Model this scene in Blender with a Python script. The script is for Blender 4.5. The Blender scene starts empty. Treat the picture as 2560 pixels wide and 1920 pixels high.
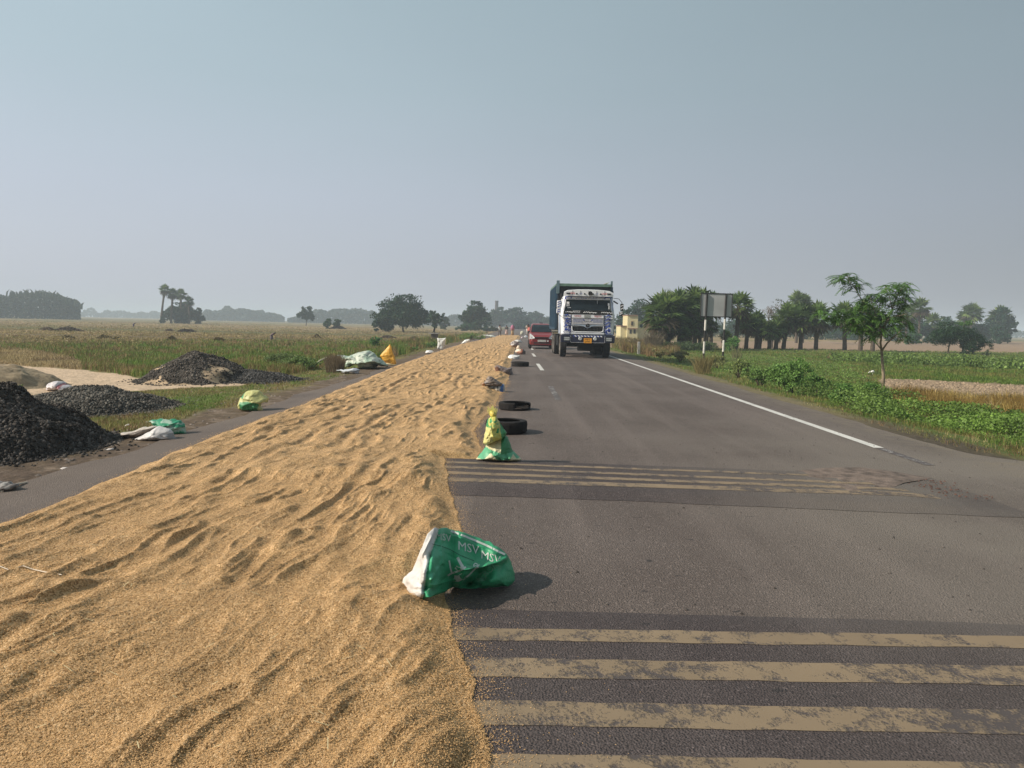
import bpy, bmesh, math, random
import numpy as np
from mathutils import Vector, Matrix
from mathutils.bvhtree import BVHTree
R = math.radians
random.seed(7)
rng = np.random.default_rng(11)
scene = bpy.context.scene
COL = scene.collection

# ---------------------------------------------------------------- camera
CH = 1.45                                   # camera height
FPX = 1920.0                                # focal length in photograph pixels
PITCH = math.atan(148 / 1920)
ROLL = math.atan(0.0215)
cp, sp, cr, sr = math.cos(PITCH), math.sin(PITCH), math.cos(ROLL), math.sin(ROLL)
fw = np.array([0, cp, -sp]); rt0 = np.array([1.0, 0, 0]); up0 = np.array([0, sp, cp])
rt = rt0 * cr + up0 * sr
up = -rt0 * sr + up0 * cr
cam = bpy.data.cameras.new('camera'); camo = bpy.data.objects.new('camera', cam); COL.objects.link(camo)
cam.sensor_width = 36; cam.lens = 36 * FPX / 2560; cam.clip_start = .05; cam.clip_end = 6000
m = Matrix.Identity(4)
for i in range(3):
    m[i][0] = rt[i]; m[i][1] = up[i]; m[i][2] = -fw[i]
m[2][3] = CH
camo.matrix_world = m
scene.camera = camo

# ---------------------------------------------------------------- sun, sky, exposure
SUN_EL = 33.0
sun_dir = np.array([1.0, 0.27, 0]); sun_dir /= np.linalg.norm(sun_dir)
sd = Vector((sun_dir[0] * math.cos(R(SUN_EL)), sun_dir[1] * math.cos(R(SUN_EL)), -math.sin(R(SUN_EL))))
sl = bpy.data.lights.new('sun', 'SUN'); sl.energy = 4.8; sl.angle = R(.6); sl.color = (1, .9, .77)
so = bpy.data.objects.new('sun', sl); COL.objects.link(so)
so.rotation_euler = sd.to_track_quat('-Z', 'Y').to_euler(); so.location = (-20, 0, 30)
w = bpy.data.worlds.new('World'); scene.world = w; w.use_nodes = True
nt = w.node_tree; nt.nodes.clear()
out = nt.nodes.new('ShaderNodeOutputWorld'); bg = nt.nodes.new('ShaderNodeBackground')
sky = nt.nodes.new('ShaderNodeTexSky'); sky.sky_type = 'NISHITA'; sky.sun_disc = False
sky.sun_elevation = R(SUN_EL); sky.sun_rotation = R(-90 - 15); sky.dust_density = 4; sky.air_density = 1.2; sky.ozone_density = 1.5
tc = nt.nodes.new('ShaderNodeTexCoord'); sep = nt.nodes.new('ShaderNodeSeparateXYZ')
ramp = nt.nodes.new('ShaderNodeValToRGB')
nt.links.new(tc.outputs['Generated'], sep.inputs[0]); nt.links.new(sep.outputs['Z'], ramp.inputs[0])
e = ramp.color_ramp.elements
e[0].position = 0.0; e[0].color = (.335, .35, .395, 1)
e[1].position = .45; e[1].color = (.245, .32, .352, 1)
k = ramp.color_ramp.elements.new(.15); k.color = (.315, .35, .405, 1)
k = ramp.color_ramp.elements.new(.28); k.color = (.275, .338, .375, 1)
sc_ = nt.nodes.new('ShaderNodeVectorMath'); sc_.operation = 'SCALE'; sc_.inputs['Scale'].default_value = 10
dotn = nt.nodes.new('ShaderNodeVectorMath'); dotn.operation = 'DOT_PRODUCT'; nt.links.new(tc.outputs['Generated'], dotn.inputs[0])
dotn.inputs[1].default_value = (-.90, .35, .12)
glow = nt.nodes.new('ShaderNodeMapRange'); glow.inputs[1].default_value = -.25; glow.inputs[2].default_value = .95; glow.inputs[3].default_value = .93; glow.inputs[4].default_value = 1.85
nt.links.new(dotn.outputs['Value'], glow.inputs[0])
skn = nt.nodes.new('ShaderNodeTexNoise'); skn.inputs['Scale'].default_value = 1.6; skn.inputs['Detail'].default_value = 3
mps = nt.nodes.new('ShaderNodeMapping'); mps.inputs['Scale'].default_value = (1, 1, 3.5); nt.links.new(tc.outputs['Generated'], mps.inputs[0]); nt.links.new(mps.outputs[0], skn.inputs['Vector'])
skr = nt.nodes.new('ShaderNodeMapRange'); skr.inputs[3].default_value = .94; skr.inputs[4].default_value = 1.06; nt.links.new(skn.outputs[0], skr.inputs[0])
gm_ = nt.nodes.new('ShaderNodeMath'); gm_.operation = 'MULTIPLY'; nt.links.new(glow.outputs[0], gm_.inputs[0]); nt.links.new(skr.outputs[0], gm_.inputs[1])
sg_ = nt.nodes.new('ShaderNodeVectorMath'); sg_.operation = 'SCALE'; nt.links.new(ramp.outputs[0], sg_.inputs[0]); nt.links.new(gm_.outputs[0], sg_.inputs['Scale'])
nt.links.new(sg_.outputs[0], sc_.inputs[0])
mx = nt.nodes.new('ShaderNodeMix'); mx.data_type = 'RGBA'; mx.inputs['Factor'].default_value = .86
nt.links.new(sky.outputs[0], mx.inputs[6]); nt.links.new(sc_.outputs[0], mx.inputs[7])
nt.links.new(mx.outputs[2], bg.inputs[0]); bg.inputs[1].default_value = .1
nt.links.new(bg.outputs[0], out.inputs[0])
vs = scene.view_settings; vs.view_transform = 'Standard'; vs.look = 'None'; vs.exposure = 0.08; vs.gamma = 1
scene.cycles.use_denoising = True
scene.cycles.max_bounces = 6; scene.cycles.transparent_max_bounces = 8; scene.cycles.volume_bounces = 1
HAZE = .0010

# ---------------------------------------------------------------- pixel -> place helpers
def ray(px, py):
    px = np.asarray(px, float); py = np.asarray(py, float)
    a = (px - 1280) / FPX; b = (960 - py) / FPX
    return fw + a[..., None] * rt + b[..., None] * up
def XYZ(px, py, d):
    v = ray(px, py); t = np.asarray(d) / v[..., 1]
    p = v * np.asarray(t)[..., None]; p[..., 2] += CH
    return p
def hash2(i, j, s):
    h = (i.astype(np.int64) * 374761393 + j.astype(np.int64) * 668265263 + s * 1442695041) & 0x7fffffff
    h = (h ^ (h >> 13)) * 1274126177 & 0x7fffffff
    h = h ^ (h >> 16)
    return (h & 0xffff) / 65535.0
def noise(x, y, s=0):
    x = np.asarray(x, float); y = np.asarray(y, float)
    x, y = np.broadcast_arrays(x, y)
    i = np.floor(x); j = np.floor(y); fx = x - i; fy = y - j
    fx = fx * fx * fx * (fx * (fx * 6 - 15) + 10); fy = fy * fy * fy * (fy * (fy * 6 - 15) + 10)
    a = hash2(i, j, s); b = hash2(i + 1, j, s); c = hash2(i, j + 1, s); d = hash2(i + 1, j + 1, s)
    return (a + (b - a) * fx) * (1 - fy) + (c + (d - c) * fx) * fy
def fbm(x, y, s=0, o=4):
    t = 0; a = .5; n = 0
    for k in range(o):
        t = t + a * noise(x * 2 ** k + 17.3 * k, y * 2 ** k - 9.1 * k, s + k); n += a; a *= .5
    return t / n
def smooth(a, b, x):
    t = np.clip((x - a) / (b - a), 0, 1); return t * t * (3 - 2 * t)
def ROADX(y): return .78 + .0078 * np.asarray(y, float)      # centre line
def RIGHT(y):                                              # right asphalt edge, opening into a side road near the camera
    y = np.asarray(y, float)
    return ROADX(y) + 4.85 + np.clip(9.5 - y, 0, 9) ** 1.5 * 1.2
def LEFT(y): return ROADX(y) - 5.10 + .42 * (fbm(np.asarray(y, float) * .7, 3.0, 5, 4) - .5)
def zg(x, y):
    x = np.asarray(x, float); y = np.asarray(y, float)
    dr = x - RIGHT(y); dl = LEFT(y) - x
    z = np.full(np.broadcast(x, y).shape, -.05)
    z = z - .22 * smooth(.2, 2.6, dr) - .02 * smooth(0, .3, dr)
    z = z - .08 * smooth(.3, 2, dl) - .15 * smooth(3, 12, dl)
    off = np.maximum(smooth(.2, 2, dr), smooth(.2, 2, dl))
    z = z + off * ((fbm(x * .5, y * .5, 3) - .5) * .10 + (fbm(x * 3, y * 3, 9, 3) - .5) * .04)
    return z
def GT(px, py):
    v = ray(px, py); z = np.zeros(v.shape[:-1])
    for _ in range(6):
        t = (z - CH) / np.minimum(v[..., 2], -1e-4)
        x = v[..., 0] * t; y = v[..., 1] * t
        z = .5 * z + .5 * zg(x, y) if _ else zg(x, y)
    return np.stack([x, y, z], -1)
def G0(px, py, z=0.0):
    v = ray(px, py); t = (z - CH) / v[..., 2]
    p = v * t[..., None]; p[..., 2] += CH
    return p
def topx(P):                                               # world -> photo pixels
    P = np.asarray(P, float); q = P - np.array([0, 0, CH])
    z = q @ fw
    return 1280 + FPX * (q @ rt) / z, 960 - FPX * (q @ up) / z, z
def inpoly(px, py, poly):
    poly = np.array(poly, float); n = len(poly); c = np.zeros(px.shape, bool)
    j = n - 1
    for i in range(n):
        xi, yi = poly[i]; xj, yj = poly[j]
        if yi != yj:
            c ^= ((yi > py) != (yj > py)) & (px < (xj - xi) * (py - yi) / (yj - yi) + xi)
        j = i
    return c

# ---------------------------------------------------------------- materials
MATS = {}
def newmat(name):
    mt = bpy.data.materials.new(name); mt.use_nodes = True
    n = mt.node_tree.nodes; l = mt.node_tree.links
    p = n['Principled BSDF']
    return mt, n, l, p
def M(name, col, rough=.75, var=.18, scale=6, bump=0, bscale=40, metal=0, spec=.4, coat=0):
    """procedural material: noise-mottled colour, roughness variation, optional bump"""
    if name in MATS: return MATS[name]
    mt, n, l, p = newmat(name)
    t = n.new('ShaderNodeTexCoord'); nz = n.new('ShaderNodeTexNoise'); nz.inputs['Scale'].default_value = scale; nz.inputs['Detail'].default_value = 6
    l.new(t.outputs['Object'], nz.inputs['Vector'])
    r = n.new('ShaderNodeValToRGB'); r.color_ramp.elements[0].position = .3; r.color_ramp.elements[1].position = .7
    r.color_ramp.elements[0].color = (*[c * (1 - var) for c in col], 1); r.color_ramp.elements[1].color = (*[min(1, c * (1 + var)) for c in col], 1)
    l.new(nz.outputs[0], r.inputs[0]); l.new(r.outputs[0], p.inputs['Base Color'])
    p.inputs['Roughness'].default_value = rough; p.inputs['Metallic'].default_value = metal; p.inputs['Specular IOR Level'].default_value = spec
    p.inputs['Coat Weight'].default_value = coat
    if bump:
        nb = n.new('ShaderNodeTexNoise'); nb.inputs['Scale'].default_value = bscale; nb.inputs['Detail'].default_value = 4
        l.new(t.outputs['Object'], nb.inputs['Vector'])
        b = n.new('ShaderNodeBump'); b.inputs['Strength'].default_value = 1; b.inputs['Distance'].default_value = bump
        l.new(nb.outputs[0], b.inputs['Height']); l.new(b.outputs[0], p.inputs['Normal'])
    MATS[name] = mt; return mt
def MA(name, rough=.85, var=.2, scale=20, bump=0, bscale=60, island=0, trans=0, spec=.3, detail=5):
    """colour comes from the mesh's own paint (attribute Col), mottled by noise and per-leaf variation"""
    if name in MATS: return MATS[name]
    mt, n, l, p = newmat(name)
    a = n.new('ShaderNodeAttribute'); a.attribute_name = 'Col'
    t = n.new('ShaderNodeTexCoord'); nz = n.new('ShaderNodeTexNoise'); nz.inputs['Scale'].default_value = scale; nz.inputs['Detail'].default_value = detail
    l.new(t.outputs['Object'], nz.inputs['Vector'])
    mr = n.new('ShaderNodeMapRange'); mr.inputs[1].default_value = .3; mr.inputs[2].default_value = .7; mr.inputs[3].default_value = 1 - var; mr.inputs[4].default_value = 1 + var
    l.new(nz.outputs[0], mr.inputs[0])
    val = mr.outputs[0]
    if island:
        g = n.new('ShaderNodeNewGeometry'); m2 = n.new('ShaderNodeMapRange'); m2.inputs[3].default_value = 1 - island; m2.inputs[4].default_value = 1 + island
        l.new(g.outputs['Random Per Island'], m2.inputs[0])
        mm = n.new('ShaderNodeMath'); mm.operation = 'MULTIPLY'; l.new(val, mm.inputs[0]); l.new(m2.outputs[0], mm.inputs[1]); val = mm.outputs[0]
    vm = n.new('ShaderNodeVectorMath'); vm.operation = 'SCALE'; l.new(a.outputs['Color'], vm.inputs[0]); l.new(val, vm.inputs['Scale'])
    l.new(vm.outputs[0], p.inputs['Base Color'])
    p.inputs['Roughness'].default_value = rough; p.inputs['Specular IOR Level'].default_value = spec
    if bump:
        nb = n.new('ShaderNodeTexNoise'); nb.inputs['Scale'].default_value = bscale; nb.inputs['Detail'].default_value = 5
        l.new(t.outputs['Object'], nb.inputs['Vector'])
        b = n.new('ShaderNodeBump'); b.inputs['Strength'].default_value = 1; b.inputs['Distance'].default_value = bump
        l.new(nb.outputs[0], b.inputs['Height']); l.new(b.outputs[0], p.inputs['Normal'])
    if trans:
        tr = n.new('ShaderNodeBsdfTranslucent'); ms = n.new('ShaderNodeMixShader'); ms.inputs[0].default_value = trans
        l.new(vm.outputs[0], tr.inputs[0]); l.new(p.outputs[0], ms.inputs[1]); l.new(tr.outputs[0], ms.inputs[2])
        l.new(ms.outputs[0], n['Material Output'].inputs['Surface'])
    MATS[name] = mt; return mt

# ---------------------------------------------------------------- mesh helpers
def mk(name, V, F, mat=None, parent=None, cols=None, sm=False):
    """one mesh object from arrays. F: (k,3)/(k,4) array or list of index lists"""
    V = np.asarray(V, np.float32).reshape(-1, 3)
    me = bpy.data.meshes.new(name)
    if isinstance(F, np.ndarray):
        k, c = F.shape
        me.vertices.add(len(V)); me.vertices.foreach_set('co', V.ravel())
        me.loops.add(k * c); me.loops.foreach_set('vertex_index', F.astype(np.int32).ravel())
        me.polygons.add(k); me.polygons.foreach_set('loop_start', np.arange(0, k * c, c, dtype=np.int32))
        me.polygons.foreach_set('loop_total', np.full(k, c, np.int32))
        me.update(calc_edges=True); me.validate()
    else:
        me.from_pydata(V.tolist(), [], [list(f) for f in F]); me.update()
    if cols is not None:
        cols = np.asarray(cols, np.float32)
        if cols.ndim == 1: cols = np.tile(cols, (len(V), 1))
        at = me.attributes.new('Col', 'FLOAT_COLOR', 'POINT')
        at.data.foreach_set('color', np.concatenate([cols, np.ones((len(V), 1), np.float32)], 1).ravel())
    if sm: me.polygons.foreach_set('use_smooth', np.ones(len(me.polygons), bool))
    if mat: me.materials.append(mat)
    o = bpy.data.objects.new(name, me); COL.objects.link(o)
    if parent is not None: o.parent = parent
    return o
def tag(o, label=None, cat=None, group=None, kind=None):
    if label: o['label'] = label
    if cat: o['category'] = cat
    if group: o['group'] = group
    if kind: o['kind'] = kind
    return o
def empty(name, loc, rz=0):
    o = bpy.data.objects.new(name, None); o.location = [float(v) for v in loc]; o.rotation_euler[2] = rz; o.empty_display_size = .2
    COL.objects.link(o); return o
def copy_tree(o, parent=None):
    c = o.copy(); COL.objects.link(c); c.parent = parent
    for ch in list(o.children): copy_tree(ch, c)
    return c
class B:
    """collects primitives into ONE mesh"""
    def __init__(s): s.v = []; s.f = []; s.c = []; s.cur = None
    def add(s, V, F, col=None):
        n = len(s.v); s.v += [tuple(float(a) for a in v) for v in V]; s.f += [[i + n for i in f] for f in F]
        s.c += [col or s.cur or (1, 1, 1)] * len(V); return s
    def box(s, c, d, col=None, rz=0, rx=0, taper=1):
        x, y, z = [a / 2 for a in d]
        V = [(-x, -y, -z), (x, -y, -z), (x, y, -z), (-x, y, -z), (-x * taper, -y * taper, z), (x * taper, -y * taper, z), (x * taper, y * taper, z), (-x * taper, y * taper, z)]
        mt = Matrix.Translation(c) @ Matrix.Rotation(rz, 4, 'Z') @ Matrix.Rotation(rx, 4, 'X')
        V = [mt @ Vector(v) for v in V]
        return s.add(V, [(0, 3, 2, 1), (4, 5, 6, 7), (0, 1, 5, 4), (1, 2, 6, 5), (2, 3, 7, 6), (3, 0, 4, 7)], col)
    def tube(s, path, r, n=8, col=None, cap=True):
        path = [Vector(p) for p in path]; rs = r if isinstance(r, (list, tuple)) else [r] * len(path)
        V = []
        for i, p in enumerate(path):
            t = (path[min(i + 1, len(path) - 1)] - path[max(i - 1, 0)]).normalized()
            a = t.cross(Vector((0, 0, 1)) if abs(t.z) < .9 else Vector((1, 0, 0))).normalized(); b = t.cross(a)
            for k in range(n):
                th = 2 * math.pi * k / n; V.append(p + (a * math.cos(th) + b * math.sin(th)) * rs[i])
        F = [(i * n + k, i * n + (k + 1) % n, (i + 1) * n + (k + 1) % n, (i + 1) * n + k) for i in range(len(path) - 1) for k in range(n)]
        if cap: F += [tuple(range(n)), tuple(range((len(path) - 1) * n, len(path) * n))[::-1]]
        return s.add(V, F, col)
    def lathe(s, prof, c, axis='x', n=28, col=None):
        """prof: (offset along axis, radius) closed ring profile when first == last"""
        V = []
        for (o_, r_) in prof:
            for k in range(n):
                th = 2 * math.pi * k / n; a, b = r_ * math.cos(th), r_ * math.sin(th)
                V.append({'x': (o_, a, b), 'y': (a, o_, b), 'z': (a, b, o_)}[axis])
        V = [(v[0] + c[0], v[1] + c[1], v[2] + c[2]) for v in V]
        F = [(i * n + k, i * n + (k + 1) % n, (i + 1) * n + (k + 1) % n, (i + 1) * n + k) for i in range(len(prof) - 1) for k in range(n)]
        return s.add(V, F, col)
    def loft(s, secs, col=None, cap=True):
        n = len(secs[0]); V = [p for q in secs for p in q]
        F = [(i * n + k, i * n + (k + 1) % n, (i + 1) * n + (k + 1) % n, (i + 1) * n + k) for i in range(len(secs) - 1) for k in range(n)]
        if cap: F += [tuple(range(n))[::-1], tuple(range((len(secs) - 1) * n, len(secs) * n))]
        return s.add(V, F, col)
    def quad(s, a, b, c, d, col=None): return s.add([a, b, c, d], [(0, 1, 2, 3)], col)
    def split(s, name, mat, parent=None, bevel=0, **k):
        """every primitive collected becomes a mesh of its own under the same name"""
        n = len(s.v); own = [-1] * n; g = -1; seen = {}
        for f in s.f:
            key = next((seen[i] for i in f if i in seen), None)
            if key is None: g += 1; key = g
            for i in f: seen[i] = key
        out = []
        par = list(range(n))
        def fd(i):
            while par[i] != i: par[i] = par[par[i]]; i = par[i]
            return i
        for f in s.f:
            for i in f[1:]: par[fd(i)] = fd(f[0])
        grp = {}
        for i in range(n): grp.setdefault(fd(i), []).append(i)
        for r_, ids in grp.items():
            mp = {a: k_ for k_, a in enumerate(ids)}; b = B(); b.add([s.v[a] for a in ids], [[mp[i] for i in f] for f in s.f if fd(f[0]) == r_]); out.append(b.build(name, mat, parent, bevel, **k))
        return out
    def build(s, name, mat, parent=None, bevel=0, sm=False, seg=2, useCol=False):
        o = mk(name, np.array(s.v), s.f, mat, parent, cols=np.array(s.c) if useCol else None, sm=sm)
        bm = bmesh.new(); bm.from_mesh(o.data); bmesh.ops.recalc_face_normals(bm, faces=bm.faces); bm.to_mesh(o.data); bm.free()
        if bevel:
            md = o.modifiers.new('bevel', 'BEVEL'); md.width = bevel; md.segments = seg; md.limit_method = 'ANGLE'
        return o
def text_mesh(s, size, extrude=0, bold=0):
    cu = bpy.data.curves.new('txt', 'FONT'); cu.body = s; cu.size = size; cu.align_x = 'CENTER'; cu.align_y = 'CENTER'; cu.extrude = extrude; cu.offset = bold * size; cu.resolution_u = 2
    o = bpy.data.objects.new('txt', cu); COL.objects.link(o)
    dg = bpy.context.evaluated_depsgraph_get(); me = bpy.data.meshes.new_from_object(o.evaluated_get(dg))
    V = np.array([v.co[:] for v in me.vertices]).reshape(-1, 3); F = [list(p.vertices) for p in me.polygons]
    bpy.data.objects.remove(o); bpy.data.curves.remove(cu); bpy.data.meshes.remove(me)
    return V, F
def front_text(name, s, size, loc, mat, parent, wide=1.0):
    """flat lettering on a face that looks towards -Y"""
    V, F = text_mesh(s, size)
    if len(V) == 0: return None
    P = np.stack([V[:, 0] * wide + loc[0], np.full(len(V), loc[1]), V[:, 1] + loc[2]], 1)
    return mk(name, P, F, mat, parent)
# ================================================================ SETTING
# ---- ground: one sheet out to the horizon, finely divided where the photograph looks
WORLD_R = 1800.0
ang = np.concatenate([np.arange(-180, -42, 3.0), np.arange(-42, 42, .14), np.arange(42, 180, 3.0)])
rad = np.concatenate([[.4], np.geomspace(.8, 5, 30)[:-1], np.geomspace(5, 130, 520)[:-1], np.geomspace(130, WORLD_R, 46)])
A_, R_ = np.meshgrid(np.radians(ang), rad)
gx = (R_ * np.sin(A_)); gy = (R_ * np.cos(A_))
on = (gx > LEFT(gy) + .25) & (gx < RIGHT(gy) - .25) & (gy > -4)
gz = zg(gx, gy) - .06 * on
px_, py_, pz_ = topx(np.stack([gx, gy, gz], -1)); px_ = np.where(pz_ > .1, px_, -9999); py_ = np.where(pz_ > .1, py_, 9999)
# zone colours are the soil and turf themselves
n1 = fbm(gx * .35, gy * .35, 21); n2 = fbm(gx * 1.7, gy * 1.7, 22); n3 = fbm(gx * 6, gy * 6, 23, 3)
def mixc(base, col, m): return base * (1 - m[..., None]) + np.array(col) * m[..., None]
C = np.zeros(gx.shape + (3,)); C[:] = (.21, .16, .085)
left = gx < LEFT(gy); right = gx > RIGHT(gy)
# far stubble fields in strips
band = noise(gy * .045 + n1 * 1.2, gx * .004 + 40, 31)
C = mixc(C, (.30, .215, .115), smooth(.45, .75, band)); C = mixc(C, (.12, .125, .045), smooth(.55, .2, band) * .65)
C = mixc(C, (.085, .12, .03), smooth(.60, .74, n1) * .6 * (gy < 300))
def zone(poly, soft=7, amp=16, s=1):
    """mask of an area of ground given by its outline as seen, edges broken up by noise"""
    wx = (fbm(gx * .9, gy * .9, 50 + s) - .5) * amp * 1.6; wy = (fbm(gx * .9, gy * .9, 60 + s) - .5) * amp * .8
    return inpoly(px_ + wx, py_ + wy, poly).astype(float) * (pz_ > 0)
# left side
gl = zone([(-2500, 862), (0, 858), (300, 850), (620, 846), (900, 846), (1100, 850), (1215, 838), (1235, 842), (1160, 870), (1000, 915), (700, 1030), (500, 1080), (200, 1160), (-2500, 1500)], amp=10, s=1)
C = mixc(C, (.10, .125, .032), gl * .9); C = mixc(C, (.19, .145, .06), gl * smooth(.46, .62, n2) * .75)
C = mixc(C, (.17, .12, .065), zone([(0, 834), (700, 838), (1100, 848), (1100, 862), (760, 880), (380, 862), (0, 852)], s=2) * .65)
C = mixc(C, (.27, .20, .095), zone([(-900, 850), (0, 866), (110, 880), (205, 902), (208, 925), (94, 917), (0, 915), (-900, 900)], s=3, amp=8))
C = mixc(C, (.52, .39, .27), zone([(-900, 880), (0, 906), (94, 917), (205, 925), (304, 936), (350, 946), (480, 954), (625, 956), (600, 964), (443, 971), (329, 978), (150, 990), (-900, 1060)], s=4, amp=7))
# dirt shoulder beside the left edge of the asphalt
dl = LEFT(gy) - gx
sh = smooth(1.15, .35, dl + (n2 - .5) * 1.5) * (dl > -.3) * (gy > -5)
C = mixc(C, (.125, .088, .062), sh * .95); C = mixc(C, (.2, .155, .12), sh * smooth(.5, .7, n3) * .6)
C = mixc(C, (.09, .065, .05), (dl > 0) * (dl < 4.2) * smooth(11, 7, gy) * smooth(.3, .5, n2) * .8)
# right side
gr = ((gx > RIGHT(gy)) & (py_ > 868 - (px_ - 1600) * .002) & (pz_ > 0)).astype(float)
C = mixc(C, (.10, .135, .032), gr); C = mixc(C, (.17, .15, .05), gr * smooth(.5, .68, n2) * .8)
C = mixc(C, (.29, .205, .14), zone([(1500, 852), (2700, 856), (2700, 884), (2150, 879), (1500, 868)], s=5, amp=5) * right)
C = mixc(C, (.27, .20, .13), zone([(2195, 948), (2300, 950), (2700, 968), (2700, 1015), (2440, 1008), (2215, 992)], s=6, amp=8) * right)
C = mixc(C, (.28, .20, .075), zone([(2215, 992), (2440, 1008), (2700, 1015), (2700, 1090), (2440, 1060), (2260, 1020)], s=7, amp=8) * right)
dr = gx - RIGHT(gy)
C = mixc(C, (.19, .15, .09), smooth(.95, .25, dr + (n2 - .5) * 1.1) * (dr > -.3) * .9)
C = mixc(C, (.07, .055, .042), smooth(1.1, .5, dr + (n2 - .5) * .6) * (dr > -.3) * smooth(15, 11, gy) * .85)
C *= (.82 + .36 * n3)[..., None]
# low bunds between the far fields, plough clods
for (Yb, w_) in ((62, .8), (96, 1.2), (150, 2), (230, 3)):
    bd = np.exp(-((gy - Yb - 10 * (noise(gx * .01, 0, int(Yb)) - .5) - gx * .04) / w_) ** 2) * left * (gx < -9)
    gz += .16 * bd; C = mixc(C, (.10, .085, .045), bd * .55)
pl = zone([(2195, 948), (2300, 950), (2700, 968), (2700, 1015), (2440, 1008), (2215, 992)], s=6, amp=8) * right
gz += pl * (fbm(gx * 4.5, gy * 4.5, 88, 4) - .5) * .16
nr, na = gx.shape
idx = np.arange(nr * na).reshape(nr, na)
i2 = np.concatenate([idx, idx[:, :1]], 1)
F = np.stack([i2[:-1, :-1], i2[:-1, 1:], i2[1:, 1:], i2[1:, :-1]], -1).reshape(-1, 4)[:, ::-1]
Vg = np.stack([gx, gy, gz], -1).reshape(-1, 3)
cF = np.array([idx[0]]).ravel()
ground = mk('ground', Vg, F, MA('soil and turf', .95, .22, 9, bump=.03, bscale=14, spec=.15), cols=C.reshape(-1, 3), sm=True)
tag(ground, kind='structure')

# ---- asphalt
def asphalt_mat(name, c0, c1, dusty=True, dark=1.0):
    mt, n, l, p = newmat(name)
    t = n.new('ShaderNodeTexCoord')
    def nz(sc, det=5, src=None):
        q = n.new('ShaderNodeTexNoise'); q.inputs['Scale'].default_value = sc; q.inputs['Detail'].default_value = det; l.new(src or t.outputs['Object'], q.inputs['Vector']); return q
    big = nz(.55, 5); mid = nz(4, 4); fine = nz(95, 3)
    mp = n.new('ShaderNodeMapping'); mp.inputs['Scale'].default_value = (2.2, .12, 1); l.new(t.outputs['Object'], mp.inputs[0])
    track = nz(1.0, 3, mp.outputs[0])
    def mixn(a, b, f):
        q = n.new('ShaderNodeMix'); q.data_type = 'RGBA'
        for s_, v in ((6, a), (7, b), (0, f)):
            if hasattr(v, 'is_output'): l.new(v, q.inputs[s_])
            else: q.inputs[s_].default_value = (*v, 1) if isinstance(v, tuple) else v
        return q.outputs[2]
    def rm(src, a, b, lo=0, hi=1):
        q = n.new('ShaderNodeMapRange'); l.new(src, q.inputs[0]); q.inputs[1].default_value = a; q.inputs[2].default_value = b; q.inputs[3].default_value = lo; q.inputs[4].default_value = hi; return q.outputs[0]
    c = mixn(c0, c1, rm(big.outputs[0], .35, .65))
    c = mixn(c, tuple(v * 1.25 for v in c1), rm(track.outputs[0], .48, .68, 0, .75))
    c = mixn(c, tuple(v * .62 for v in c0), rm(mid.outputs[0], .62, .78, 0, .4))
    vo = n.new('ShaderNodeTexVoronoi'); vo.inputs['Scale'].default_value = 105; l.new(t.outputs['Object'], vo.inputs['Vector'])
    c = mixn(c, tuple(v * .42 for v in c0), rm(fine.outputs[0], .52, .66, 0, .75))
    bw = n.new('ShaderNodeSeparateColor'); l.new(vo.outputs['Color'], bw.inputs[0])
    c = mixn(c, tuple(min(1, v * 2.5) for v in c1), rm(bw.outputs[0], .84, .99, 0, .42))
    # grit: sparse dark stones and scuffs
    m3 = n.new('ShaderNodeMapping'); m3.inputs['Scale'].default_value = (7, 13, 1); l.new(t.outputs['Object'], m3.inputs[0])
    g2 = nz(1.4, 4, m3.outputs[0])
    c = mixn(c, (.03, .026, .026), rm(g2.outputs[0], .665, .71, 0, .8))
    if dusty:
        g = n.new('ShaderNodeNewGeometry'); s = n.new('ShaderNodeSeparateXYZ'); l.new(g.outputs['Position'], s.inputs[0])
        fx = rm(s.outputs[0], 1.0, 4.4); fy = rm(s.outputs[1], 14, 6.5)
        mm = n.new('ShaderNodeMath'); mm.operation = 'MULTIPLY'; l.new(fx, mm.inputs[0]); l.new(fy, mm.inputs[1])
        m4 = n.new('ShaderNodeMath'); m4.operation = 'MULTIPLY'; l.new(mm.outputs[0], m4.inputs[0]); l.new(rm(big.outputs[0], .3, .6, .35, 1), m4.inputs[1])
        c = mixn(c, (.195, .168, .138), m4.outputs[0])
        el_ = rm(s.outputs[0], -3.3, -4.3)
        m6 = n.new('ShaderNodeMath'); m6.operation = 'MULTIPLY'; l.new(el_, m6.inputs[0]); l.new(rm(big.outputs[0], .3, .65, .15, .9), m6.inputs[1])
        c = mixn(c, (.185, .145, .115), m6.outputs[0])
        ed = rm(s.outputs[0], 4.9, 5.6)
        m5 = n.new('ShaderNodeMath'); m5.operation = 'MULTIPLY'; l.new(ed, m5.inputs[0]); l.new(rm(mid.outputs[0], .4, .65, .1, .8), m5.inputs[1])
        c = mixn(c, (.20, .165, .12), m5.outputs[0])
    l.new(c, p.inputs['Base Color']); p.inputs['Roughness'].default_value = .82; p.inputs['Specular IOR Level'].default_value = .35
    b = n.new('ShaderNodeBump'); b.inputs['Distance'].default_value = .006; b.inputs['Strength'].default_value = .9
    ad = n.new('ShaderNodeMath'); ad.operation = 'ADD'; l.new(fine.outputs[0], ad.inputs[0]); l.new(vo.outputs['Distance'], ad.inputs[1])
    l.new(ad.outputs[0], b.inputs['Height']); l.new(b.outputs[0], p.inputs['Normal'])
    return mt
asph = asphalt_mat('worn asphalt', (.100, .077, .066), (.140, .112, .098))
asph_dark = asphalt_mat('dark rumble asphalt', (.058, .044, .043), (.084, .067, .063), dusty=True)
ys = np.concatenate([np.arange(-6, 14, .25), np.geomspace(14, 700, 90)])
def edge(y, base, s): return base + .09 * (fbm(y * 1.3, 7.0, s, 3) - .5)
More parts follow.
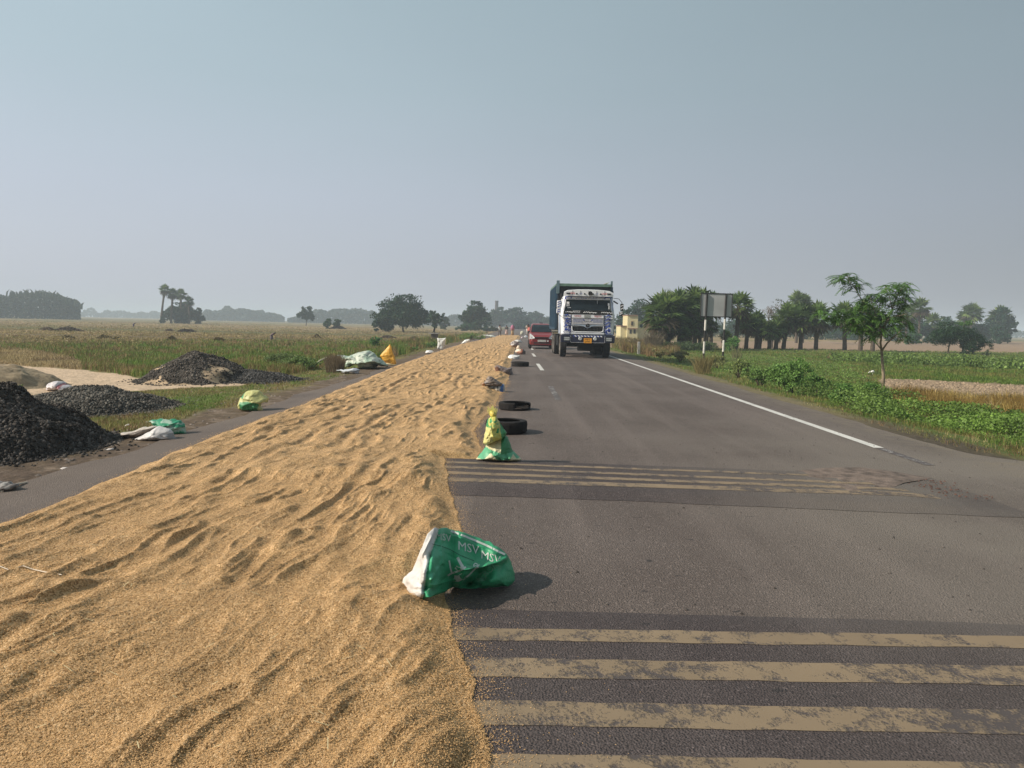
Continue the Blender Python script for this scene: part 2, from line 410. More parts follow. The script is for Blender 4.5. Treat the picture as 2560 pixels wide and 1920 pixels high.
Lx = LEFT(ys); Rx = np.minimum(RIGHT(ys), 60) + .14 * (fbm(ys * 1.5, 2.0, 77, 3) - .5)
uu = np.linspace(0, 1, 14)
P = np.stack([Lx[:, None] + (Rx - Lx)[:, None] * uu, np.repeat(ys[:, None], 14, 1), np.zeros((len(ys), 14))], -1)
P[:, 0, 2] = -.035; P[:, -1, 2] = -.035
ix = np.arange(len(ys) * 14).reshape(len(ys), 14)
F = np.stack([ix[:-1, :-1], ix[:-1, 1:], ix[1:, 1:], ix[1:, :-1]], -1).reshape(-1, 4)
road = tag(mk('road', P.reshape(-1, 3), F, asph), kind='structure')

# ---- painted lines
def paint_mat(name, col, wear, base=(.085, .07, .066), sc=9):
    mt, n, l, p = newmat(name)
    t = n.new('ShaderNodeTexCoord'); a = n.new('ShaderNodeTexNoise'); a.inputs['Scale'].default_value = sc; a.inputs['Detail'].default_value = 8; a.inputs['Roughness'].default_value = .62
    l.new(t.outputs['Object'], a.inputs['Vector'])
    lo_ = n.new('ShaderNodeTexNoise'); lo_.inputs['Scale'].default_value = 1.3; lo_.inputs['Detail'].default_value = 3; l.new(t.outputs['Object'], lo_.inputs['Vector'])
    sp_n = n.new('ShaderNodeTexNoise'); sp_n.inputs['Scale'].default_value = sc * 7; sp_n.inputs['Detail'].default_value = 4; l.new(t.outputs['Object'], sp_n.inputs['Vector'])
    q1_ = n.new('ShaderNodeMath'); q1_.operation = 'MULTIPLY_ADD'; l.new(lo_.outputs[0], q1_.inputs[0]); q1_.inputs[1].default_value = .55; l.new(a.outputs[0], q1_.inputs[2])
    q2_ = n.new('ShaderNodeMath'); q2_.operation = 'MULTIPLY_ADD'; l.new(sp_n.outputs[0], q2_.inputs[0]); q2_.inputs[1].default_value = .45; l.new(q1_.outputs[0], q2_.inputs[2])
    r = n.new('ShaderNodeMapRange'); r.inputs[1].default_value = .98 - wear * 1.6; r.inputs[2].default_value = 1.15 - wear * 1.6; l.new(q2_.outputs[0], r.inputs[0])
    m1 = n.new('ShaderNodeTexNoise'); m1.inputs['Scale'].default_value = 2.5; m1.inputs['Detail'].default_value = 5; l.new(t.outputs['Object'], m1.inputs['Vector'])
    m2 = n.new('ShaderNodeMix'); m2.data_type = 'RGBA'; l.new(m1.outputs[0], m2.inputs[0])
    m2.inputs[6].default_value = (*[c * .68 for c in col], 1); m2.inputs[7].default_value = (*[min(1, c * 1.2) for c in col], 1)
    mx = n.new('ShaderNodeMix'); mx.data_type = 'RGBA'; l.new(r.outputs[0], mx.inputs[0]); mx.inputs[6].default_value = (*base, 1); l.new(m2.outputs[2], mx.inputs[7])
    l.new(mx.outputs[2], p.inputs['Base Color']); p.inputs['Roughness'].default_value = .75
    b = n.new('ShaderNodeBump'); b.inputs['Distance'].default_value = .004; l.new(r.outputs[0], b.inputs['Height']); l.new(b.outputs[0], p.inputs['Normal'])
    return mt
white_paint = paint_mat('white road paint', (.62, .60, .56), .16, sc=14)
faint_paint = paint_mat('rubbed off white paint', (.42, .40, .38), -.02, sc=10)
yellow_paint = paint_mat('faded yellow thermoplastic', (.250, .182, .112), .085, base=(.075, .06, .056), sc=11)
def strip(name, ys, xc, w_, z, mat, kind='structure'):
    ys = np.asarray(ys, float); xc = xc(ys)
    P = np.concatenate([np.stack([xc - w_ / 2, ys, np.full(len(ys), z)], 1), np.stack([xc + w_ / 2, ys, np.full(len(ys), z)], 1)])
    n = len(ys); F = [(i, i + n, i + 1 + n, i + 1) for i in range(n - 1)]
    return tag(mk(name, P, F, mat), kind=kind)
exy = G0(np.array([2206., 2060, 1850, 1533]), np.array([1122., 1072, 1002, 893]))
EXO = float(np.mean(exy[:, 0] - ROADX(exy[:, 1])))
strip('road_edge_line', np.concatenate([np.linspace(9.6, 40, 50), np.linspace(42, 300, 40)]), lambda y: ROADX(y) + EXO, .13, .004, white_paint)
strip('road_edge_line', np.linspace(8.4, 9.55, 8), lambda y: ROADX(y) + EXO, .12, .004, faint_paint)
for (x0, y0, x1, y1, mt_, ww) in ((1376, 966, 1396, 1000, faint_paint, .12), (1344, 909.5, 1356, 926, white_paint, .13), (1331.5, 884, 1337.5, 891.5, white_paint, .13), (1328, 869.5, 1331.5, 874.5, white_paint, .13), (1324, 859.5, 1326, 863, white_paint, .13)):
    a, b_ = G0(np.array([x0 + 0., x1]), np.array([y0 + 0., y1]))
    strip('lane_dash', np.linspace(b_[1], a[1], 5), (lambda a, b_: lambda y: b_[0] + (a[0] - b_[0]) * (y - b_[1]) / (a[1] - b_[1]))(a, b_), ww, .004, mt_)

# ---- two raised rumble strips of dark asphalt with faded yellow bars
def hump(name, front, back, x0, x1, hmax, k):
    """front/back: depth of the near and far foot at x=0; k: skew"""
    nx, ny = 90, 26
    xs = np.linspace(x0, x1, nx); t = np.linspace(0, 1, ny)
    X, T = np.meshgrid(xs, t, indexing='ij')
    f = front - k * X + .10 * (fbm(X * 1.1, 0 * X + 3, 91, 4) - .5); b_ = back - k * X * 1.2 + .05 * (fbm(X * 1.3, 0 * X + 8, 92, 4) - .5)
    Y = f + (b_ - f) * T
    Z = .003 + hmax * np.minimum(smooth(0, .16, T), smooth(1, .93, T)) * smooth(x1, x1 - .9, X) + .004 * (fbm(X * 9, Y * 9, 93, 3) - .5) * (T > .01) * (T < .99)
    V = np.stack([X, Y, Z], -1).reshape(-1, 3); ix = np.arange(nx * ny).reshape(nx, ny)
    F = np.stack([ix[:-1, :-1], ix[1:, :-1], ix[1:, 1:], ix[:-1, 1:]], -1).reshape(-1, 4)
    o = tag(mk(name, V, F, asph_dark, sm=True), kind='structure')
    HB.append(BVHTree.FromPolygons(V.tolist(), F.tolist())); return HB[-1]
def bar(name, bvh, xs, y0f, w_, mat, seed):
    xs = np.linspace(xs[0], xs[1], 120); nyy = 5
    y0 = y0f(xs)
    e0 = .02 * (fbm(xs * 6, 0 * xs, seed, 4) - .5); e1 = .02 * (fbm(xs * 6, 0 * xs + 9, seed + 1, 4) - .5)
    V = []
    for i, x in enumerate(xs):
        for j in range(nyy):
            t = j / (nyy - 1); y = y0[i] + e0[i] * (1 - t) + t * w_ + e1[i] * t
            h = bvh.ray_cast(Vector((x, y, 1)), Vector((0, 0, -1)))[0]
            V.append((x, y, (h.z if h else 0) + .002))
    ix = np.arange(len(xs) * nyy).reshape(len(xs), nyy)
    F = np.stack([ix[:-1, :-1], ix[1:, :-1], ix[1:, 1:], ix[:-1, 1:]], -1).reshape(-1, 4)
    return tag(mk(name, V, F, mat), kind='structure')
def two(px0, py0, px1, py1):
    a, b_ = G0(np.array([px0 + 0., px1]), np.array([py0 + 0., py1])); return lambda x: a[1] + (b_[1] - a[1]) * (x - a[0]) / (b_[0] - a[0])
FB = two(1160, 1149, 1960, 1186); FF = two(1160, 1240, 2050, 1266)
HB = []
bv = hump('road_hump', float(FF(0)), float(FB(0)), -2.5, 4.25, .035, .075)
for i, (ya, yb, yc) in enumerate(((1161, 1156.5, 1190), (1174, 1168.5, 1206), (1189, 1182.5, 1219), (1207.5, 1197.5, 1234))):
    f = two(1160, ya + 7, 1960, yc + 7); g = two(1160, yb + 7, 1960, yc + 7 - (ya - yb))
    bar('rumble_bar', bv, (-2.4, (3.0, 3.4, 3.6, 3.75)[i]), (lambda f: lambda x: f(x))(f), float(g(1.) - f(1.)) * .95, yellow_paint, 200 + i)
FB = two(1160, 1520, 2300, 1556)
bv = hump('road_hump', 1.15, float(FB(0)), -2.2, 4.6, .03, .02)
for i, (ya, yb) in enumerate(((1611, 1580), (1704, 1656), (1828, 1766), (1978, 1900), (2180, 2080))):
    f = two(1200, ya + 8, 2500, ya + 26 + i * 2); g = two(1200, yb + 8, 2500, yb + 26 + i * 2)
    bar('rumble_bar', bv, (-2.1, 4.3), (lambda f: lambda x: f(x))(f), float(g(1.) - f(1.)), yellow_paint, 300 + i)
# worn patch with brick-red rubble where the far strip ends
pp = np.array([(1985, 1185), (2060, 1178), (2150, 1176), (2240, 1183), (2330, 1196), (2260, 1215), (2200, 1245), (2120, 1240), (2060, 1214), (2010, 1200)], float)
c0 = pp.mean(0); V = []; nb = 60
tt = np.linspace(0, 1, nb, endpoint=False) * len(pp); ii = tt.astype(int); fr = (tt - ii)[:, None]
bpts = pp[ii] * (1 - fr) + pp[(ii + 1) % len(pp)] * fr
for k in range(1, 7): V.append(c0 + (bpts - c0) * (k / 6) * (1 + .05 * (noise(tt * 3, 0 * tt, 5) - .5))[:, None])
V = np.concatenate(V + [c0[None]]); W = G0(V[:, 0], V[:, 1]); W[:, 2] = .004 + .012 * (fbm(W[:, 0] * 9, W[:, 1] * 9, 4, 3))
W[-nb - 1:-1, 2] = .004; W[:, 2] = np.where(W[:, 0] < 4.2, W[:, 2] + .03 * smooth(4.3, 3.6, W[:, 0]), W[:, 2])
F = [(k * nb + j, k * nb + (j + 1) % nb, (k + 1) * nb + (j + 1) % nb, (k + 1) * nb + j) for k in range(5) for j in range(nb)] + [(6 * nb, j, (j + 1) % nb) for j in range(nb)]
tag(mk('road_patch', W, F, M('reddish rubble patch', (.150, .112, .090), .9, .5, 9, .008, 50)), kind='structure')
# loose red chips on it
def chips(n, xr, yr, size, z=0.006):
    x = rng.uniform(*xr, n); y = rng.uniform(*yr, n); s = rng.uniform(.5, 1, n) * size; a = rng.uniform(0, 6.28, n)
    V = []; base = np.array([(-1, -.6, 0), (1, -.5, 0), (.8, .7, 0), (-.7, .6, 0), (0, 0, .8)])
    ca, sa = np.cos(a), np.sin(a)
    P = base[None] * s[:, None, None]
    P = np.stack([P[..., 0] * ca[:, None] - P[..., 1] * sa[:, None] + x[:, None], P[..., 0] * sa[:, None] + P[..., 1] * ca[:, None] + y[:, None], P[..., 2] + z], -1)
    F = np.array([(0, 1, 4), (1, 2, 4), (2, 3, 4), (3, 0, 4)])[None] + 5 * np.arange(n)[:, None, None]
    return P.reshape(-1, 3), F.reshape(-1, 3)
V, F = chips(260, (2.7, 4.3), (6.6, 7.5), .016, .016)
cc = np.repeat(rng.uniform(.6, 1.2, (260, 1)) * np.array([.12, .062, .045]), 5, 0)
tag(mk('brick_chips', V, F, MA('red chips', .9), cols=cc), 'small brick red chips scattered on the worn patch of road', 'rubble', kind='stuff')
V, F = chips(900, (-.2, 9), (1.9, 16), .012, .003)
cc = np.repeat(rng.uniform(.4, 1.5, (900, 1)) * np.array([.10, .085, .075]), 5, 0)
tag(mk('road_grit', V, F, MA('grit', .9), cols=cc), 'small loose stones and grit scattered over the asphalt', 'grit', kind='stuff')
V, F = chips(500, (-7, -4.1), (5, 22), .03, -.05); V[:, 2] += zg(V[:, 0], V[:, 1]) + .05
cc = np.repeat(rng.uniform(.4, 1.6, (500, 1)) * np.array([.17, .14, .12]), 5, 0)
tag(mk('shoulder_stones', V, F, MA('grit', .9), cols=cc), 'loose stones and clods along the dirt shoulder', 'stones', kind='stuff')

# ---- the spread paddy
LE = G0(np.array([-900., 0, 148, 343, 515, 756, 995, 1080, 1150, 1200, 1236, 1246]), np.array([1640., 1312, 1259, 1171, 1099, 1013, 914, 884, 862, 851, 843, 838.5]))
RE = G0(np.array([1228., 1215, 1195, 1165, 1135, 1125, 1136, 1150, 1130, 1118, 1117, 1192, 1205, 1190, 1186, 1215, 1241, 1258, 1271, 1277, 1285, 1290, 1292, 1298, 1302]), np.array([2100., 1920, 1800, 1700, 1620, 1500, 1400, 1300, 1250, 1190, 1153, 1148, 1118, 1090, 1069, 1040, 1009, 968, 949, 910, 880, 865, 858, 848, 838.5]))
def edges(y):
    l_ = np.interp(y, LE[:, 1], LE[:, 0]); r_ = np.interp(y, RE[:, 1], RE[:, 0])
    l_ = np.where(y < LE[0, 1], LE[0, 0] , l_)
    return l_ + .10 * (fbm(y * 2.2, 1.0, 41) - .5), r_ + .10 * (fbm(y * 3.0, 5.0, 42) - .5)
LE[0, 0] = LE[1, 0] + .1
def grain_h(x, y):
    u = x - ROADX(y)
    far = smooth(7, 16, y)
    wx = (fbm(u * .8, y * .5, 101, 3) - .5)
    h = 0
    # ridges dragged by feet and rakes, running along the road
    def ridged(a, b, s): return 1 - np.abs(2 * noise(a, b, s) - 1)
    us = u - .12 * y + wx * .5
    mod = .35 + 1.1 * fbm(u * 1.1, y * .6, 103, 3)
    h = h + .024 * mod * ridged(us * 3.6 + .6 * noise(u * 2, y * 2, 160), y * .62, 161) ** 1.6
    h = h + .022 * ridged(us * 7.5 + .5 * noise(u * 4, y * 3, 162), y * 1.7, 163) ** 1.8 * (.4 + mod)
    h = h + .012 * ridged(us * 15, y * 4.2, 164) ** 2
    h = h + .022 * (fbm(u * 3.0 + y * .35, y * 1.4, 104, 3) - .5)
    h = h + .026 * (fbm(u * 9 + y, y * 6, 105, 3) - .5)
    # narrow furrows
    for i, (u0, k_, dpt) in enumerate(((-4.35, .02, .026), (-3.85, .05, .034), (-3.3, -.03, .026), (-2.85, .04, .032), (-2.35, .03, .026), (-1.95, -.04, .018), (-1.5, .02, .024))):
        c = u0 + k_ * (y - 6) * .5 + .35 * (noise(y * .32, i * 3.0, 110 + i) - .5) + .12 * (noise(y * 1.3, i * 5.0, 120 + i) - .5)
        q = (u - c) / .055
        h = h - dpt * (np.exp(-q * q) - .55 * np.exp(-((q - 1.7) ** 2)) - .45 * np.exp(-((q + 1.7) ** 2))) * smooth(.25, .6, noise(y * .45 + i * 9, 2.0, 130 + i))
    # foot dents
    gx_, gy_ = u / .42, y / .62
    ci, cj = np.floor(gx_), np.floor(gy_)
    for di in (-1, 0, 1):
        for dj in (-1, 0, 1):
            I, J = ci + di, cj + dj
            ox = I + hash2(I, J, 7); oy = J + hash2(I, J, 8); on_ = hash2(I, J, 9) < .28
            dx = (gx_ - ox) * .42 / .055; dy = (gy_ - oy) * .62 / .12
            q = dx * dx + dy * dy
            h = h - .017 * on_ * (np.exp(-q) - .35 * np.exp(-((np.sqrt(q) - 1.7) ** 2) * 2.5))
    # further off: short cross ripples left by turning
    a2 = (u * 1.1 + y * 2.1) + (fbm(u * 1.2, y * .7, 140, 3) - .5) * 6
    h = h + far * .022 * (1 - np.abs(np.sin(a2))) * (fbm(u * 2.5, y * 1.2, 141, 2)) * 1.6
    m0 = .045; d0 = h - m0
    return m0 + .034 * np.tanh(d0 / .034)
Y0, Y1 = 1.35, float(min(LE[-1, 1], RE[-1, 1]))
ny, nx = 1050, 430
yy = np.geomspace(Y0, Y1, ny)
l_, r_ = edges(yy)
s_ = np.linspace(0, 1, nx)
X = l_[:, None] + (r_ - l_)[:, None] * s_; Yg = np.repeat(yy[:, None], nx, 1)
de = np.minimum(X - l_[:, None], r_[:, None] - X)
de = np.minimum(de, (Y1 - Yg) * .3)
hbase = .05 * smooth(-.02, .28, de + .10 * (fbm(X * 5, Yg * 5, 150, 3) - .5))
H = hbase * 1.0 + grain_h(X, Yg) * smooth(.0, .3, de)
H += .0035 * (rng.random(H.shape) - .5) * (Yg < 12)
# a thin gap in the spread far up the road
gap = np.exp(-((Yg - 68) / .9) ** 2); H = H * (1 - gap)
H = np.maximum(H, .001) + .006; H[:, 0] = .002; H[:, -1] = .002
def lift(xs, ys):
    z = np.zeros(len(xs))
    for i in np.nonzero((ys < 4.2) | ((ys > 6) & (ys < 9)))[0]:
        for t_ in HB:
            h = t_.ray_cast(Vector((xs[i], ys[i], 1)), Vector((0, 0, -1)))[0]
            if h: z[i] = max(z[i], h.z)
    return z
LIFT = lift(X.ravel(), Yg.ravel()).reshape(X.shape)
H = H + LIFT
GRH = H.copy()
ix = np.arange(ny * nx).reshape(ny, nx)
F = np.stack([ix[:-1, :-1], ix[:-1, 1:], ix[1:, 1:], ix[1:, :-1]], -1).reshape(-1, 4)
gm, n, l, p = newmat('unhusked rice')
t = n.new('ShaderNodeTexCoord')
mp = n.new('ShaderNodeMapping'); mp.inputs['Scale'].default_value = (1, .8, 1); l.new(t.outputs['Object'], mp.inputs[0])
vo = n.new('ShaderNodeTexVoronoi'); vo.inputs['Scale'].default_value = 150; vo.inputs['Randomness'].default_value = 1; l.new(mp.outputs[0], vo.inputs['Vector'])
sx = n.new('ShaderNodeSeparateColor'); l.new(vo.outputs['Color'], sx.inputs[0])
r1 = n.new('ShaderNodeValToRGB'); l.new(sx.outputs[0], r1.inputs[0])
r1.color_ramp.elements[0].color = (.25, .130, .045, 1); r1.color_ramp.elements[1].color = (.84, .57, .31, 1)
q_ = r1.color_ramp.elements.new(.5); q_.color = (.60, .36, .155, 1)
n5 = n.new('ShaderNodeTexNoise'); n5.inputs['Scale'].default_value = 3.5; n5.inputs['Detail'].default_value = 9; n5.inputs['Roughness'].default_value = .7; l.new(t.outputs['Object'], n5.inputs['Vector'])
mr = n.new('ShaderNodeMapRange'); mr.inputs[1].default_value = .3; mr.inputs[2].default_value = .7; mr.inputs[3].default_value = .72; mr.inputs[4].default_value = 1.12; l.new(n5.outputs[0], mr.inputs[0])
mr.inputs[3].default_value = .66; mr.inputs[4].default_value = 1.16
vm = n.new('ShaderNodeVectorMath'); vm.operation = 'SCALE'; l.new(r1.outputs[0], vm.inputs[0]); l.new(mr.outputs[0], vm.inputs['Scale'])
l.new(vm.outputs[0], p.inputs['Base Color']); p.inputs['Roughness'].default_value = .7; p.inputs['Specular IOR Level'].default_value = .25
n6 = n.new('ShaderNodeTexNoise'); n6.inputs['Scale'].default_value = 38; n6.inputs['Detail'].default_value = 6; n6.inputs['Roughness'].default_value = .75; l.new(t.outputs['Object'], n6.inputs['Vector'])
b1 = n.new('ShaderNodeBump'); b1.inputs['Distance'].default_value = .022; b1.inputs['Strength'].default_value = .8; l.new(n6.outputs[0], b1.inputs['Height'])
b2 = n.new('ShaderNodeBump'); b2.inputs['Distance'].default_value = .004; b2.inputs['Strength'].default_value = .8; l.new(vo.outputs['Distance'], b2.inputs['Height']); b2.invert = True
l.new(b1.outputs[0], b2.inputs['Normal']); l.new(b2.outputs[0], p.inputs['Normal'])
gr_o = tag(mk('paddy_grain', np.stack([X, Yg, H], -1).reshape(-1, 3), F, gm, sm=True), 'golden unhusked rice spread to dry over one lane of the road', 'rice grain', kind='stuff')
# single grains: on the near surface and strayed over its edges
def grain_z(x, y):
    fi = np.interp(y, yy, np.arange(ny)); i = np.clip(fi.astype(int), 0, ny - 2); l_, r_ = edges(y)
    s = np.clip((x - l_) / (r_ - l_), 0, 1) * (nx - 1); j = np.clip(s.astype(int), 0, nx - 2)
    z = H[i, j]
    return np.where((x > l_) & (x < r_), z, .003)
NG = 190000
y_ = 2.0 + rng.random(NG) ** 1.5 * 4.6; l_, r_ = edges(y_)
x_ = np.where(rng.random(NG) < .9, rng.uniform(0, 1, NG), 1.0); half = y_ * .70
lo = np.maximum(l_, -half); x_ = lo + (r_ - lo) * rng.random(NG)
NS = 16000
ys2 = 2.0 + rng.random(NS) ** 1.6 * 18; l2, r2 = edges(ys2)
xs2 = r2 - .02 + np.abs(rng.normal(0, 1, NS)) * (.035 + .05 * fbm(ys2 * 2, 0 * ys2, 55, 3)) * np.where(rng.random(NS) < .12, 3.5, 1)
k_ = rng.random(NS) < .22; xs2[k_] = l2[k_] - np.abs(rng.normal(0, .05, k_.sum()))
x_ = np.concatenate([x_, xs2]); y_ = np.concatenate([y_, ys2]); N = len(x_)
z_ = grain_z(x_, y_); z_[NG:] = np.maximum(z_[NG:], lift(x_[NG:], y_[NG:]) + .002)
th = rng.uniform(0, 6.28, N); tl = rng.normal(0, .35, N)
sz = .0036 * rng.uniform(.85, 1.2, N) * np.where(y_ > 8, 1.5, 1)
ax = np.stack([np.cos(th) * np.cos(tl), np.sin(th) * np.cos(tl), np.sin(tl)], -1)
bx_ = np.stack([-np.sin(th), np.cos(th), 0 * th], -1); cx_ = np.cross(ax, bx_)
base = np.stack([x_, y_, z_ + .002], -1)
P = np.stack([base - ax * sz[:, None], base + bx_ * sz[:, None] * .36, base + cx_ * sz[:, None] * .3, base - bx_ * sz[:, None] * .36, base + ax * sz[:, None]], 1)
Ft = np.array([(0, 1, 2), (0, 2, 3), (4, 2, 1), (4, 3, 2)])[None] + 5 * np.arange(N)[:, None, None]
cg = np.array([.56, .345, .155]) * rng.uniform(.65, 1.4, (N, 1)) * np.array([1, 1, 1])
tag(mk('loose_grain', P.reshape(-1, 3), Ft.reshape(-1, 3), MA('rice husks', .6, .1, 30, spec=.3), cols=np.repeat(cg, 5, 0)), 'loose rice grains lying over the spread and strayed onto the asphalt', 'rice grain', kind='stuff')
# straws lying on the rice
def straws(name, n, label):
    V, F = [], []
    for k in range(n):
        y = 2.2 + random.random() ** 1.5 * 12; l0, r0 = edges(np.array([y])); x = random.uniform(float(max(l0[0], -y * .68)), float(r0[0]))
        L = random.uniform(.02, .07); a = random.uniform(0, math.pi); z = float(grain_z(np.array([x]), np.array([y]))[0]) + .008
        b_ = len(V); w_ = .0016; c, s = math.cos(a), math.sin(a)
        V += [(x - s * w_, y + c * w_, z), (x + s * w_, y - c * w_, z), (x + c * L + s * w_, y + s * L - c * w_, z + .006), (x + c * L - s * w_, y + s * L + c * w_, z + .006)]
        F.append((b_, b_ + 1, b_ + 2, b_ + 3))
    tag(mk(name, V, F, M('straw', (.62, .5, .28), .7)), label, 'straw', kind='stuff')
straws('straw_bits', 80, 'short bits of straw lying on the rice')
def gz1(x, y): return float(grain_z(np.array([x]), np.array([y]))[0])
b_ = B(); pth = []
for (qx, qy) in ((0, 1438), (25, 1443), (58, 1438), (85, 1441), (115, 1450), (155, 1460)):
    q = G0(np.array([float(qx)]), np.array([float(qy)]), .05)[0]; pth.append((q[0], q[1], gz1(q[0], q[1]) + .008))
b_.tube(pth, .0028, 5)
tag(b_.build('twig', M('bleached twig', (.6, .52, .42), .7)), 'pale bent twig lying on the rice near the lower edge', 'twig')
# ================================================================ SACKS AND OTHER THINGS ON THE ROAD
cloth = MA('woven plastic sack', .48, .12, 25, bump=.003, bscale=70, spec=.45)
def resample(poly, n, closed=True):
    p = np.array(poly, float); q = np.concatenate([p, p[:1]]) if closed else p
    d = np.r_[0, np.cumsum(np.linalg.norm(np.diff(q, axis=0), axis=1))]
    t = np.linspace(0, d[-1], n + (1 if closed else 0)); r = np.stack([np.interp(t, d, q[:, 0]), np.interp(t, d, q[:, 1])], 1)
    return r[:-1] if closed else r
def inflate(name, poly, d, thick, colfn=None, mat=None, parent=None, rings=16, nb=90, center=None, crumple=.012, cs=9, zf=None, ctrl=None, back=1.0, power=.6, floor=True, seed=0, dz=0.0, folds=None, wrinkles=0, wamp=.008):
    """a stuffed shape: outline given as seen, real distance d, real thickness, crumpled; rests on the ground"""
    b = resample(poly, nb); c = np.array(center if center is not None else b.mean(0), float)
    Q, off, side = [], [], []
    rr = np.sin(np.linspace(0, 1, rings + 1)[1:] * math.pi / 2)
    for k in range(rings):
        Q.append(c + (b - c) * rr[k]); off.append(np.full(nb, (1 - rr[k] ** 2) ** power)); side.append(np.full(nb, 1.0))
    Q.append(c[None]); off.append(np.ones(1)); side.append(np.ones(1))
    for k in range(rings - 1):
        Q.append(c + (b - c) * rr[k]); off.append(np.full(nb, (1 - rr[k] ** 2) ** power)); side.append(np.full(nb, -back))
    Q.append(c[None]); off.append(np.ones(1)); side.append(np.full(1, -back))
    Q = np.concatenate(Q); off = np.concatenate(off); side = np.concatenate(side)
    dq = d(Q[:, 0]) if callable(d) else d
    W = XYZ(Q[:, 0], Q[:, 1], dq)
    shape = np.zeros(len(Q))                               # relief of the cloth: kept on its line of sight, fading to nothing where it rests
    if ctrl:
        cc = np.array(ctrl, float); D = ((Q[:, None, :] - cc[None, :, :2]) ** 2).sum(-1) + 30; wgt = 1 / D ** 1.6
        shape = (wgt * cc[:, 2]).sum(1) / wgt.sum(1)
    if folds:                                              # creases: (x0,y0,x1,y1,width px,height m)
        for (x0, y0, x1, y1, fw_, fh) in folds:
            a_ = np.array([x0, y0], float); v_ = np.array([x1, y1], float) - a_; L2 = (v_ ** 2).sum()
            t_ = np.clip(((Q - a_) @ v_) / L2, 0, 1); dd = np.linalg.norm(Q - a_ - t_[:, None] * v_, axis=1)
            shape = shape - fh * np.exp(-(dd / fw_) ** 1.25) * (side > 0)
    gz0 = W[:, 2].min(); shape = shape * smooth(0, .07 if callable(d) else .04, W[:, 2] - gz0)
    W = XYZ(Q[:, 0], Q[:, 1], dq + shape)
    dy = -off * side * thick * (smooth(-.02, .05, W[:, 2] - gz0) * .7 + .3)
    if wrinkles:                                           # many small sharp creases, fanning from pinched spots
        r_ = np.random.RandomState(seed + 99); lo_, hi_ = b.min(0), b.max(0); sz_ = hi_ - lo_
        for i in range(wrinkles):
            a_ = lo_ + sz_ * r_.rand(2); an = r_.uniform(0, 3.14) if i % 3 else r_.choice([.6, 2.2]) + r_.uniform(-.25, .25); L_ = sz_.mean() * r_.uniform(.08, .3); v_ = np.array([math.cos(an), math.sin(an)]) * L_
            t_ = np.clip(((Q - a_) @ v_) / (v_ ** 2).sum(), 0, 1); dd = np.linalg.norm(Q - a_ - t_[:, None] * v_, axis=1); ww_ = sz_.mean() * r_.uniform(.012, .035)
            dy = dy + r_.choice([-1, 1]) * wamp * r_.uniform(.4, 1.2) * np.exp(-dd / ww_) * np.sin(math.pi * np.clip(t_, .08, .92))
    u, v = W[:, 0] * cs, W[:, 2] * cs
    f1 = np.abs(fbm(u + seed * 7, v + side * 4, 500 + seed, 3) - .5) * 2; f2 = fbm(u * .6 + v * .9 + seed, v * 2.4 - u * .5, 520 + seed, 3) - .5
    cr_ = crumple * (2.2 * (.25 - f1) + 2.6 * f2)
    edgef = .35 + .65 * np.minimum(1, off * 2)
    W[:, 1] += dy + cr_ * edgef
    W[:, 2] += cr_ * .7 * (1 - edgef * .3) + dz
    W[:, 0] += crumple * 1.5 * (fbm(v * 1.7, u * 1.1 + 3, 540 + seed, 3) - .5)
    if floor:
        g = np.maximum(zg(W[:, 0], W[:, 1]), -.5) if zf is None else np.full(len(W), zf)
        W[:, 2] = np.maximum(W[:, 2], g + .004)
    cols = colfn(Q[:, 0], Q[:, 1]) if callable(colfn) else np.tile(np.array(colfn, float), (len(Q), 1))
    nF = []; nc = rings * nb; b0 = nc + 1; bc = b0 + (rings - 1) * nb
    for k in range(rings - 1):
        for j in range(nb):
            j2 = (j + 1) % nb
            nF.append((k * nb + j, k * nb + j2, (k + 1) * nb + j2, (k + 1) * nb + j))
            k2 = (b0 + (k + 1) * nb if k < rings - 2 else (rings - 1) * nb)
            nF.append((b0 + k * nb + j2, b0 + k * nb + j, k2 + j, k2 + j2))
    for j in range(nb):
        j2 = (j + 1) % nb
        nF.append((nc, j2, j)); nF.append((bc, b0 + j, b0 + j2))
    o = mk(name, W, nF, mat or cloth, parent, cols=cols, sm=True)
    bm = bmesh.new(); bm.from_mesh(o.data); bmesh.ops.recalc_face_normals(bm, faces=bm.faces); bm.to_mesh(o.data); bm.free()
    o['_f'] = 0; del o['_f']
    o_bvh[o.name] = (W, nF)
    return o
o_bvh = {}
def decal(name, target, shapes, mat, parent, lift=.003):
    """flat marks printed on a sack: shapes = list of (V px, faces); laid on the surface"""
    W, nF = o_bvh[target.name]; bvh = BVHTree.FromPolygons([tuple(v) for v in W.tolist()], nF)
    O = Vector((0, 0, CH)); V, F = [], []
    for (pv, fs) in shapes:
        base = len(V); ok = []
        for (a, b_) in pv:
            r_ = Vector(ray(a, b_)).normalized(); h = bvh.ray_cast(O, r_)
            ok.append(h[0] is not None); V.append(tuple(h[0] - r_ * lift) if h[0] else (0, 0, 0))
        for f in fs:
            if all(ok[i] for i in f): F.append([i + base for i in f])
    used = sorted({i for f in F for i in f}); mp_ = {u: i for i, u in enumerate(used)}
    if not F: return None
    return mk(name, [V[u] for u in used], [[mp_[i] for i in f] for f in F], mat, parent)
def text_px(s, cx, cy, size, ang=0, sk=1.0, shear=0):
    V, F = text_mesh(s, size, bold=0); c, s_ = math.cos(R(ang)), math.sin(R(ang))
    x = V[:, 0] * sk + V[:, 1] * shear; y = -V[:, 1]
    return (np.stack([cx + x * c - y * s_, cy + x * s_ + y * c], 1), F)
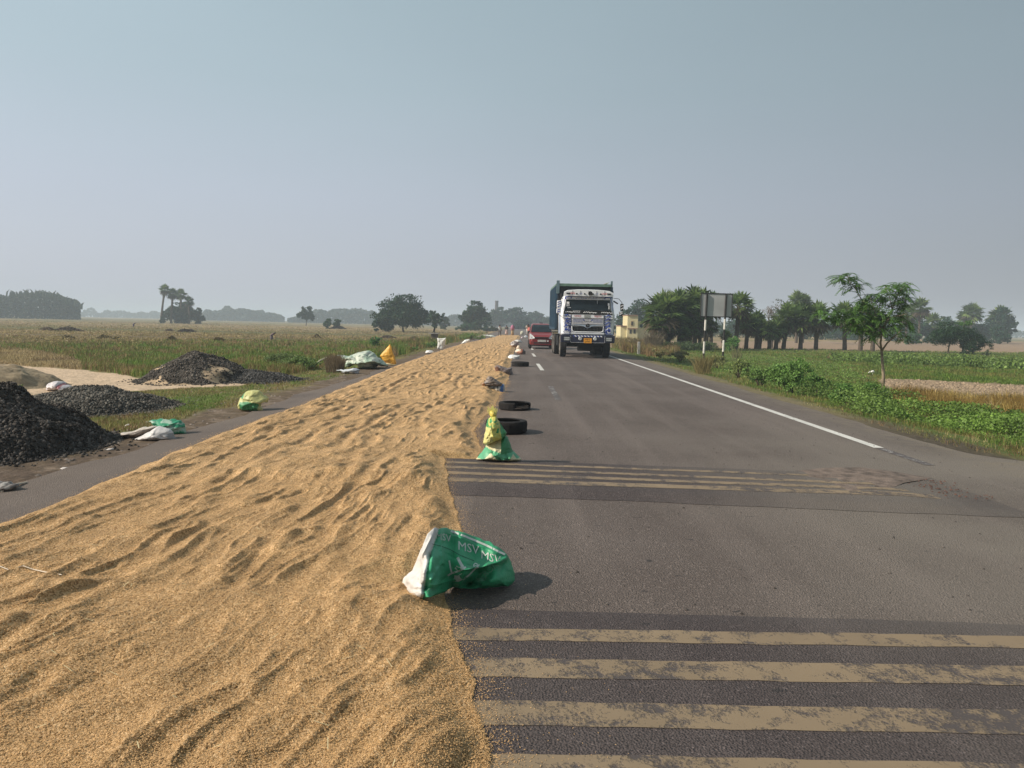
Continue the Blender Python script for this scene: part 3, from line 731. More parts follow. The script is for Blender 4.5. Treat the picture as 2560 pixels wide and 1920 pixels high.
def poly_px(pts, sub=3):
    """filled strip: pts is list of (left, right) point pairs, subdivided so it follows the cloth"""
    V, F = [], []
    L = resample([p[0] for p in pts], len(pts) * sub, False); Rr = resample([p[1] for p in pts], len(pts) * sub, False)
    for i in range(len(L)): V += [L[i], Rr[i]]
    for i in range(len(L) - 1): F.append((2 * i, 2 * i + 1, 2 * i + 3, 2 * i + 2))
    return (np.array(V), F)
def stroke(pts, w_, sub=4):
    p = resample(pts, max(4, len(pts) * sub), False); d_ = np.gradient(p, axis=0); nrm = np.stack([-d_[:, 1], d_[:, 0]], 1); nrm /= np.linalg.norm(nrm, axis=1)[:, None] + 1e-6
    V, F = [], []
    for i in range(len(p)): V += [p[i] + nrm[i] * w_ / 2, p[i] - nrm[i] * w_ / 2]
    for i in range(len(p) - 1): F.append((2 * i, 2 * i + 1, 2 * i + 3, 2 * i + 2))
    return (np.array(V), F)

# ---- 1: big green and white sack in the foreground
def c1(x, y): return 960 + np.asarray(x, float) * .19892, 1280 + np.asarray(y, float) * .19892
def K(*pts): return [tuple(float(v) for v in c1(a, b_)) for a, b_ in pts]
poly = K((625, 205), (680, 212), (720, 200), (800, 208), (990, 262), (1160, 325), (1330, 378), (1440, 445), (1540, 530), (1600, 640), (1638, 760), (1645, 860), (1610, 900), (1500, 928), (1250, 962), (1080, 968), (950, 966), (880, 956), (790, 992), (700, 1020), (600, 1065), (500, 1092), (420, 1052), (330, 1037), (262, 1000), (228, 965), (218, 905), (245, 840), (290, 790), (350, 740), (400, 620), (450, 500), (500, 390), (550, 280))
def col_green(px, py):
    x = (px - 960) / .19892; y = (py - 1280) / .19892
    seam = np.interp(y, [200, 300, 500, 730, 900, 1090], [690, 655, 600, 555, 530, 490])
    g = np.tile(np.array([.035, .29, .135]), (len(px), 1)) * (.85 + .35 * fbm(x * .006, y * .006, 8))[:, None]
    pale = (smooth(140, 60, np.abs(x - seam - 70)) * smooth(.42, .62, fbm(x * .011, y * .011, 5)))[:, None] * (y < 860)[:, None]
    g = g * (1 - pale * .7) + np.array([.10, .42, .25]) * pale * .7
    wv = np.array([.62, .60, .57]) * (.92 + .1 * fbm(x * .02, y * .02, 6))[:, None]
    g = np.where((x < seam)[:, None], wv, g)
    return g
_bx = np.array([x for x in (1000, 1026, 1058, 1085, 1135, 1150, 1208, 1260, 1290)], float); _by = np.array([1468, 1486, 1498, 1489, 1466, 1470, 1472, 1466, 1460], float)
_bd = G0(_bx, _by)[:, 1]; _bd[:4] -= .09
sd1 = lambda px: np.interp(px, _bx, _bd) - .015
sack1 = inflate('fertilizer_sack', poly, sd1, .125, col_green, nb=260, rings=64, wrinkles=110, wamp=.011, center=c1(980, 640), crumple=.0055, cs=16, zf=.004, power=.62, back=1.3,
    ctrl=[(*c1(720, 220), .10), (*c1(1200, 400), .13), (*c1(1540, 540), .05), (*c1(1400, 820), -.02), (*c1(1080, 840), .09), (*c1(1250, 720), .06), (*c1(900, 800), .0), (*c1(560, 700), -.05), (*c1(520, 1050), -.10), (*c1(240, 940), .0), (*c1(430, 650), .09), (*c1(1000, 640), -.04)],
    folds=[(*c1(1020, 640), *c1(1300, 600), 5, .06), (*c1(1300, 600), *c1(1530, 560), 5, .05), (*c1(1040, 700), *c1(960, 880), 6, .07), (*c1(1200, 690), *c1(1060, 880), 7, -.05), (*c1(720, 230), *c1(760, 560), 4, .018), (*c1(760, 560), *c1(620, 760), 4, .02), (*c1(600, 830), *c1(900, 770), 4, .02), (*c1(690, 260), *c1(600, 500), 4, -.03), (*c1(600, 500), *c1(550, 900), 4, -.03), (*c1(530, 880), *c1(500, 1080), 5, -.04),
           (*c1(600, 290), *c1(470, 560), 3, .018), (*c1(520, 560), *c1(450, 780), 4, -.018), (*c1(440, 760), *c1(430, 880), 3, .02), (*c1(300, 900), *c1(500, 920), 4, -.02), (*c1(240, 940), *c1(330, 1020), 3, .015), (*c1(880, 900), *c1(560, 1010), 5, .02), (*c1(800, 230), *c1(1540, 530), 3, .012), (*c1(640, 400), *c1(830, 460), 2, -.008), (*c1(830, 460), *c1(1130, 610), 2, -.008)], seed=1)
tag(sack1, 'green fertilizer sack with a crumpled white back, lying beside the big yellow road stripes', 'sack', 'sacks and tyres along the lane')
printw = M('pale sack print', (.52, .55, .50), .6, .2, 30)
sh = [text_px('MSV', *c1(1060, 455), 30, 14, 1.0, -.25), text_px('MSV', *c1(1340, 575), 28, 18, 1.0, -.25), text_px('MSV', *c1(745, 318), 24, 12, .9, -.25),
      text_px('e', *c1(1150, 665), 32, -14), 
      stroke(K((840, 238), (1020, 305), (1280, 415), (1520, 535)), 5), stroke(K((820, 610), (835, 700), (850, 760), (875, 770)), 4), stroke(K((925, 570), (960, 640), (1010, 720)), 7),
      stroke(K((800, 800), (850, 770), (960, 735), (1030, 690)), 4.5), stroke(K((900, 690), (940, 720), (1000, 700)), 9), stroke(K((880, 830), (930, 840), (1000, 800)), 15), stroke(K((970, 870), (1060, 800), (1200, 660)), 3.5)]
for q_ in sh: decal('printed_lettering', sack1, [q_], printw, sack1)
dimw = M('faint sack print', (.12, .30, .19), .6, .2, 30)
for q_ in [text_px('STRONG', *c1(1330, 730), 21, -38), text_px('star', *c1(1230, 840), 18, -6), stroke([c1(600 + 60 * math.cos(a), 1000 + 42 * math.sin(a)) for a in np.linspace(0, 6.2, 14)], 1.6), stroke([c1(605 + 28 * math.cos(a), 1000 + 20 * math.sin(a)) for a in np.linspace(0, 6.2, 10)], 1.6)]: decal('printed_lettering', sack1, [q_], dimw, sack1)
decal('stitching', sack1, [stroke(K((600, 400), (720, 430), (830, 470), (960, 545), (1130, 612)), 1.2, 6)], M('dark thread', (.01, .03, .02), .8), sack1)

# ---- 2: tied yellow and green sack standing behind the far rumble strip
def c7(x, y): return 1150 + x * .10246, 1000 + y * .10246
def K7(*p): return [c7(a, b_) for a, b_ in p]
t2 = empty('tied_sack', G0(*[np.array([v]) for v in c7(930, 1490)])[0])
d2 = 7.95
def rel(o, root):
    o.parent = root; o.matrix_parent_inverse = Matrix.Translation(root.location).inverted(); return o
def col_base(px, py):
    x = (px - 1150) / .10246; y = (py - 1000) / .10246
    c = np.tile(np.array([.10, .38, .20]), (len(px), 1)); c[:] *= (.75 + .5 * fbm(x * .01, y * .01, 3))[:, None]
    cream = (np.abs(x - 760) < (y - 1230) * .95) | ((x > 1180) & (np.abs(x - 1290) < (y - 1290) * .8)) | ((y < 1130 + (x - 640) * .3) & (x < 1030) & (x > 630)) | (y > 1430 - np.abs(x - 1000) * .06)
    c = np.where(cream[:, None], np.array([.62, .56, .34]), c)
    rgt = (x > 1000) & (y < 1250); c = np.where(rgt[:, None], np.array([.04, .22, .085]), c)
    return c
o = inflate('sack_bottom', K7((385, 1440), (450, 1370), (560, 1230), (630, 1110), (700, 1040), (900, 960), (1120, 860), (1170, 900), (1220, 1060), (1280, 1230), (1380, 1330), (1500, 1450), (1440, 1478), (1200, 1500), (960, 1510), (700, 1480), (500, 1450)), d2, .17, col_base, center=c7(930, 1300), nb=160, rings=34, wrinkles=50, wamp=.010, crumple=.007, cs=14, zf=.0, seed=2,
    folds=[(*c7(700, 1150), *c7(1080, 1420), 3, .02), (*c7(1080, 1420), *c7(1060, 1460), 4, .03), (*c7(1120, 1280), *c7(1200, 1420), 3, -.03), (*c7(800, 1230), *c7(1000, 1440), 3, -.02)]); rel(o, t2)
def col_top(px, py):
    x = (px - 1150) / .10246; y = (py - 1000) / .10246
    c = np.tile(np.array([.56, .52, .13]), (len(px), 1)) * (.75 + .5 * fbm(x * .012, y * .012, 4))[:, None]
    gg = ((x > 960 + (y - 450) * .12) & (y > 420)) | ((x < 700) & (y < 640)) | ((fbm(x * .016, y * .016, 12) > .62) & (y < 760))
    c = np.where(gg[:, None], np.array([.05, .27, .085]), c)
    pale = (y > 640) & (x < 760 + (y - 640) * .2); c = np.where(pale[:, None], np.array([.60, .56, .22]), c)
    return c
o = inflate('sack_top', K7((740, 420), (800, 380), (880, 385), (915, 450), (980, 560), (1060, 690), (1120, 760), (1140, 790), (1110, 880), (1050, 950), (900, 1000), (760, 1050), (640, 1095), (580, 1080), (562, 1040), (585, 880), (620, 740), (640, 600), (660, 520), (690, 450)), d2 - .05, .16, col_top, center=c7(820, 800), nb=160, rings=34, wrinkles=70, wamp=.012, crumple=.008, cs=16, floor=False, seed=3,
    folds=[(*c7(760, 640), *c7(850, 880), 2.5, .02), (*c7(750, 660), *c7(650, 900), 2.5, .02), (*c7(860, 700), *c7(980, 850), 2.5, -.02), (*c7(620, 1060), *c7(1100, 860), 4, .025), (*c7(980, 560), *c7(1100, 850), 3, -.03)]); rel(o, t2)
tag(t2, 'upright green and cream sack with knotted yellow top, standing where the far stripes begin', 'sack', 'sacks and tyres along the lane')
V, F = [], []
for k in range(70):                                        # frayed ends above the knot
    a0 = c7(random.uniform(745, 880), random.uniform(330, 420)); a1 = (a0[0] + random.uniform(-1, 1) * 7.5 - 2, a0[1] - random.uniform(6, 22))
    am = ((a0[0] + a1[0]) / 2 + random.uniform(-3, 3), (a0[1] + a1[1]) / 2); dd = d2 + random.uniform(-.05, .05)
    pw = [XYZ(*q, dd) for q in (a0, am, a1)]; b0 = len(V); w_ = .0026
    for q in pw: V += [q + (-w_, 0, 0), q + (w_, 0, w_)]
    F += [(b0, b0 + 1, b0 + 3, b0 + 2), (b0 + 2, b0 + 3, b0 + 5, b0 + 4)]
rel(mk('frayed_end', V, F, M('yellow fibre', (.75, .70, .22), .6, .2, 20)), t2)
o = inflate('knot', K7((720, 300), (770, 260), (840, 280), (880, 340), (900, 420), (860, 440), (780, 430), (740, 400)), d2 - .04, .05, (.62, .5, .10), nb=50, rings=8, crumple=.006, cs=30, floor=False, seed=4); rel(o, t2)

# ---- tyres
rubber = M('worn rubber', (.016, .014, .013), .85, .4, 9, .004, 60, spec=.2)
def tyre(px_l, px_r, y_b, dia, wid, tilt=0, label='', cut=None):
    d = float(G0(np.array([(px_l + px_r) / 2.]), np.array([float(y_b)]))[0, 1]) + dia * .5
    X = float(XYZ((px_l + px_r) / 2., 850., d)[0])
    ro, ri = dia / 2, dia / 2 * .66; h = wid
    prof = [(0.006, ri), (0.0, ri + .02), (h * .03, ro * .93), (h * .12, ro * .985), (h * .3, ro), (h * .7, ro), (h * .88, ro * .985), (h * .97, ro * .93), (h, ri + .02), (h - .006, ri), (h - .02, ri + .006), (h - .03, ri + .05), (h * .86, ro * .93), (h * .2, ro * .93), (.03, ri + .05), (.02, ri + .006), (0.006, ri)]
    n = 72; V, F = [], []; grooves = []
    for i, (z, r) in enumerate(prof):
        for k in range(n):
            th = 2 * math.pi * k / n
            rr_ = r - (.006 if (2 <= i <= 7 and k % 3 == 0) else 0) - (.005 if i in (4,) else 0)
            V.append((rr_ * math.cos(th), rr_ * math.sin(th), z))
    for i in range(len(prof) - 1):
        for k in range(n):
            th = 2 * math.pi * (k + .5) / n
            if cut and cut[0] < math.degrees(th) % 360 < cut[1] and i not in cut[2]: continue
            F.append((i * n + k, i * n + (k + 1) % n, (i + 1) * n + (k + 1) % n, (i + 1) * n + k))
    o = mk('tyre', V, F, rubber); o.location = (X, d, .004); o.rotation_euler = (R(tilt), R(tilt * .6), R(random.uniform(0, 90)) if not cut else 0)
    for pp in o.data.polygons: pp.use_smooth = True
    md = o.modifiers.new('es', 'EDGE_SPLIT'); md.split_angle = R(38)
    return tag(o, label, 'tyre', 'sacks and tyres along the lane')
tyre(1216, 1325, 1088, .57, .165, 0, 'thick worn black tyre lying flat right behind the yellow-topped sack')
tyre(1248, 1332, 1028, .56, .125, 0, 'slashed black tyre ring with part of its wall cut away, lying on the asphalt', cut=(268, 335, (0, 1, 2, 3, 13, 14, 15)))
tyre(1281, 1323, 917, .62, .16, 0, 'small far tyre lying flat between the open brown sack and the flat white one')

# ---- further sacks along the centre line
def ground_d(px, py): return float(GT(np.array([float(px)]), np.array([float(py)]))[0, 1])
def c8(x, y): return 1140 + x * .24119, 780 + y * .24119
def K8(*p): return [c8(a, b_) for a, b_ in p]
def stripes(c0, c1_, ang, per, duty=.5):
    def f(px, py):
        t = px * math.cos(R(ang)) + py * math.sin(R(ang)); n = fbm(px * .15, py * .15, 9) * per
        return np.where((((t + n) / per) % 1 < duty)[:, None], np.array(c0), np.array(c1_))
    return f
dd = ground_d(1248, 985)
t3 = empty('bundled_sack', G0(np.array([1247.]), np.array([985.]))[0]); t3.location[1] = dd
o = inflate('sack_bottom', K8((355, 775), (500, 745), (510, 790), (508, 848), (440, 855), (385, 850), (370, 800)), dd, .12, lambda x, y: np.where((x > 1250.5)[:, None] & ((x < 1259)[:, None]), np.array([.07, .16, .38]), np.where(((x > 1233.5) & (x < 1236.5) | (x > 1243) & (x < 1245))[:, None], np.array([.10, .09, .08]), np.array([.52, .48, .42]))), nb=60, rings=12, crumple=.01, zf=0, seed=5); rel(o, t3)
o = inflate('sack_top', K8((270, 745), (300, 720), (330, 665), (370, 665), (440, 715), (480, 740), (470, 770), (380, 775), (300, 765)), dd - .06, .10, stripes((.24, .19, .15), (.10, .08, .075), 60, 7), nb=70, rings=12, crumple=.016, floor=False, seed=6); rel(o, t3)
o = inflate('folded_flap', K8((265, 745), (285, 728), (310, 740), (300, 765), (275, 765)), dd - .10, .04, (.36, .20, .11), nb=30, rings=6, crumple=.01, floor=False, seed=7); rel(o, t3)
tag(t3, 'dark brown bundle folded over a blue and white striped sack at the rice edge', 'sack', 'sacks and tyres along the lane')
dd = ground_d(1262, 941)
t4 = empty('open_sack', G0(np.array([1262.]), np.array([941.]))[0])
o = inflate('sack_body', K8((398, 565), (430, 545), (470, 560), (520, 578), (575, 575), (595, 660), (520, 660), (470, 668), (430, 655), (408, 620)), dd, .16, stripes((.22, .17, .155), (.12, .095, .09), 30, 6), nb=80, rings=14, crumple=.016, zf=0, seed=8); rel(o, t4)
o = inflate('sack_mouth', K8((402, 575), (425, 560), (450, 580), (462, 640), (455, 664), (425, 650), (408, 615)), dd - .14, .02, (.20, .10, .065), nb=40, rings=6, crumple=.006, floor=False, seed=9); rel(o, t4)
tag(t4, 'brown-grey sack lying open towards the rice, in front of the small far tyre', 'sack', 'sacks and tyres along the lane')
dd = ground_d(1283, 900)
o = inflate('white_sack', K8((515, 490), (555, 445), (580, 440), (662, 450), (655, 480), (640, 500), (590, 500), (540, 495)), dd, .25, (.72, .71, .69), nb=60, rings=10, crumple=.02, cs=6, zf=0, seed=10)
tag(o, 'flat bright white sack at the rice edge behind the small far tyre', 'sack', 'sacks and tyres along the lane')
dd = ground_d(1300, 888)
t5 = empty('stuffed_sack', G0(np.array([1301.]), np.array([888.]))[0])
rel(inflate('sack_body', K8((612, 405), (640, 375), (700, 385), (722, 410), (720, 445), (660, 445), (615, 420)), dd, .2, lambda x, y: np.where((x > 1307)[:, None], np.array([.12, .10, .10]), np.where((x > 1302)[:, None], np.array([.35, .13, .08]), np.where((y > 878)[:, None] & (x > 1292)[:, None], np.array([.60, .30, .20]), np.array([.70, .60, .48])))), nb=60, rings=10, crumple=.02, zf=0, seed=11), t5)
rel(inflate('sack_ear', K8((622, 380), (640, 345), (660, 350), (672, 380), (640, 392)), dd - .03, .07, (.70, .58, .46), nb=36, rings=7, crumple=.012, floor=False, seed=12), t5)
tag(t5, 'cream and orange sack with a pointed ear, on the road before the car', 'sack', 'sacks and tyres along the lane')
dd = ground_d(1284, 871)
o = inflate('mottled_sack', K8((560, 345), (572, 312), (600, 298), (640, 310), (655, 345), (630, 375), (590, 375), (565, 362)), dd, .22, lambda x, y: np.where((y > 864)[:, None], np.array([.48, .28, .15]), np.where((fbm(x * .5, y * .5, 3) > .5)[:, None], np.array([.42, .38, .36]), np.array([.16, .13, .13]))), nb=50, rings=9, crumple=.03, cs=5, zf=0, seed=13)
tag(o, 'grey and brown mottled sack on the rice edge, left of the red car', 'sack', 'sacks and tyres along the lane')
dd = ground_d(1297, 858)
o = inflate('white_sack', K8((605, 295), (640, 285), (668, 295), (690, 318), (660, 325), (620, 312)), dd, .25, lambda x, y: np.where((fbm(x * .5, y * .5, 3) > .6)[:, None], np.array([.25, .22, .22]), np.array([.68, .66, .64])), nb=44, rings=8, crumple=.03, cs=5, zf=0, seed=14)
tag(o, 'crumpled white sack just behind the grey mottled one', 'sack', 'sacks and tyres along the lane')
for i, (pl_, lab, c_) in enumerate(((((1301, 829), (1308, 827), (1310, 834), (1306, 838), (1301, 837)), 'pale bundle at the far end of the rice beside the bending cyclist', (.55, .53, .40)),
        (((1309, 841), (1314, 838.5), (1320, 841), (1319, 845), (1312, 845)), 'small white bag on the asphalt below the far cyclist', (.62, .64, .66)),
        (((1302, 844), (1306, 841), (1308, 843), (1306, 847), (1302, 847)), 'tiny pinkish bag on the far edge of the rice', (.55, .44, .47)))):
    dd = ground_d(pl_[0][0] + 4, pl_[-1][1])
    o = inflate('small_bag', pl_, dd, .2, c_, nb=30, rings=7, crumple=.04, cs=4, zf=0, seed=15 + i); tag(o, lab, 'bag', 'sacks and tyres along the lane')

# ---- left verge
def put(name, poly, base, thick, col, label, cat='sack', group='sacks and sheets left on the grass verge', **kw):
    kw.setdefault('wrinkles', 40); kw.setdefault('wamp', thick * .12)
    dd = ground_d(*base); o = inflate(name, poly, dd + thick * .7, thick, col, **kw); tag(o, label, cat, group); return o
def c7b(x, y): return x * .34358, 900 + y * .34358
def KB(*p): return [c7b(a, b_) for a, b_ in p]
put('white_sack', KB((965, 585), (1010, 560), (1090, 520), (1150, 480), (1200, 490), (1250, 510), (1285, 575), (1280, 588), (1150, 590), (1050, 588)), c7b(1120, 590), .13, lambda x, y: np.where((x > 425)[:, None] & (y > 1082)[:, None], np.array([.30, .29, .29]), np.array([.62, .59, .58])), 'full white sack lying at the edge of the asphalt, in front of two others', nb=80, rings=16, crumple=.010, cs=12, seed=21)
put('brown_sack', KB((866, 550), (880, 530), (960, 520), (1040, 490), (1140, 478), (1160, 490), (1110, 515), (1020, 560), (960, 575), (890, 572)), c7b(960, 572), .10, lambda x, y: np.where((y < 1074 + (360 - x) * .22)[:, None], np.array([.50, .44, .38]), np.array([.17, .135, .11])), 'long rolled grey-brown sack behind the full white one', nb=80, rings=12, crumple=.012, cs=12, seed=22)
put('green_sack', KB((1085, 440), (1180, 430), (1320, 440), (1350, 480), (1358, 530), (1310, 552), (1260, 530), (1220, 500), (1120, 480)), c7b(1300, 550), .12, lambda x, y: np.where(((fbm(x * .06, y * .3, 31) > .55) & (y < 1078))[:, None], np.array([.34, .47, .38]), np.array([.03, .26, .14])), 'crumpled shiny green sack behind the white one', nb=80, rings=14, crumple=.018, cs=12, seed=23)
o = put('tied_sack', KB((1725, 330), (1740, 290), (1780, 240), (1835, 215), (1890, 225), (1925, 260), (1955, 280), (1950, 300), (1900, 305), (1895, 335), (1912, 375), (1830, 378), (1760, 376), (1730, 358)), c7b(1820, 378), .17,
    lambda x, y: np.where(((y > 900 + 300 * .34358) & (x > 1760 * .34358) & (x < 1890 * .34358) & (y < 900 + 365 * .34358) | (y < 900 + 275 * .34358) & (x < 1790 * .34358))[:, None], np.array([.06, .27, .11]), np.array([.50, .49, .20])), 'green and yellow sack standing with its top folded over on the verge', nb=90, rings=16, crumple=.018, cs=9, seed=24)
put('plastic_bag', [(117, 975), (121, 961), (135, 953), (150, 953), (158, 960), (172, 965), (194, 976), (150, 978)], (150, 977), .25, lambda x, y: np.where((np.abs(x - 159) < 4)[:, None] & (y < 972)[:, None], np.array([.30, .09, .10]), np.array([.60, .55, .56])), 'crumpled white plastic bag with a red patch, on the sand behind the low gravel heap', 'plastic bag', nb=60, rings=12, crumple=.04, cs=7, seed=25)
put('rag', [(-20, 1210), (10, 1206), (42, 1213), (45, 1219), (20, 1230), (0, 1235), (-20, 1235)], (10, 1234), .09, lambda x, y: np.where((fbm(x * .2, y * .2, 9) > .55)[:, None], np.array([.36, .33, .30]), np.array([.12, .10, .09])), 'dirty grey rag on the dirt beside the asphalt, in front of the gravel', 'rag', nb=50, rings=10, crumple=.02, cs=14, seed=26)
b_ = B(); q0 = GT(np.array([4.]), np.array([1235.]))[0]; q1 = GT(np.array([66.]), np.array([1212.]))[0]
b_.tube([(q0[0], q0[1], q0[2] + .02), ((q0[0] + q1[0]) / 2, (q0[1] + q1[1]) / 2, q0[2] + .04), (q1[0], q1[1], q1[2] + .02)], .010, 6)
tag(b_.build('stick', M('bleached twig', (.6, .52, .42))), 'thin pale stick leaning on the dirty grey rag', 'stick')
for i, (x, y, lab) in enumerate(((160, 1173, 'white scrap of paper on the dirt shoulder below the gravel heap'), (275, 1125, 'pale flat scrap on the dirt left of the asphalt, further from the camera'), (318, 1065, 'small white scrap on the grass left of the rolled brown sack'))):
    q = GT(np.array([float(x)]), np.array([float(y)]))[0]; s_ = 11 if i < 2 else 7
    o = inflate('paper_scrap', [(x - s_, y), (x - s_ * .4, y - 4), (x + s_ * .7, y - 4.5), (x + s_, y - 1), (x + s_ * .3, y + 2)], q[1], .035, (.55, .50, .47), nb=24, rings=5, crumple=.008, cs=20, seed=30 + i); tag(o, lab, 'scrap', 'scraps on the shoulder')
# tarpaulin, orange sack, white cloth
def ct(x, y): return 740 + x * .13563, 830 + y * .13563
def KT(*p): return [ct(a, b_) for a, b_ in p]
def col_tarp(px, py):
    x = (px - 740) / .13563; y = (py - 830) / .13563; f = fbm(x * .008, y * .012, 71)
    c = np.where((f > .56)[:, None], np.array([.56, .60, .50]), np.array([.34, .44, .34]))
    c = np.where((np.abs(fbm(x * .01, y * .02, 73) - .5) < .035)[:, None], np.array([.20, .25, .19]), c)
    return c
tp = ground_d(*ct(1300, 690))
o = inflate('tarpaulin', KT((770, 430), (900, 432), (1000, 430), (1080, 400), (1230, 370), (1345, 345), (1400, 385), (1450, 410), (1490, 460), (1560, 500), (1620, 560), (1690, 620), (1685, 640), (1600, 610), (1520, 600), (1480, 650), (1340, 695), (1230, 680), (1150, 600), (1060, 575), (1000, 640), (930, 655), (890, 600), (850, 500)), tp + .6, .62, col_tarp, nb=200, rings=44, wrinkles=70, wamp=.05, crumple=.045, cs=3.2, seed=40, power=.5, center=ct(1200, 520),
    folds=[(*ct(900, 590), *ct(1450, 520), 5, .16), (*ct(1450, 520), *ct(1640, 600), 4, .12), (*ct(1050, 590), *ct(1160, 660), 5, -.22), (*ct(1480, 620), *ct(1620, 640), 5, -.25), (*ct(960, 640), *ct(1060, 580), 3, .12), (*ct(800, 440), *ct(920, 640), 3, .15), (*ct(1100, 420), *ct(1180, 500), 4, -.08)])
tag(o, 'pale green tarpaulin thrown over a low heap on the verge, left of the orange sack', 'tarpaulin')
dd = ground_d(*ct(1790, 615))
t6 = empty('orange_sack', GT(np.array([ct(1790, 615)[0]]), np.array([ct(1790, 615)[1]]))[0])
rel(inflate('sack_body', KT((1735, 222), (1755, 260), (1790, 380), (1830, 480), (1848, 560), (1845, 605), (1800, 600), (1700, 580), (1620, 560), (1590, 500), (1548, 440), (1560, 420), (1650, 320)), dd, .10, lambda x, y: np.where(((fbm((x - 900) * .2, y * .2, 6) > .62) & (y > 890))[:, None], np.array([.42, .20, .03]), np.array([.72, .38, .045])), nb=80, rings=14, crumple=.012, cs=6, seed=41, floor=False, folds=[(*ct(1740, 240), *ct(1830, 560), 2.5, .03), (*ct(1600, 440), *ct(1700, 560), 3, .02)]), t6)
rel(inflate('sack_hem', KT((1620, 565), (1700, 575), (1800, 595), (1845, 590), (1850, 610), (1790, 622), (1700, 600), (1630, 580)), dd - .05, .05, (.72, .62, .36), nb=40, rings=6, crumple=.01, floor=False, seed=42), t6)
tag(t6, 'bright orange sack standing up to a point beside the green tarpaulin', 'sack', 'sacks and sheets left on the grass verge')
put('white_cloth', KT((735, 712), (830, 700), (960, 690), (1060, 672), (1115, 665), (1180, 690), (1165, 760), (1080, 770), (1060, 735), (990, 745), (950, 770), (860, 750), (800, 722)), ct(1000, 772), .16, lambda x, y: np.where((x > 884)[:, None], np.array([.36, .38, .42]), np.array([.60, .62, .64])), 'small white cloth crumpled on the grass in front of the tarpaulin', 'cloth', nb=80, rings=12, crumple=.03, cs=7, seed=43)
def cs6(x, y): return 960 + x * .217, 700 + y * .217
def K6(*p): return [cs6(a, b_) for a, b_ in p]
put('standing_white_sack', K6((612, 668), (640, 672), (690, 670), (714, 664), (712, 700), (696, 760), (680, 805), (650, 800), (612, 795), (620, 730)), cs6(650, 805), .10, (.70, .70, .67), 'tall white sack standing upright beside the stone post', nb=60, rings=12, crumple=.022, cs=5, seed=44)
put('low_white_sack', K6((474, 835), (490, 810), (530, 806), (570, 825), (572, 848), (530, 856), (480, 852)), cs6(520, 856), .2, (.74, .72, .71), 'small low white sack lying on the verge in front of the standing one', nb=50, rings=10, crumple=.025, cs=5, seed=45)
put('tilted_white_sack', K6((890, 730), (930, 690), (985, 682), (992, 690), (965, 735), (930, 737)), cs6(930, 737), .2, (.76, .76, .74), 'tilted white sack on the verge, further up the road than the stone post', nb=50, rings=10, crumple=.02, cs=4, seed=46)
put('white_sheet', K6((1135, 632), (1200, 632), (1250, 635), (1290, 650), (1308, 665), (1260, 668), (1215, 662), (1190, 648), (1150, 645)), cs6(1240, 668), .5, (.62, .66, .60), 'long pale sheet lying on the verge near the far workers', 'sheet', nb=60, rings=10, crumple=.06, cs=3, seed=47)
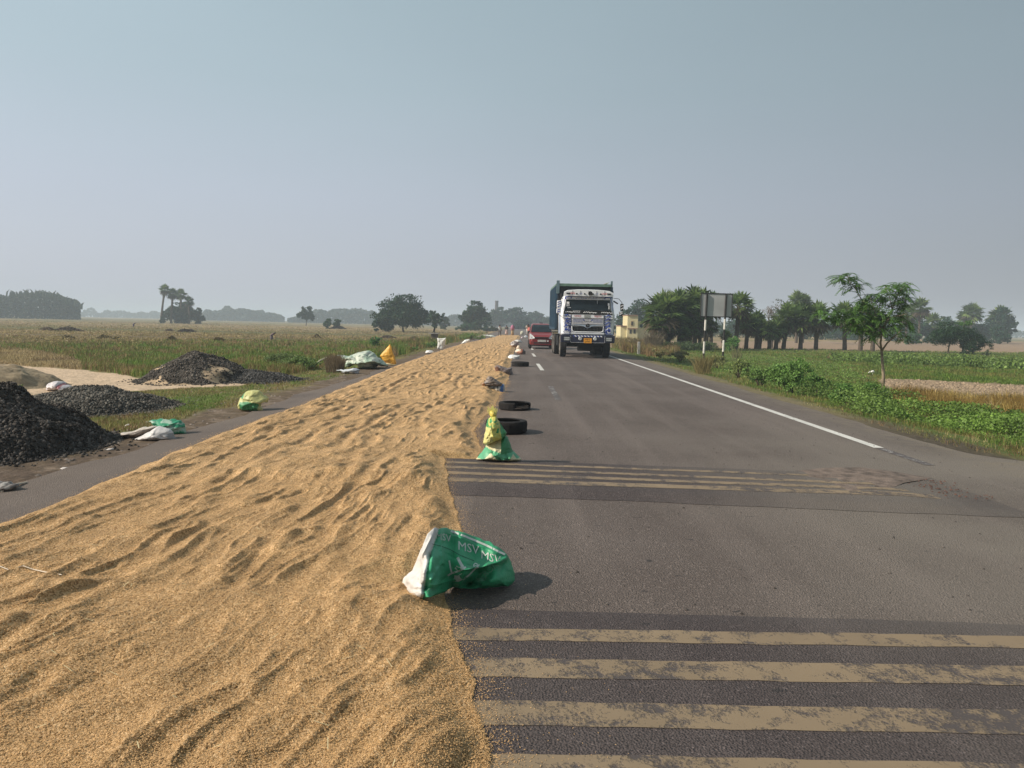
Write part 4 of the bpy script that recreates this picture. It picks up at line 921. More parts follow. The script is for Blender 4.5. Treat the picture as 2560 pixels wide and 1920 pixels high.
# ---- gravel and sand heaps
gravel = MA('crushed stone', .95, .35, 3, bump=.008, bscale=40, island=.65, spec=.08)
def heap(name, cx, cy, rx, ry, h, n, size, col, label, cat='gravel heap', seed=0, spread=.25, lump=.06, sandy=0):
    nr_, na_ = 40, 96; V = [(cx, cy, 0)]
    for i in range(1, nr_ + 1):
        for k in range(na_): t = i / nr_; a = 2 * math.pi * k / na_; V.append((cx + rx * t * math.cos(a), cy + ry * t * math.sin(a), 0))
    V = np.array(V)
    def top(x, y):
        q = np.sqrt(((x - cx) / rx) ** 2 + ((y - cy) / ry) ** 2) * (1 + .25 * (fbm(x * 1.1 + seed, y * 1.1, 600 + seed) - .5))
        return zg(x, y) - .02 + h * np.clip(1.0 - q ** 1.45, 0, 1) * (1 + .5 * (fbm(x * 1.7, y * 1.7, 610 + seed, 3) - .5)) * smooth(1.08, .7, q) + lump * (fbm(x * 5, y * 5, 620 + seed, 3) - .5) * smooth(1.02, .8, q)
    V[:, 2] = top(V[:, 0], V[:, 1])
    F = [(0, 1 + k, 1 + (k + 1) % na_, 1 + (k + 1) % na_) for k in range(na_)]
    F = [f[:3] for f in F] + [(1 + i * na_ + k, 1 + (i + 1) * na_ + k, 1 + (i + 1) * na_ + (k + 1) % na_, 1 + i * na_ + (k + 1) % na_) for i in range(nr_ - 1) for k in range(na_)]
    F = [(f[0], f[1], f[2]) for f in F if len(f) == 3] + [(f[0], f[1], f[2]) for f in F if len(f) == 4] + [(f[0], f[2], f[3]) for f in F if len(f) == 4]
    F = np.array(F); cols = np.tile(np.array(col) * .7, (len(V), 1)) * (.8 + .4 * rng.random((len(V), 1)))
    bare = lambda x, y: (fbm(x * 1.5, y * 2.5, 660, 3) + .22 * smooth(.35, 1.0, np.hypot((x - cx) / rx, (y - cy) / ry)) * (y < cy + .3)) > sandy if sandy else np.zeros(np.shape(x), bool)
    if sandy: cols = np.where(bare(V[:, 0], V[:, 1])[:, None], np.array([.36, .27, .18]), cols)
    if n:
        a = rng.uniform(0, 6.28, n); t = np.sqrt(rng.random(n)) * np.where(rng.random(n) < .12, 1 + spread * rng.random(n), 1)
        x = cx + rx * t * np.cos(a); y = cy + ry * t * np.sin(a)
        kp = ~bare(x, y) | (rng.random(n) < .12); x, y = x[kp], y[kp]; n = len(x); z = np.maximum(top(x, y), zg(x, y))
        oc = np.array([(1, 0, 0), (-1, 0, 0), (0, 1, 0), (0, -1, 0), (0, 0, 1), (0, 0, -1)], float)
        of = np.array([(0, 2, 4), (2, 1, 4), (1, 3, 4), (3, 0, 4), (2, 0, 5), (1, 2, 5), (3, 1, 5), (0, 3, 5)])
        s = size * rng.uniform(.5, 1.25, (n, 1, 1)); q = oc[None] * s * rng.uniform(.55, 1.2, (n, 6, 1))
        e = rng.uniform(0, 6.28, (n, 2)); c_, s_ = np.cos(e[:, :1]), np.sin(e[:, :1]); c2, s2 = np.cos(e[:, 1:]), np.sin(e[:, 1:])
        X = q[..., 0] * c_ - q[..., 1] * s_; Y = q[..., 0] * s_ + q[..., 1] * c_; Z = q[..., 2]
        Y2 = Y * c2 - Z * s2; Z2 = Y * s2 + Z * c2
        Pq = np.stack([X + x[:, None], Y2 + y[:, None], Z2 + z[:, None]], -1)
        F = np.concatenate([F, (of[None] + 6 * np.arange(n)[:, None, None]).reshape(-1, 3) + len(V)])
        V = np.concatenate([V, Pq.reshape(-1, 3)]); cols = np.concatenate([cols, np.repeat(np.array(col) * rng.uniform(.55, 1.5, (n, 1)), 6, 0)])
    o = mk(name, V, F, gravel if n else sandm, cols=cols, sm=not n)
    return tag(o, label, cat, 'heaps of gravel and sand beside the road' if n else None)
sandm = MA('heaped sand', .95, .2, 3, bump=.05, bscale=5)
heap('gravel_heap', -6.25, 8.7, 1.6, 1.7, .80, 15000, .028, (.070, .062, .056), 'tall dark heap of crushed stone cut by the edge of the photo, nearest the camera', seed=1)
heap('gravel_heap', -7.2, 13.0, 1.5, 1.6, .36, 9000, .030, (.10, .092, .080), 'low dark gravel heap behind the tall near one, in front of the sand', seed=2)
heap('gravel_heap', -8.1, 19.8, 1.5, 1.8, .68, 8500, .032, (.088, .078, .068), 'pointed grey gravel heap on the sand, in the middle of the verge', seed=3, sandy=.75)
heap('gravel_heap', -6.7, 20.0, 1.4, 1.2, .26, 3500, .03, (.075, .072, .068), 'thin spread of gravel trailing off beside the pointed heap', seed=4)
heap('sand_heap', -11.9, 17.6, 1.75, 1.3, .62, 0, .02, (.40, .31, .20), 'brown heap of sand beyond the near gravel', 'sand heap', seed=5)
# ================================================================ VEHICLES, PEOPLE, SIGN, BUILDINGS
def noscript(mt): return mt
truck_white = M('painted cab white', (.80, .81, .83), .4, .08, 3, coat=.3)
navy = M('navy paint', (.010, .014, .040), .45, .2, 5, coat=.2); blue = M('ornament blue', (.035, .07, .33), .45, .2, 6); whitep = M('ornament white', (.84, .84, .86), .5, .08, 6)
black = M('black underframe', (.010, .010, .011), .7, .3, 5); teal = M('dump body teal', (.010, .028, .050), .5, .35, 3); green_rim = M('dump rim green', (.10, .17, .13), .6, .3, 4)
darkin = M('dump front board', (.007, .008, .012), .8, .2, 3); silver = M('brushed cab silver', (.55, .54, .56), .4, .2, 10, metal=.25); redp = M('red lettering', (.50, .035, .03), .5)
glass = M('dark windscreen', (.014, .022, .028), .22, .3, 2, spec=.22); chrome = M('chrome', (.6, .6, .62), .2, .1, 5, metal=.9)
lampg = M('headlamp glass', (.42, .44, .44), .2, .25, 20, spec=.8); orange = M('number plate orange', (.75, .32, .02), .5); ink = M('black ink', (.012, .012, .012), .6)
tyrem = M('road tyre', (.016, .015, .015), .85, .4, 8, .003, 50); rimm = M('dusty wheel rim', (.20, .18, .16), .6, .3, 8); dust = M('dusty tyre wall', (.12, .105, .09), .9, .3, 6)
TD = 35.0
tx = float(XYZ(1467., 885., TD)[0])
T = empty('dump_truck', (tx, TD, .004), 0)
tag(T, 'blue and white painted dump truck with a green-rimmed body, coming down the right lane', 'truck')
def part(b, name, mat, parent=T, bev=.01, multi=False, **k): return (b.split if multi else b.build)(name, mat, parent, bevel=bev, **k)
part(B().box((0, 3.7, .86), (.95, 6.9, .22)).box((0, 1.35, .56), (1.9, .16, .16)).box((0, 4.7, .56), (1.8, .2, .2)).box((0, 6.0, .56), (1.8, .2, .2)).box((.0, 1.0, .48), (.7, .5, .35)).box((0, 5.4, .62), (.4, .5, .4)).box((-.95, 3.0, .75), (.5, .9, .5)).box((.95, 3.0, .75), (.5, 1.1, .5)), 'chassis', black)
def wheel(x, y, wid, r=.52, dual=False):
    b = B(); w2 = wid / 2
    b.lathe([(-w2, r * .55), (-w2 - .01, r * .75), (-w2, r * .93), (-w2 + .03, r), (w2 - .03, r), (w2, r * .93), (w2 + .01, r * .75), (w2, r * .55), (-w2, r * .55)], (0, 0, 0), n=40)
    for g in (-.5, 0, .5): b.lathe([(g * wid * .55 - .012, r + .003), (g * wid * .55 - .012, r + .006), (g * wid * .55 + .012, r + .006), (g * wid * .55 + .012, r + .003)], (0, 0, 0), n=40)
    o = b.build('wheel', tyrem, T, sm=False); o.location = (x, y, r)
    h = B(); s = -1 if x < 0 else 1
    h.lathe([(s * w2 * .2, r * .57), (s * w2 * 1.0, r * .57), (s * w2 * 1.02, r * .53), (s * w2 * .4, r * .45), (s * w2 * .3, r * .25), (s * w2 * .9, r * .2), (s * w2 * .95, .001)], (0, 0, 0), n=24)
    rm_ = h.build('rim', rimm, o)
    sw = B().lathe([(s * (w2 + .011), r * .60), (s * (w2 + .016), r * .76), (s * (w2 + .006), r * .90)], (0, 0, 0), n=40).build('side_wall', dust, o)
    return o
wheel(-1.02, 1.35, .28); wheel(1.02, 1.35, .28)
for y in (4.75, 6.05):
    wheel(-1.02, y, .50); wheel(1.02, y, .50)
part(B().box((-1.03, 1.35, 1.10), (.36, 1.25, .05)).box((1.03, 1.35, 1.10), (.36, 1.25, .05)).box((-1.02, 5.4, 1.12), (.55, 2.6, .05)).box((1.02, 5.4, 1.12), (.55, 2.6, .05)), 'mudguard', black, multi=True)
# cab
sec = lambda z, hw, y0, y1, ch: [(-hw + ch, y0, z), (hw - ch, y0, z), (hw, y0 + ch, z), (hw, y1, z), (-hw, y1, z), (-hw, y0 + ch, z)]
cab = B().loft([sec(1.05, 1.20, .04, 1.95, .12), sec(1.95, 1.23, .0, 1.95, .16), sec(2.12, 1.21, .02, 1.95, .14), sec(2.70, 1.12, .17, 1.95, .10), sec(2.88, 1.02, .30, 1.9, .10)])
cab = part(cab, 'cab', truck_white, bev=.03)
fy = lambda z: float(np.interp(z, [1.95, 2.12, 2.70, 2.88], [0, .02, .17, .30]))
ws = B().quad((-1.03, fy(2.17) - .012, 2.17), (1.03, fy(2.17) - .012, 2.17), (.99, fy(2.64) - .012, 2.64), (-.99, fy(2.64) - .012, 2.64)).build('windscreen', glass, T)
sf = B().tube([(-1.05, fy(2.15) - .02, 2.15), (1.05, fy(2.15) - .02, 2.15), (1.01, fy(2.66) - .02, 2.66), (-1.01, fy(2.66) - .02, 2.66), (-1.05, fy(2.15) - .02, 2.15)], .018, 6).build('window_rubber', black, ws)
# inside the screen: driver, hanging charms, stickers
part(B().box((.05, .20, 2.44), (.22, .02, .10)).tube([(.05, .12, 2.5), (.05, .16, 2.62)], .01, 5), 'rear_view_mirror', black, bev=0)
part(B().box((-.92, fy(2.5) - .03, 2.50), (.10, .01, .10)).box((-.95, fy(2.38) - .03, 2.38), (.05, .01, .09)).box((-.87, fy(2.4) - .03, 2.44), (.03, .01, .2)).box((-.86, fy(2.29) - .03, 2.28), (.16, .01, .035)).box((.93, fy(2.45) - .03, 2.46), (.07, .01, .12)).box((.95, fy(2.3) - .03, 2.32), (.04, .01, .16)).box((.42, fy(2.55) - .03, 2.56), (.012, .01, .15)), 'window_sticker', whitep, bev=0, multi=True)
# black lower band with white flourishes, wipers
part(B().quad((-1.12, -.012, 1.99), (1.12, -.012, 1.99), (1.10, fy(2.14) - .02, 2.145), (-1.10, fy(2.14) - .02, 2.145)), 'wiper_panel', ink, bev=0)
def flourish(name, spans, z, w_, mat, y=-.03, parent=T):
    b = B(); r_ = random.Random(5)
    for (a0, a1) in spans:
        x = a0
        while x < a1:
            L = r_.uniform(.05, .12); zz = z + r_.uniform(-.3, .3) * w_
            b.tube([(x, y + (zz - 2) * .235 * (zz > 1.95), zz - .02), (x + L * .5, y + (zz - 2) * .235 * (zz > 1.95), zz + .025), (x + L, y + (zz - 2) * .235 * (zz > 1.95), zz - .01)], .011, 4); x += L * .9
    return b.build(name, mat, parent)
for sp__ in ((-1.05, -.65), (-.2, .35), (.6, 1.05)): flourish('painted_flourish', [sp__], 2.07, .05, whitep)
def ftext(name, s, size, x, z, mat, y=-.02, wide=1.0): return front_text(name, s, size, (x, y, z), mat, T, wide)
ftext('lettering', '\u092d\u093e\u0930\u0924', .17, -.52, 2.09, whitep, -.025)
part(B().tube([(-.78, -.04, 2.03), (-.42, -.06, 2.02)], .012, 5).tube([(.25, -.04, 1.97), (.75, -.06, 2.0)], .012, 5).tube([(-.8, -.04, 1.98), (-.8, -.05, 2.04)], .02, 5).tube([(.32, -.05, 1.99), (.6, -.06, 2.05)], .012, 5), 'wiper', black, bev=0, multi=True)
# blue and white banner above the screen
part(B().quad((-1.07, .13, 2.66), (1.07, .13, 2.66), (1.04, .16, 2.80), (-1.04, .16, 2.80)), 'banner', blue, bev=0)
b = B(); r_ = random.Random(3); x = -.72
while x < .74:
    b.box((x, .128, 2.735 + r_.uniform(-.01, .01)), (.035, .012, r_.uniform(.05, .09)), rx=0); x += r_.uniform(.045, .06)
b.box((0, .125, 2.672), (2.02, .01, .03)).box((-.9, .125, 2.73), (.2, .01, .05)).box((.9, .125, 2.72), (.22, .01, .045))
part(b, 'banner_pattern', whitep, bev=0)
# sun visor board
vz = [(-1.12, 2.80), (-1.10, 2.98), (-.95, 3.05), (-.5, 3.09), (0, 3.10), (.5, 3.09), (.95, 3.05), (1.10, 2.98), (1.12, 2.80)]
part(B().loft([[(x, -.06, z) for x, z in vz], [(x, .10, z + .02) for x, z in vz]]).box((0, .45, 2.93), (2.0, .75, .18)), 'sun_visor', truck_white, bev=.008)
b = B()
for x in (-.92, .92): b.box((x, -.075, 2.92), (.17, .03, .06))
for x in (-.54, -.18, .2, .54): b.lathe([(-.09, .001), (-.09, .035), (-.06, .035)], (x, 0, 2.91), 'y', 12)
part(b, 'marker_lamp', black, bev=0, multi=True)
for x, s in ((-.74, '\u091c\u092f'), (.70, '\u091c\u092f')): ftext('lettering', s, .12, x, 2.92, redp, -.085, 1.6)
for x in (-.36, .37): ftext('lettering', 'om', .085, x, 2.92, blue, -.085, 1.5)
b = B()
for x in (-.73, -.37, 0, .36, .72): b.box((x, -.068, 2.95), (.010, .01, .2))
part(b, 'visor_seam', black, bev=0, multi=True)
part(B().lathe([(-.14, .001), (-.15, .09), (-.10, .10), (-.02, .06), (.02, .03)], (.07, -.02, 2.93), 'y', 16).box((.07, -.02, 2.82), (.05, .04, .1)), 'horn_lamp', black, bev=0)
# white panel with red lettering, silver panel, emblem
part(B().box((.0, -.02, 1.90), (1.42, .04, .155)).box((-.95, -.0, 1.92), (.36, .03, .05)).box((-.95, .0, 1.83), (.36, .03, .05)).box((.95, .0, 1.92), (.36, .03, .05)).box((.95, .0, 1.83), (.36, .03, .05)), 'name_panel', whitep, bev=.01, multi=True)
ftext('lettering', '\u092d\u093e\u0930\u0924', .13, -.47, 1.895, redp, -.045, 1.3); ftext('lettering', '\u092e\u0939\u093e\u0928', .13, .45, 1.895, redp, -.045, 1.3)
b = B()
for k in range(5): b.box((-.03, -.044, 1.84 + k * .03), (.30, .008, .010))
part(b, 'vent_slats', M('olive grey slats', (.25, .25, .2), .6), bev=0)
part(B().box((0, -.046, 1.812), (1.44, .006, .014)).box((0, -.046, 1.985), (1.44, .006, .012)), 'panel_rule', ink, bev=0, multi=True)
part(B().box((0, -.012, 1.70), (1.40, .035, .22)).box((0, -.03, 1.565), (1.40, .03, .045)), 'bonnet_panel', silver, bev=.012)
b = B()
for k in range(3): b.box((-.45 + .0, -.034, 1.645 + k * .05), (.42, .008, .008)).box((.45, -.034, 1.645 + k * .05), (.42, .008, .008))
b.quad((-.24, -.036, 1.77), (-.20, -.036, 1.77), (-.13, -.036, 1.70), (-.19, -.036, 1.70)).quad((.24, -.036, 1.77), (.20, -.036, 1.77), (.13, -.036, 1.70), (.19, -.036, 1.70))
part(b, 'painted_line', blue, bev=0, multi=True)
ftext('lettering', 'TATA', .085, 0, 1.665, ink, -.038, 1.7)
part(B().loft([[(-.70, -.035, 1.54), (-.15, -.035, 1.52), (0, -.05, 1.58), (.15, -.035, 1.52), (.70, -.035, 1.54), (.70, -.035, 1.50), (.2, -.05, 1.45), (0, -.06, 1.36), (-.2, -.05, 1.45), (-.70, -.035, 1.50)], [(-.70, .02, 1.54), (-.15, .02, 1.52), (0, .02, 1.58), (.15, .02, 1.52), (.70, .02, 1.54), (.70, .02, 1.50), (.2, .02, 1.45), (0, .02, 1.36), (-.2, .02, 1.45), (-.70, .02, 1.50)]]), 'wing_badge', chrome, bev=0)
part(B().lathe([(-.075, .001), (-.08, .085), (-.04, .10), (0, .10)], (0, 0, 1.48), 'y', 24), 'emblem_disc', black, bev=0)
ftext('emblem', 'T', .10, 0, 1.48, chrome, -.085, 1.3)
# grille
gr_ = part(B().quad((-.70, -.02, 1.44), (.70, -.02, 1.44), (.66, -.02, 1.22), (-.66, -.02, 1.22)), 'grille', ink, bev=0)
b = B()
for k in range(9): b.box((-.6 + k * .15, -.032, 1.33), (.02, .02, .19))
b.split('grille_bar', M('grille bars', (.035, .03, .032), .6), gr_)
b = B(); zz = [(-.72, 1.45), (-.70, 1.24), (-.58, 1.19), (.58, 1.19), (.70, 1.24), (.72, 1.45)]
b.tube([(x, -.04, z) for x, z in zz], .022, 6); b.box((0, -.02, 1.13), (1.5, .05, .05))
part(b, 'grille_surround', whitep, bev=0)
# painted corner panels
for s in (-1, 1):
    b = B(); r_ = random.Random(8 + s)
    for k in range(9):
        z = 1.16 + k * .09; b.quad((s * .80, -.022, z), (s * .80, -.022, z + .045), (s * .74, -.022, z + .075), (s * .74, -.022, z + .03))
    for k in range(9):
        x0 = s * (.80 + k * .045); b.quad((x0, -.020, 1.07), (x0 + s * .022, -.020, 1.07), (x0 + s * .04, -.020, 1.11), (x0 + s * .018, -.020, 1.11))
    for k in range(22):
        x0 = s * r_.uniform(.84, 1.08); z0 = r_.uniform(1.14, 1.95); a = r_.uniform(0, 3.1); L = r_.uniform(.04, .10); c_, s_ = math.cos(a) * L, math.sin(a) * L
        b.quad((x0 - c_, -.022 - .0004 * k, z0 - s_), (x0 - s_ * .35, -.022 - .0004 * k, z0 + c_ * .35), (x0 + c_, -.022 - .0004 * k, z0 + s_), (x0 + s_ * .35, -.022 - .0004 * k, z0 - c_ * .35))
    part(b, 'painted_corner', blue, bev=0)
    b = B()
    b.loft([[(s * .98 + .11 * math.cos(a), -.03, 1.30 + .15 * math.sin(a) + s * .0) for a in np.linspace(0, 6.28, 15)[:-1]], [(s * .98 + .08 * math.cos(a), -.034, 1.30 + .11 * math.sin(a)) for a in np.linspace(0, 6.28, 15)[:-1]]], cap=False)
    part(b, 'painted_ring', whitep, bev=0)
    b = B()                                                   # bold blue scrolls and black edging down the corner panel
    for k in range(5):
        z = 1.22 + k * .165; b.tube([(s * .79, -.03, z), (s * .93, -.032, z + .09), (s * 1.07, -.03, z + .02)], [.010, .026, .008], 5)
    part(b, 'painted_scroll', blue, bev=0, multi=True)
    b = B().box((s * .755, -.025, 1.53), (.018, .012, .90)).box((s * .96, -.022, 1.785), (.36, .012, .016)).box((s * .96, -.022, 1.07), (.42, .012, .022))
    part(b, 'panel_edging', ink, bev=0, multi=True)
    part(B().lathe([(-.036, .001), (-.036, .06)], (s * .98, 0, 1.29), 'y', 12), 'painted_flower', blue, bev=0)
    part(B().quad((s * .82, -.028, 1.36), (s * .90, -.028, 1.48), (s * .82, -.028, 1.50), (s * .76, -.028, 1.42)).box((s * 1.0, -.012, 1.63), (.26, .02, .012)).box((s * 1.0, -.012, 1.72), (.26, .02, .012)), 'corner_mark', ink, bev=0, multi=True)
    b = B()                                                   # candy-striped door pillar
    for k in range(14):
        z = 2.18 + k * .036; yy_ = fy(z) - .02; b.quad((s * (1.155 - (z - 2.1) * .12), yy_, z), (s * (1.115 - (z - 2.1) * .12), yy_, z), (s * (1.115 - (z - 2.1) * .12), yy_, z + .018), (s * (1.155 - (z - 2.1) * .12), yy_, z + .018))
    part(b, 'pillar_stripe', blue, bev=0, multi=True)
    part(B().box((s * 1.235, .75, 1.55), (.02, 1.0, .9)).box((s * 1.19, .9, 2.35), (.02, .8, .45)), 'door', M('door blue white', (.35, .40, .5), .4, .4, 6) if s < 0 else navy, bev=.005)
# bumper
bp = part(B().box((0, -.06, .88), (2.44, .36, .34)), 'bumper', navy, bev=.025)
b = B()
for k in range(9): x0 = -.62 + k * .145; b.quad((x0, -.246, 1.035), (x0 + .07, -.246, 1.035), (x0 + .13, -.246, .975), (x0 + .06, -.246, .975))
b.build('stripe_band', whitep, bp)
b = B()
for k in range(9): x0 = -.69 + k * .145; b.quad((x0, -.244, 1.035), (x0 + .06, -.244, 1.035), (x0 + .12, -.244, .975), (x0 + .06, -.244, .975))
b.build('stripe_band', blue, bp)
B().box((0, -.244, .715), (1.5, .008, .008)).box((-.77, -.244, .87), (.008, .008, .3)).box((.77, -.244, .87), (.008, .008, .3)).build('bumper_lines', whitep, bp)
for x in (-.95, .95):
    h = B().box((x, -.245, .88), (.27, .03, .17)).build('headlight', lampg, T, bevel=.01)
    B().box((x, -.262, .88), (.30, .01, .012)).box((x, -.262, .795), (.30, .01, .014)).box((x, -.262, .965), (.30, .01, .014)).box((x - .14, -.262, .88), (.014, .01, .18)).box((x + .14, -.262, .88), (.014, .01, .18)).build('headlight_frame', black, h)
for x in (-.34, .33):
    h = B().lathe([(-.27, .001), (-.275, .06), (-.25, .085), (-.2, .085)], (x, 0, .89), 'y', 20).build('fog_lamp', lampg, T)
pl = B().box((.0, -.26, .80), (.36, .015, .22)).build('number_plate', orange, T, bevel=.004)
front_text('plate_lettering', 'WB 41', .085, (0, -.271, .855), ink, pl); front_text('plate_lettering', 'J 8587', .085, (0, -.271, .76), ink, pl)
# mirrors
part(B().tube([(1.15, .15, 2.75), (1.38, .02, 2.72), (1.52, -.05, 2.55), (1.55, -.05, 1.9), (1.25, .1, 1.82)], .014, 6).tube([(-1.15, .15, 2.70), (-1.32, .02, 2.6), (-1.34, -.05, 1.95), (-1.2, .1, 1.88)], .014, 6).tube([(1.15, .1, 2.62), (1.33, -.02, 2.5)], .035, 6), 'mirror_arm', black, bev=0, multi=True)
mstr = []
def mirror(x, z, h, wd, ma, mb_):
    o = B().box((x, -.06, z), (wd, .07, h)).build('mirror', ma, T, bevel=.025)
    b = B(); n_ = max(2, int(h / .11))
    for k in range(n_):
        z0 = z - h / 2 + .03 + k * (h - .04) / n_; b.quad((x - wd * .4, -.098, z0), (x + wd * .4, -.098, z0 + .06), (x + wd * .4, -.098, z0 + .10), (x - wd * .4, -.098, z0 + .04))
    b.build('mirror_stripes', mb_, o)
mirror(1.52, 2.35, .30, .15, ink, whitep); mirror(1.48, 2.05, .18, .17, ink, whitep)
mirror(-1.32, 2.42, .34, .20, whitep, blue); mirror(-1.34, 2.12, .22, .19, whitep, blue)
# dump body
db = B()
db.box((-1.26, 4.9, 2.33), (.07, 5.4, 2.1)).box((1.26, 4.9, 2.33), (.07, 5.4, 2.1)).box((0, 7.57, 2.33), (2.5, .06, 2.1)).box((0, 4.9, 1.26), (2.5, 5.4, .08))
body = part(db, 'dump_body', teal, bev=.01)
b = B()
for k in range(9): y = 2.3 + k * .65; b.box((-1.34, y, 2.33), (.10, .12, 2.06)).box((1.34, y, 2.33), (.10, .12, 2.06))
b.box((-1.33, 4.9, 1.33), (.09, 5.4, .12)).box((1.33, 4.9, 1.33), (.09, 5.4, .12)).box((-1.33, 4.9, 2.35), (.08, 5.4, .05)).box((1.33, 4.9, 2.35), (.08, 5.4, .05))
b.build('side_ribs', M('rib teal', (.020, .058, .10), .5, .3, 3), body, bevel=.008)
part(B().box((0, 2.16, 2.33), (2.46, .06, 2.04)), 'front_board', darkin)
part(B().box((0, 2.10, 3.41), (2.62, .16, .13)).box((-1.29, 4.9, 3.42), (.14, 5.4, .10)).box((1.29, 4.9, 3.42), (.14, 5.4, .10)), 'top_rim', green_rim)
part(B().box((-1.27, 2.10, 3.30), (.14, .20, .62)).box((1.30, 2.12, 3.50), (.08, .2, .26)), 'corner_post', M('faded teal rim', (.09, .14, .16), .6), multi=True)
part(B().tube([(-1.1, 1.98, 2.0), (-1.1, 1.98, 3.0)], .05, 8).tube([(1.42, 2.3, 3.12), (1.30, 2.3, 3.12)], .06, 6).box((-1.1, 2.0, 2.3), (.35, .12, .9)), 'body_stay', black, multi=True)
# load sheet showing above the rim
nx_, ny_ = 50, 40; u_ = np.linspace(-1.2, 1.2, nx_); v_ = np.linspace(2.25, 7.4, ny_); U, Vv = np.meshgrid(u_, v_, indexing='ij')
Z = 3.36 + .16 * fbm(U * 1.6 + 3, Vv * 1.2, 801) + .10 * (np.abs(U) / 1.2) ** 3 * (U > 0) + .05 * np.abs(fbm(U * 5, Vv * 5, 802) - .5)
V = np.stack([U + tx, Vv + TD, Z], -1).reshape(-1, 3); ix = np.arange(nx_ * ny_).reshape(nx_, ny_)
F = np.stack([ix[:-1, :-1], ix[1:, :-1], ix[1:, 1:], ix[:-1, 1:]], -1).reshape(-1, 4)
cc = np.where((fbm(V[:, 0] * 3, V[:, 1] * 3, 5) > .52)[:, None], np.array([.42, .50, .33]), np.array([.30, .24, .15]))
o = mk('load_cover', V, F, cloth, cols=cc, sm=True); md = o.modifiers.new('t', 'SOLIDIFY'); md.thickness = .02
tag(o, 'rumpled pale green sheet covering the load on top of the dump truck', 'tarpaulin')

# ---------------------------------------------------------------- red car
CD = 47.2; cxx = float(XYZ(1353.5, 868., CD)[0])
car = empty('red_car', (cxx, CD, .004)); tag(car, 'small red hatchback overtaking behind the dump truck, headlights towards us', 'car')
red = M('red car paint', (.20, .016, .016), .35, .08, 2, coat=.3); redl = red
def ring(y, hw, z0, z1, cw=.08, cz=.08): return [(-hw + cw, y, z0), (hw - cw, y, z0), (hw, y, z0 + cz), (hw, y, z1 - cz), (hw - cw, y, z1), (-hw + cw, y, z1), (-hw, y, z1 - cz), (-hw, y, z0 + cz)]
b = B().loft([ring(.0, .60, .30, .60), ring(.10, .70, .22, .72), ring(.35, .735, .22, .86), ring(.70, .74, .22, .95, .12), ring(1.05, .745, .22, 1.02, .10), ring(2.4, .745, .22, 1.02, .06), ring(3.35, .73, .25, 1.0), ring(3.5, .66, .35, .9)])
part(b, 'body', red, car, .03, sm=False)
b = B().loft([[(-.69, 1.02, 1.0), (.69, 1.02, 1.0), (.70, 3.3, 1.0), (-.70, 3.3, 1.0)], [(-.60, 1.45, 1.36), (.60, 1.45, 1.36), (.61, 3.1, 1.36), (-.61, 3.1, 1.36)], [(-.56, 1.72, 1.50), (.56, 1.72, 1.50), (.57, 2.95, 1.52), (-.57, 2.95, 1.52)], [(-.46, 1.95, 1.555), (.46, 1.95, 1.555), (.47, 2.8, 1.57), (-.47, 2.8, 1.57)]])
part(b, 'cabin', M('car roof red', (.22, .035, .033), .35, .1, 2, coat=.3), car, .03)
part(B().quad((-.64, 1.02, 1.03), (.64, 1.02, 1.03), (.565, 1.425, 1.37), (-.565, 1.425, 1.37)).quad((-.565, 1.425, 1.37), (.565, 1.425, 1.37), (.53, 1.665, 1.49), (-.53, 1.665, 1.49)), 'windscreen', glass, car, 0)
part(B().quad((-.705, 1.35, 1.03), (-.705, 3.0, 1.03), (-.60, 2.9, 1.42), (-.60, 1.70, 1.42)), 'side_window', glass, car, 0)
part(B().quad((.705, 1.35, 1.03), (.705, 3.0, 1.03), (.60, 2.9, 1.42), (.60, 1.70, 1.42)), 'side_window', glass, car, 0)
for s in (-1, 1):
    part(B().loft([[(s * .735, .04, .60), (s * .43, -.035, .64), (s * .47, .05, .755), (s * .70, .40, .94)], [(s * .745, .24, .58), (s * .45, .12, .62), (s * .5, .18, .70), (s * .735, .56, .88)]]), 'headlight', lampg, car, .006)
    part(B().lathe([(-.012, .001), (-.012, .07), (.02, .08)], (s * .58, .03, .42), 'y', 16), 'fog_lamp', ink, car, 0)
    part(B().box((s * .77, 1.2, 1.03), (.10, .07, .08)), 'mirror', black, car, .02)
    for y in (.62, 2.95):
        o = B().lathe([(-.085, .17), (-.09, .25), (-.06, .285), (.06, .285), (.09, .25), (.085, .17), (-.085, .17)], (0, 0, 0), n=28).build('wheel', tyrem, car); o.location = (s * .68, y, .285)
        B().lathe([(s * .08, .17), (s * .075, .12), (s * .09, .001)], (0, 0, 0), n=20).build('rim', rimm, o)
part(B().box((0, -.01, .70), (.86, .12, .06)).box((0, -.012, .36), (.95, .04, .10)).box((0, .3, .2), (1.2, .3, .06)), 'grille', ink, car, .01)
part(B().box((0, -.02, .735), (.9, .05, .015)).box((0, -.04, .30), (1.25, .04, .05)), 'trim', red, car, .01)
p2 = part(B().box((.02, -.045, .50), (.52, .015, .12)), 'number_plate', M('white plate', (.6, .59, .56), .5), car, .003)
front_text('plate_lettering', 'WB 41 B 6174', .085, (.02, -.0535, .50), ink, p2)
part(B().lathe([(-.05, .001), (-.05, .045), (-.03, .045)], (.38, 0, .50), 'y', 12), 'badge', whitep, car, 0)
part(B().box((.02, 2.2, 1.60), (.22, .16, .06)).tube([(.0, 2.1, 1.6), (.02, 2.25, 1.72)], .012, 4), 'roof_ornament', M('dark fabric', (.05, .04, .05), .8), car, .01)

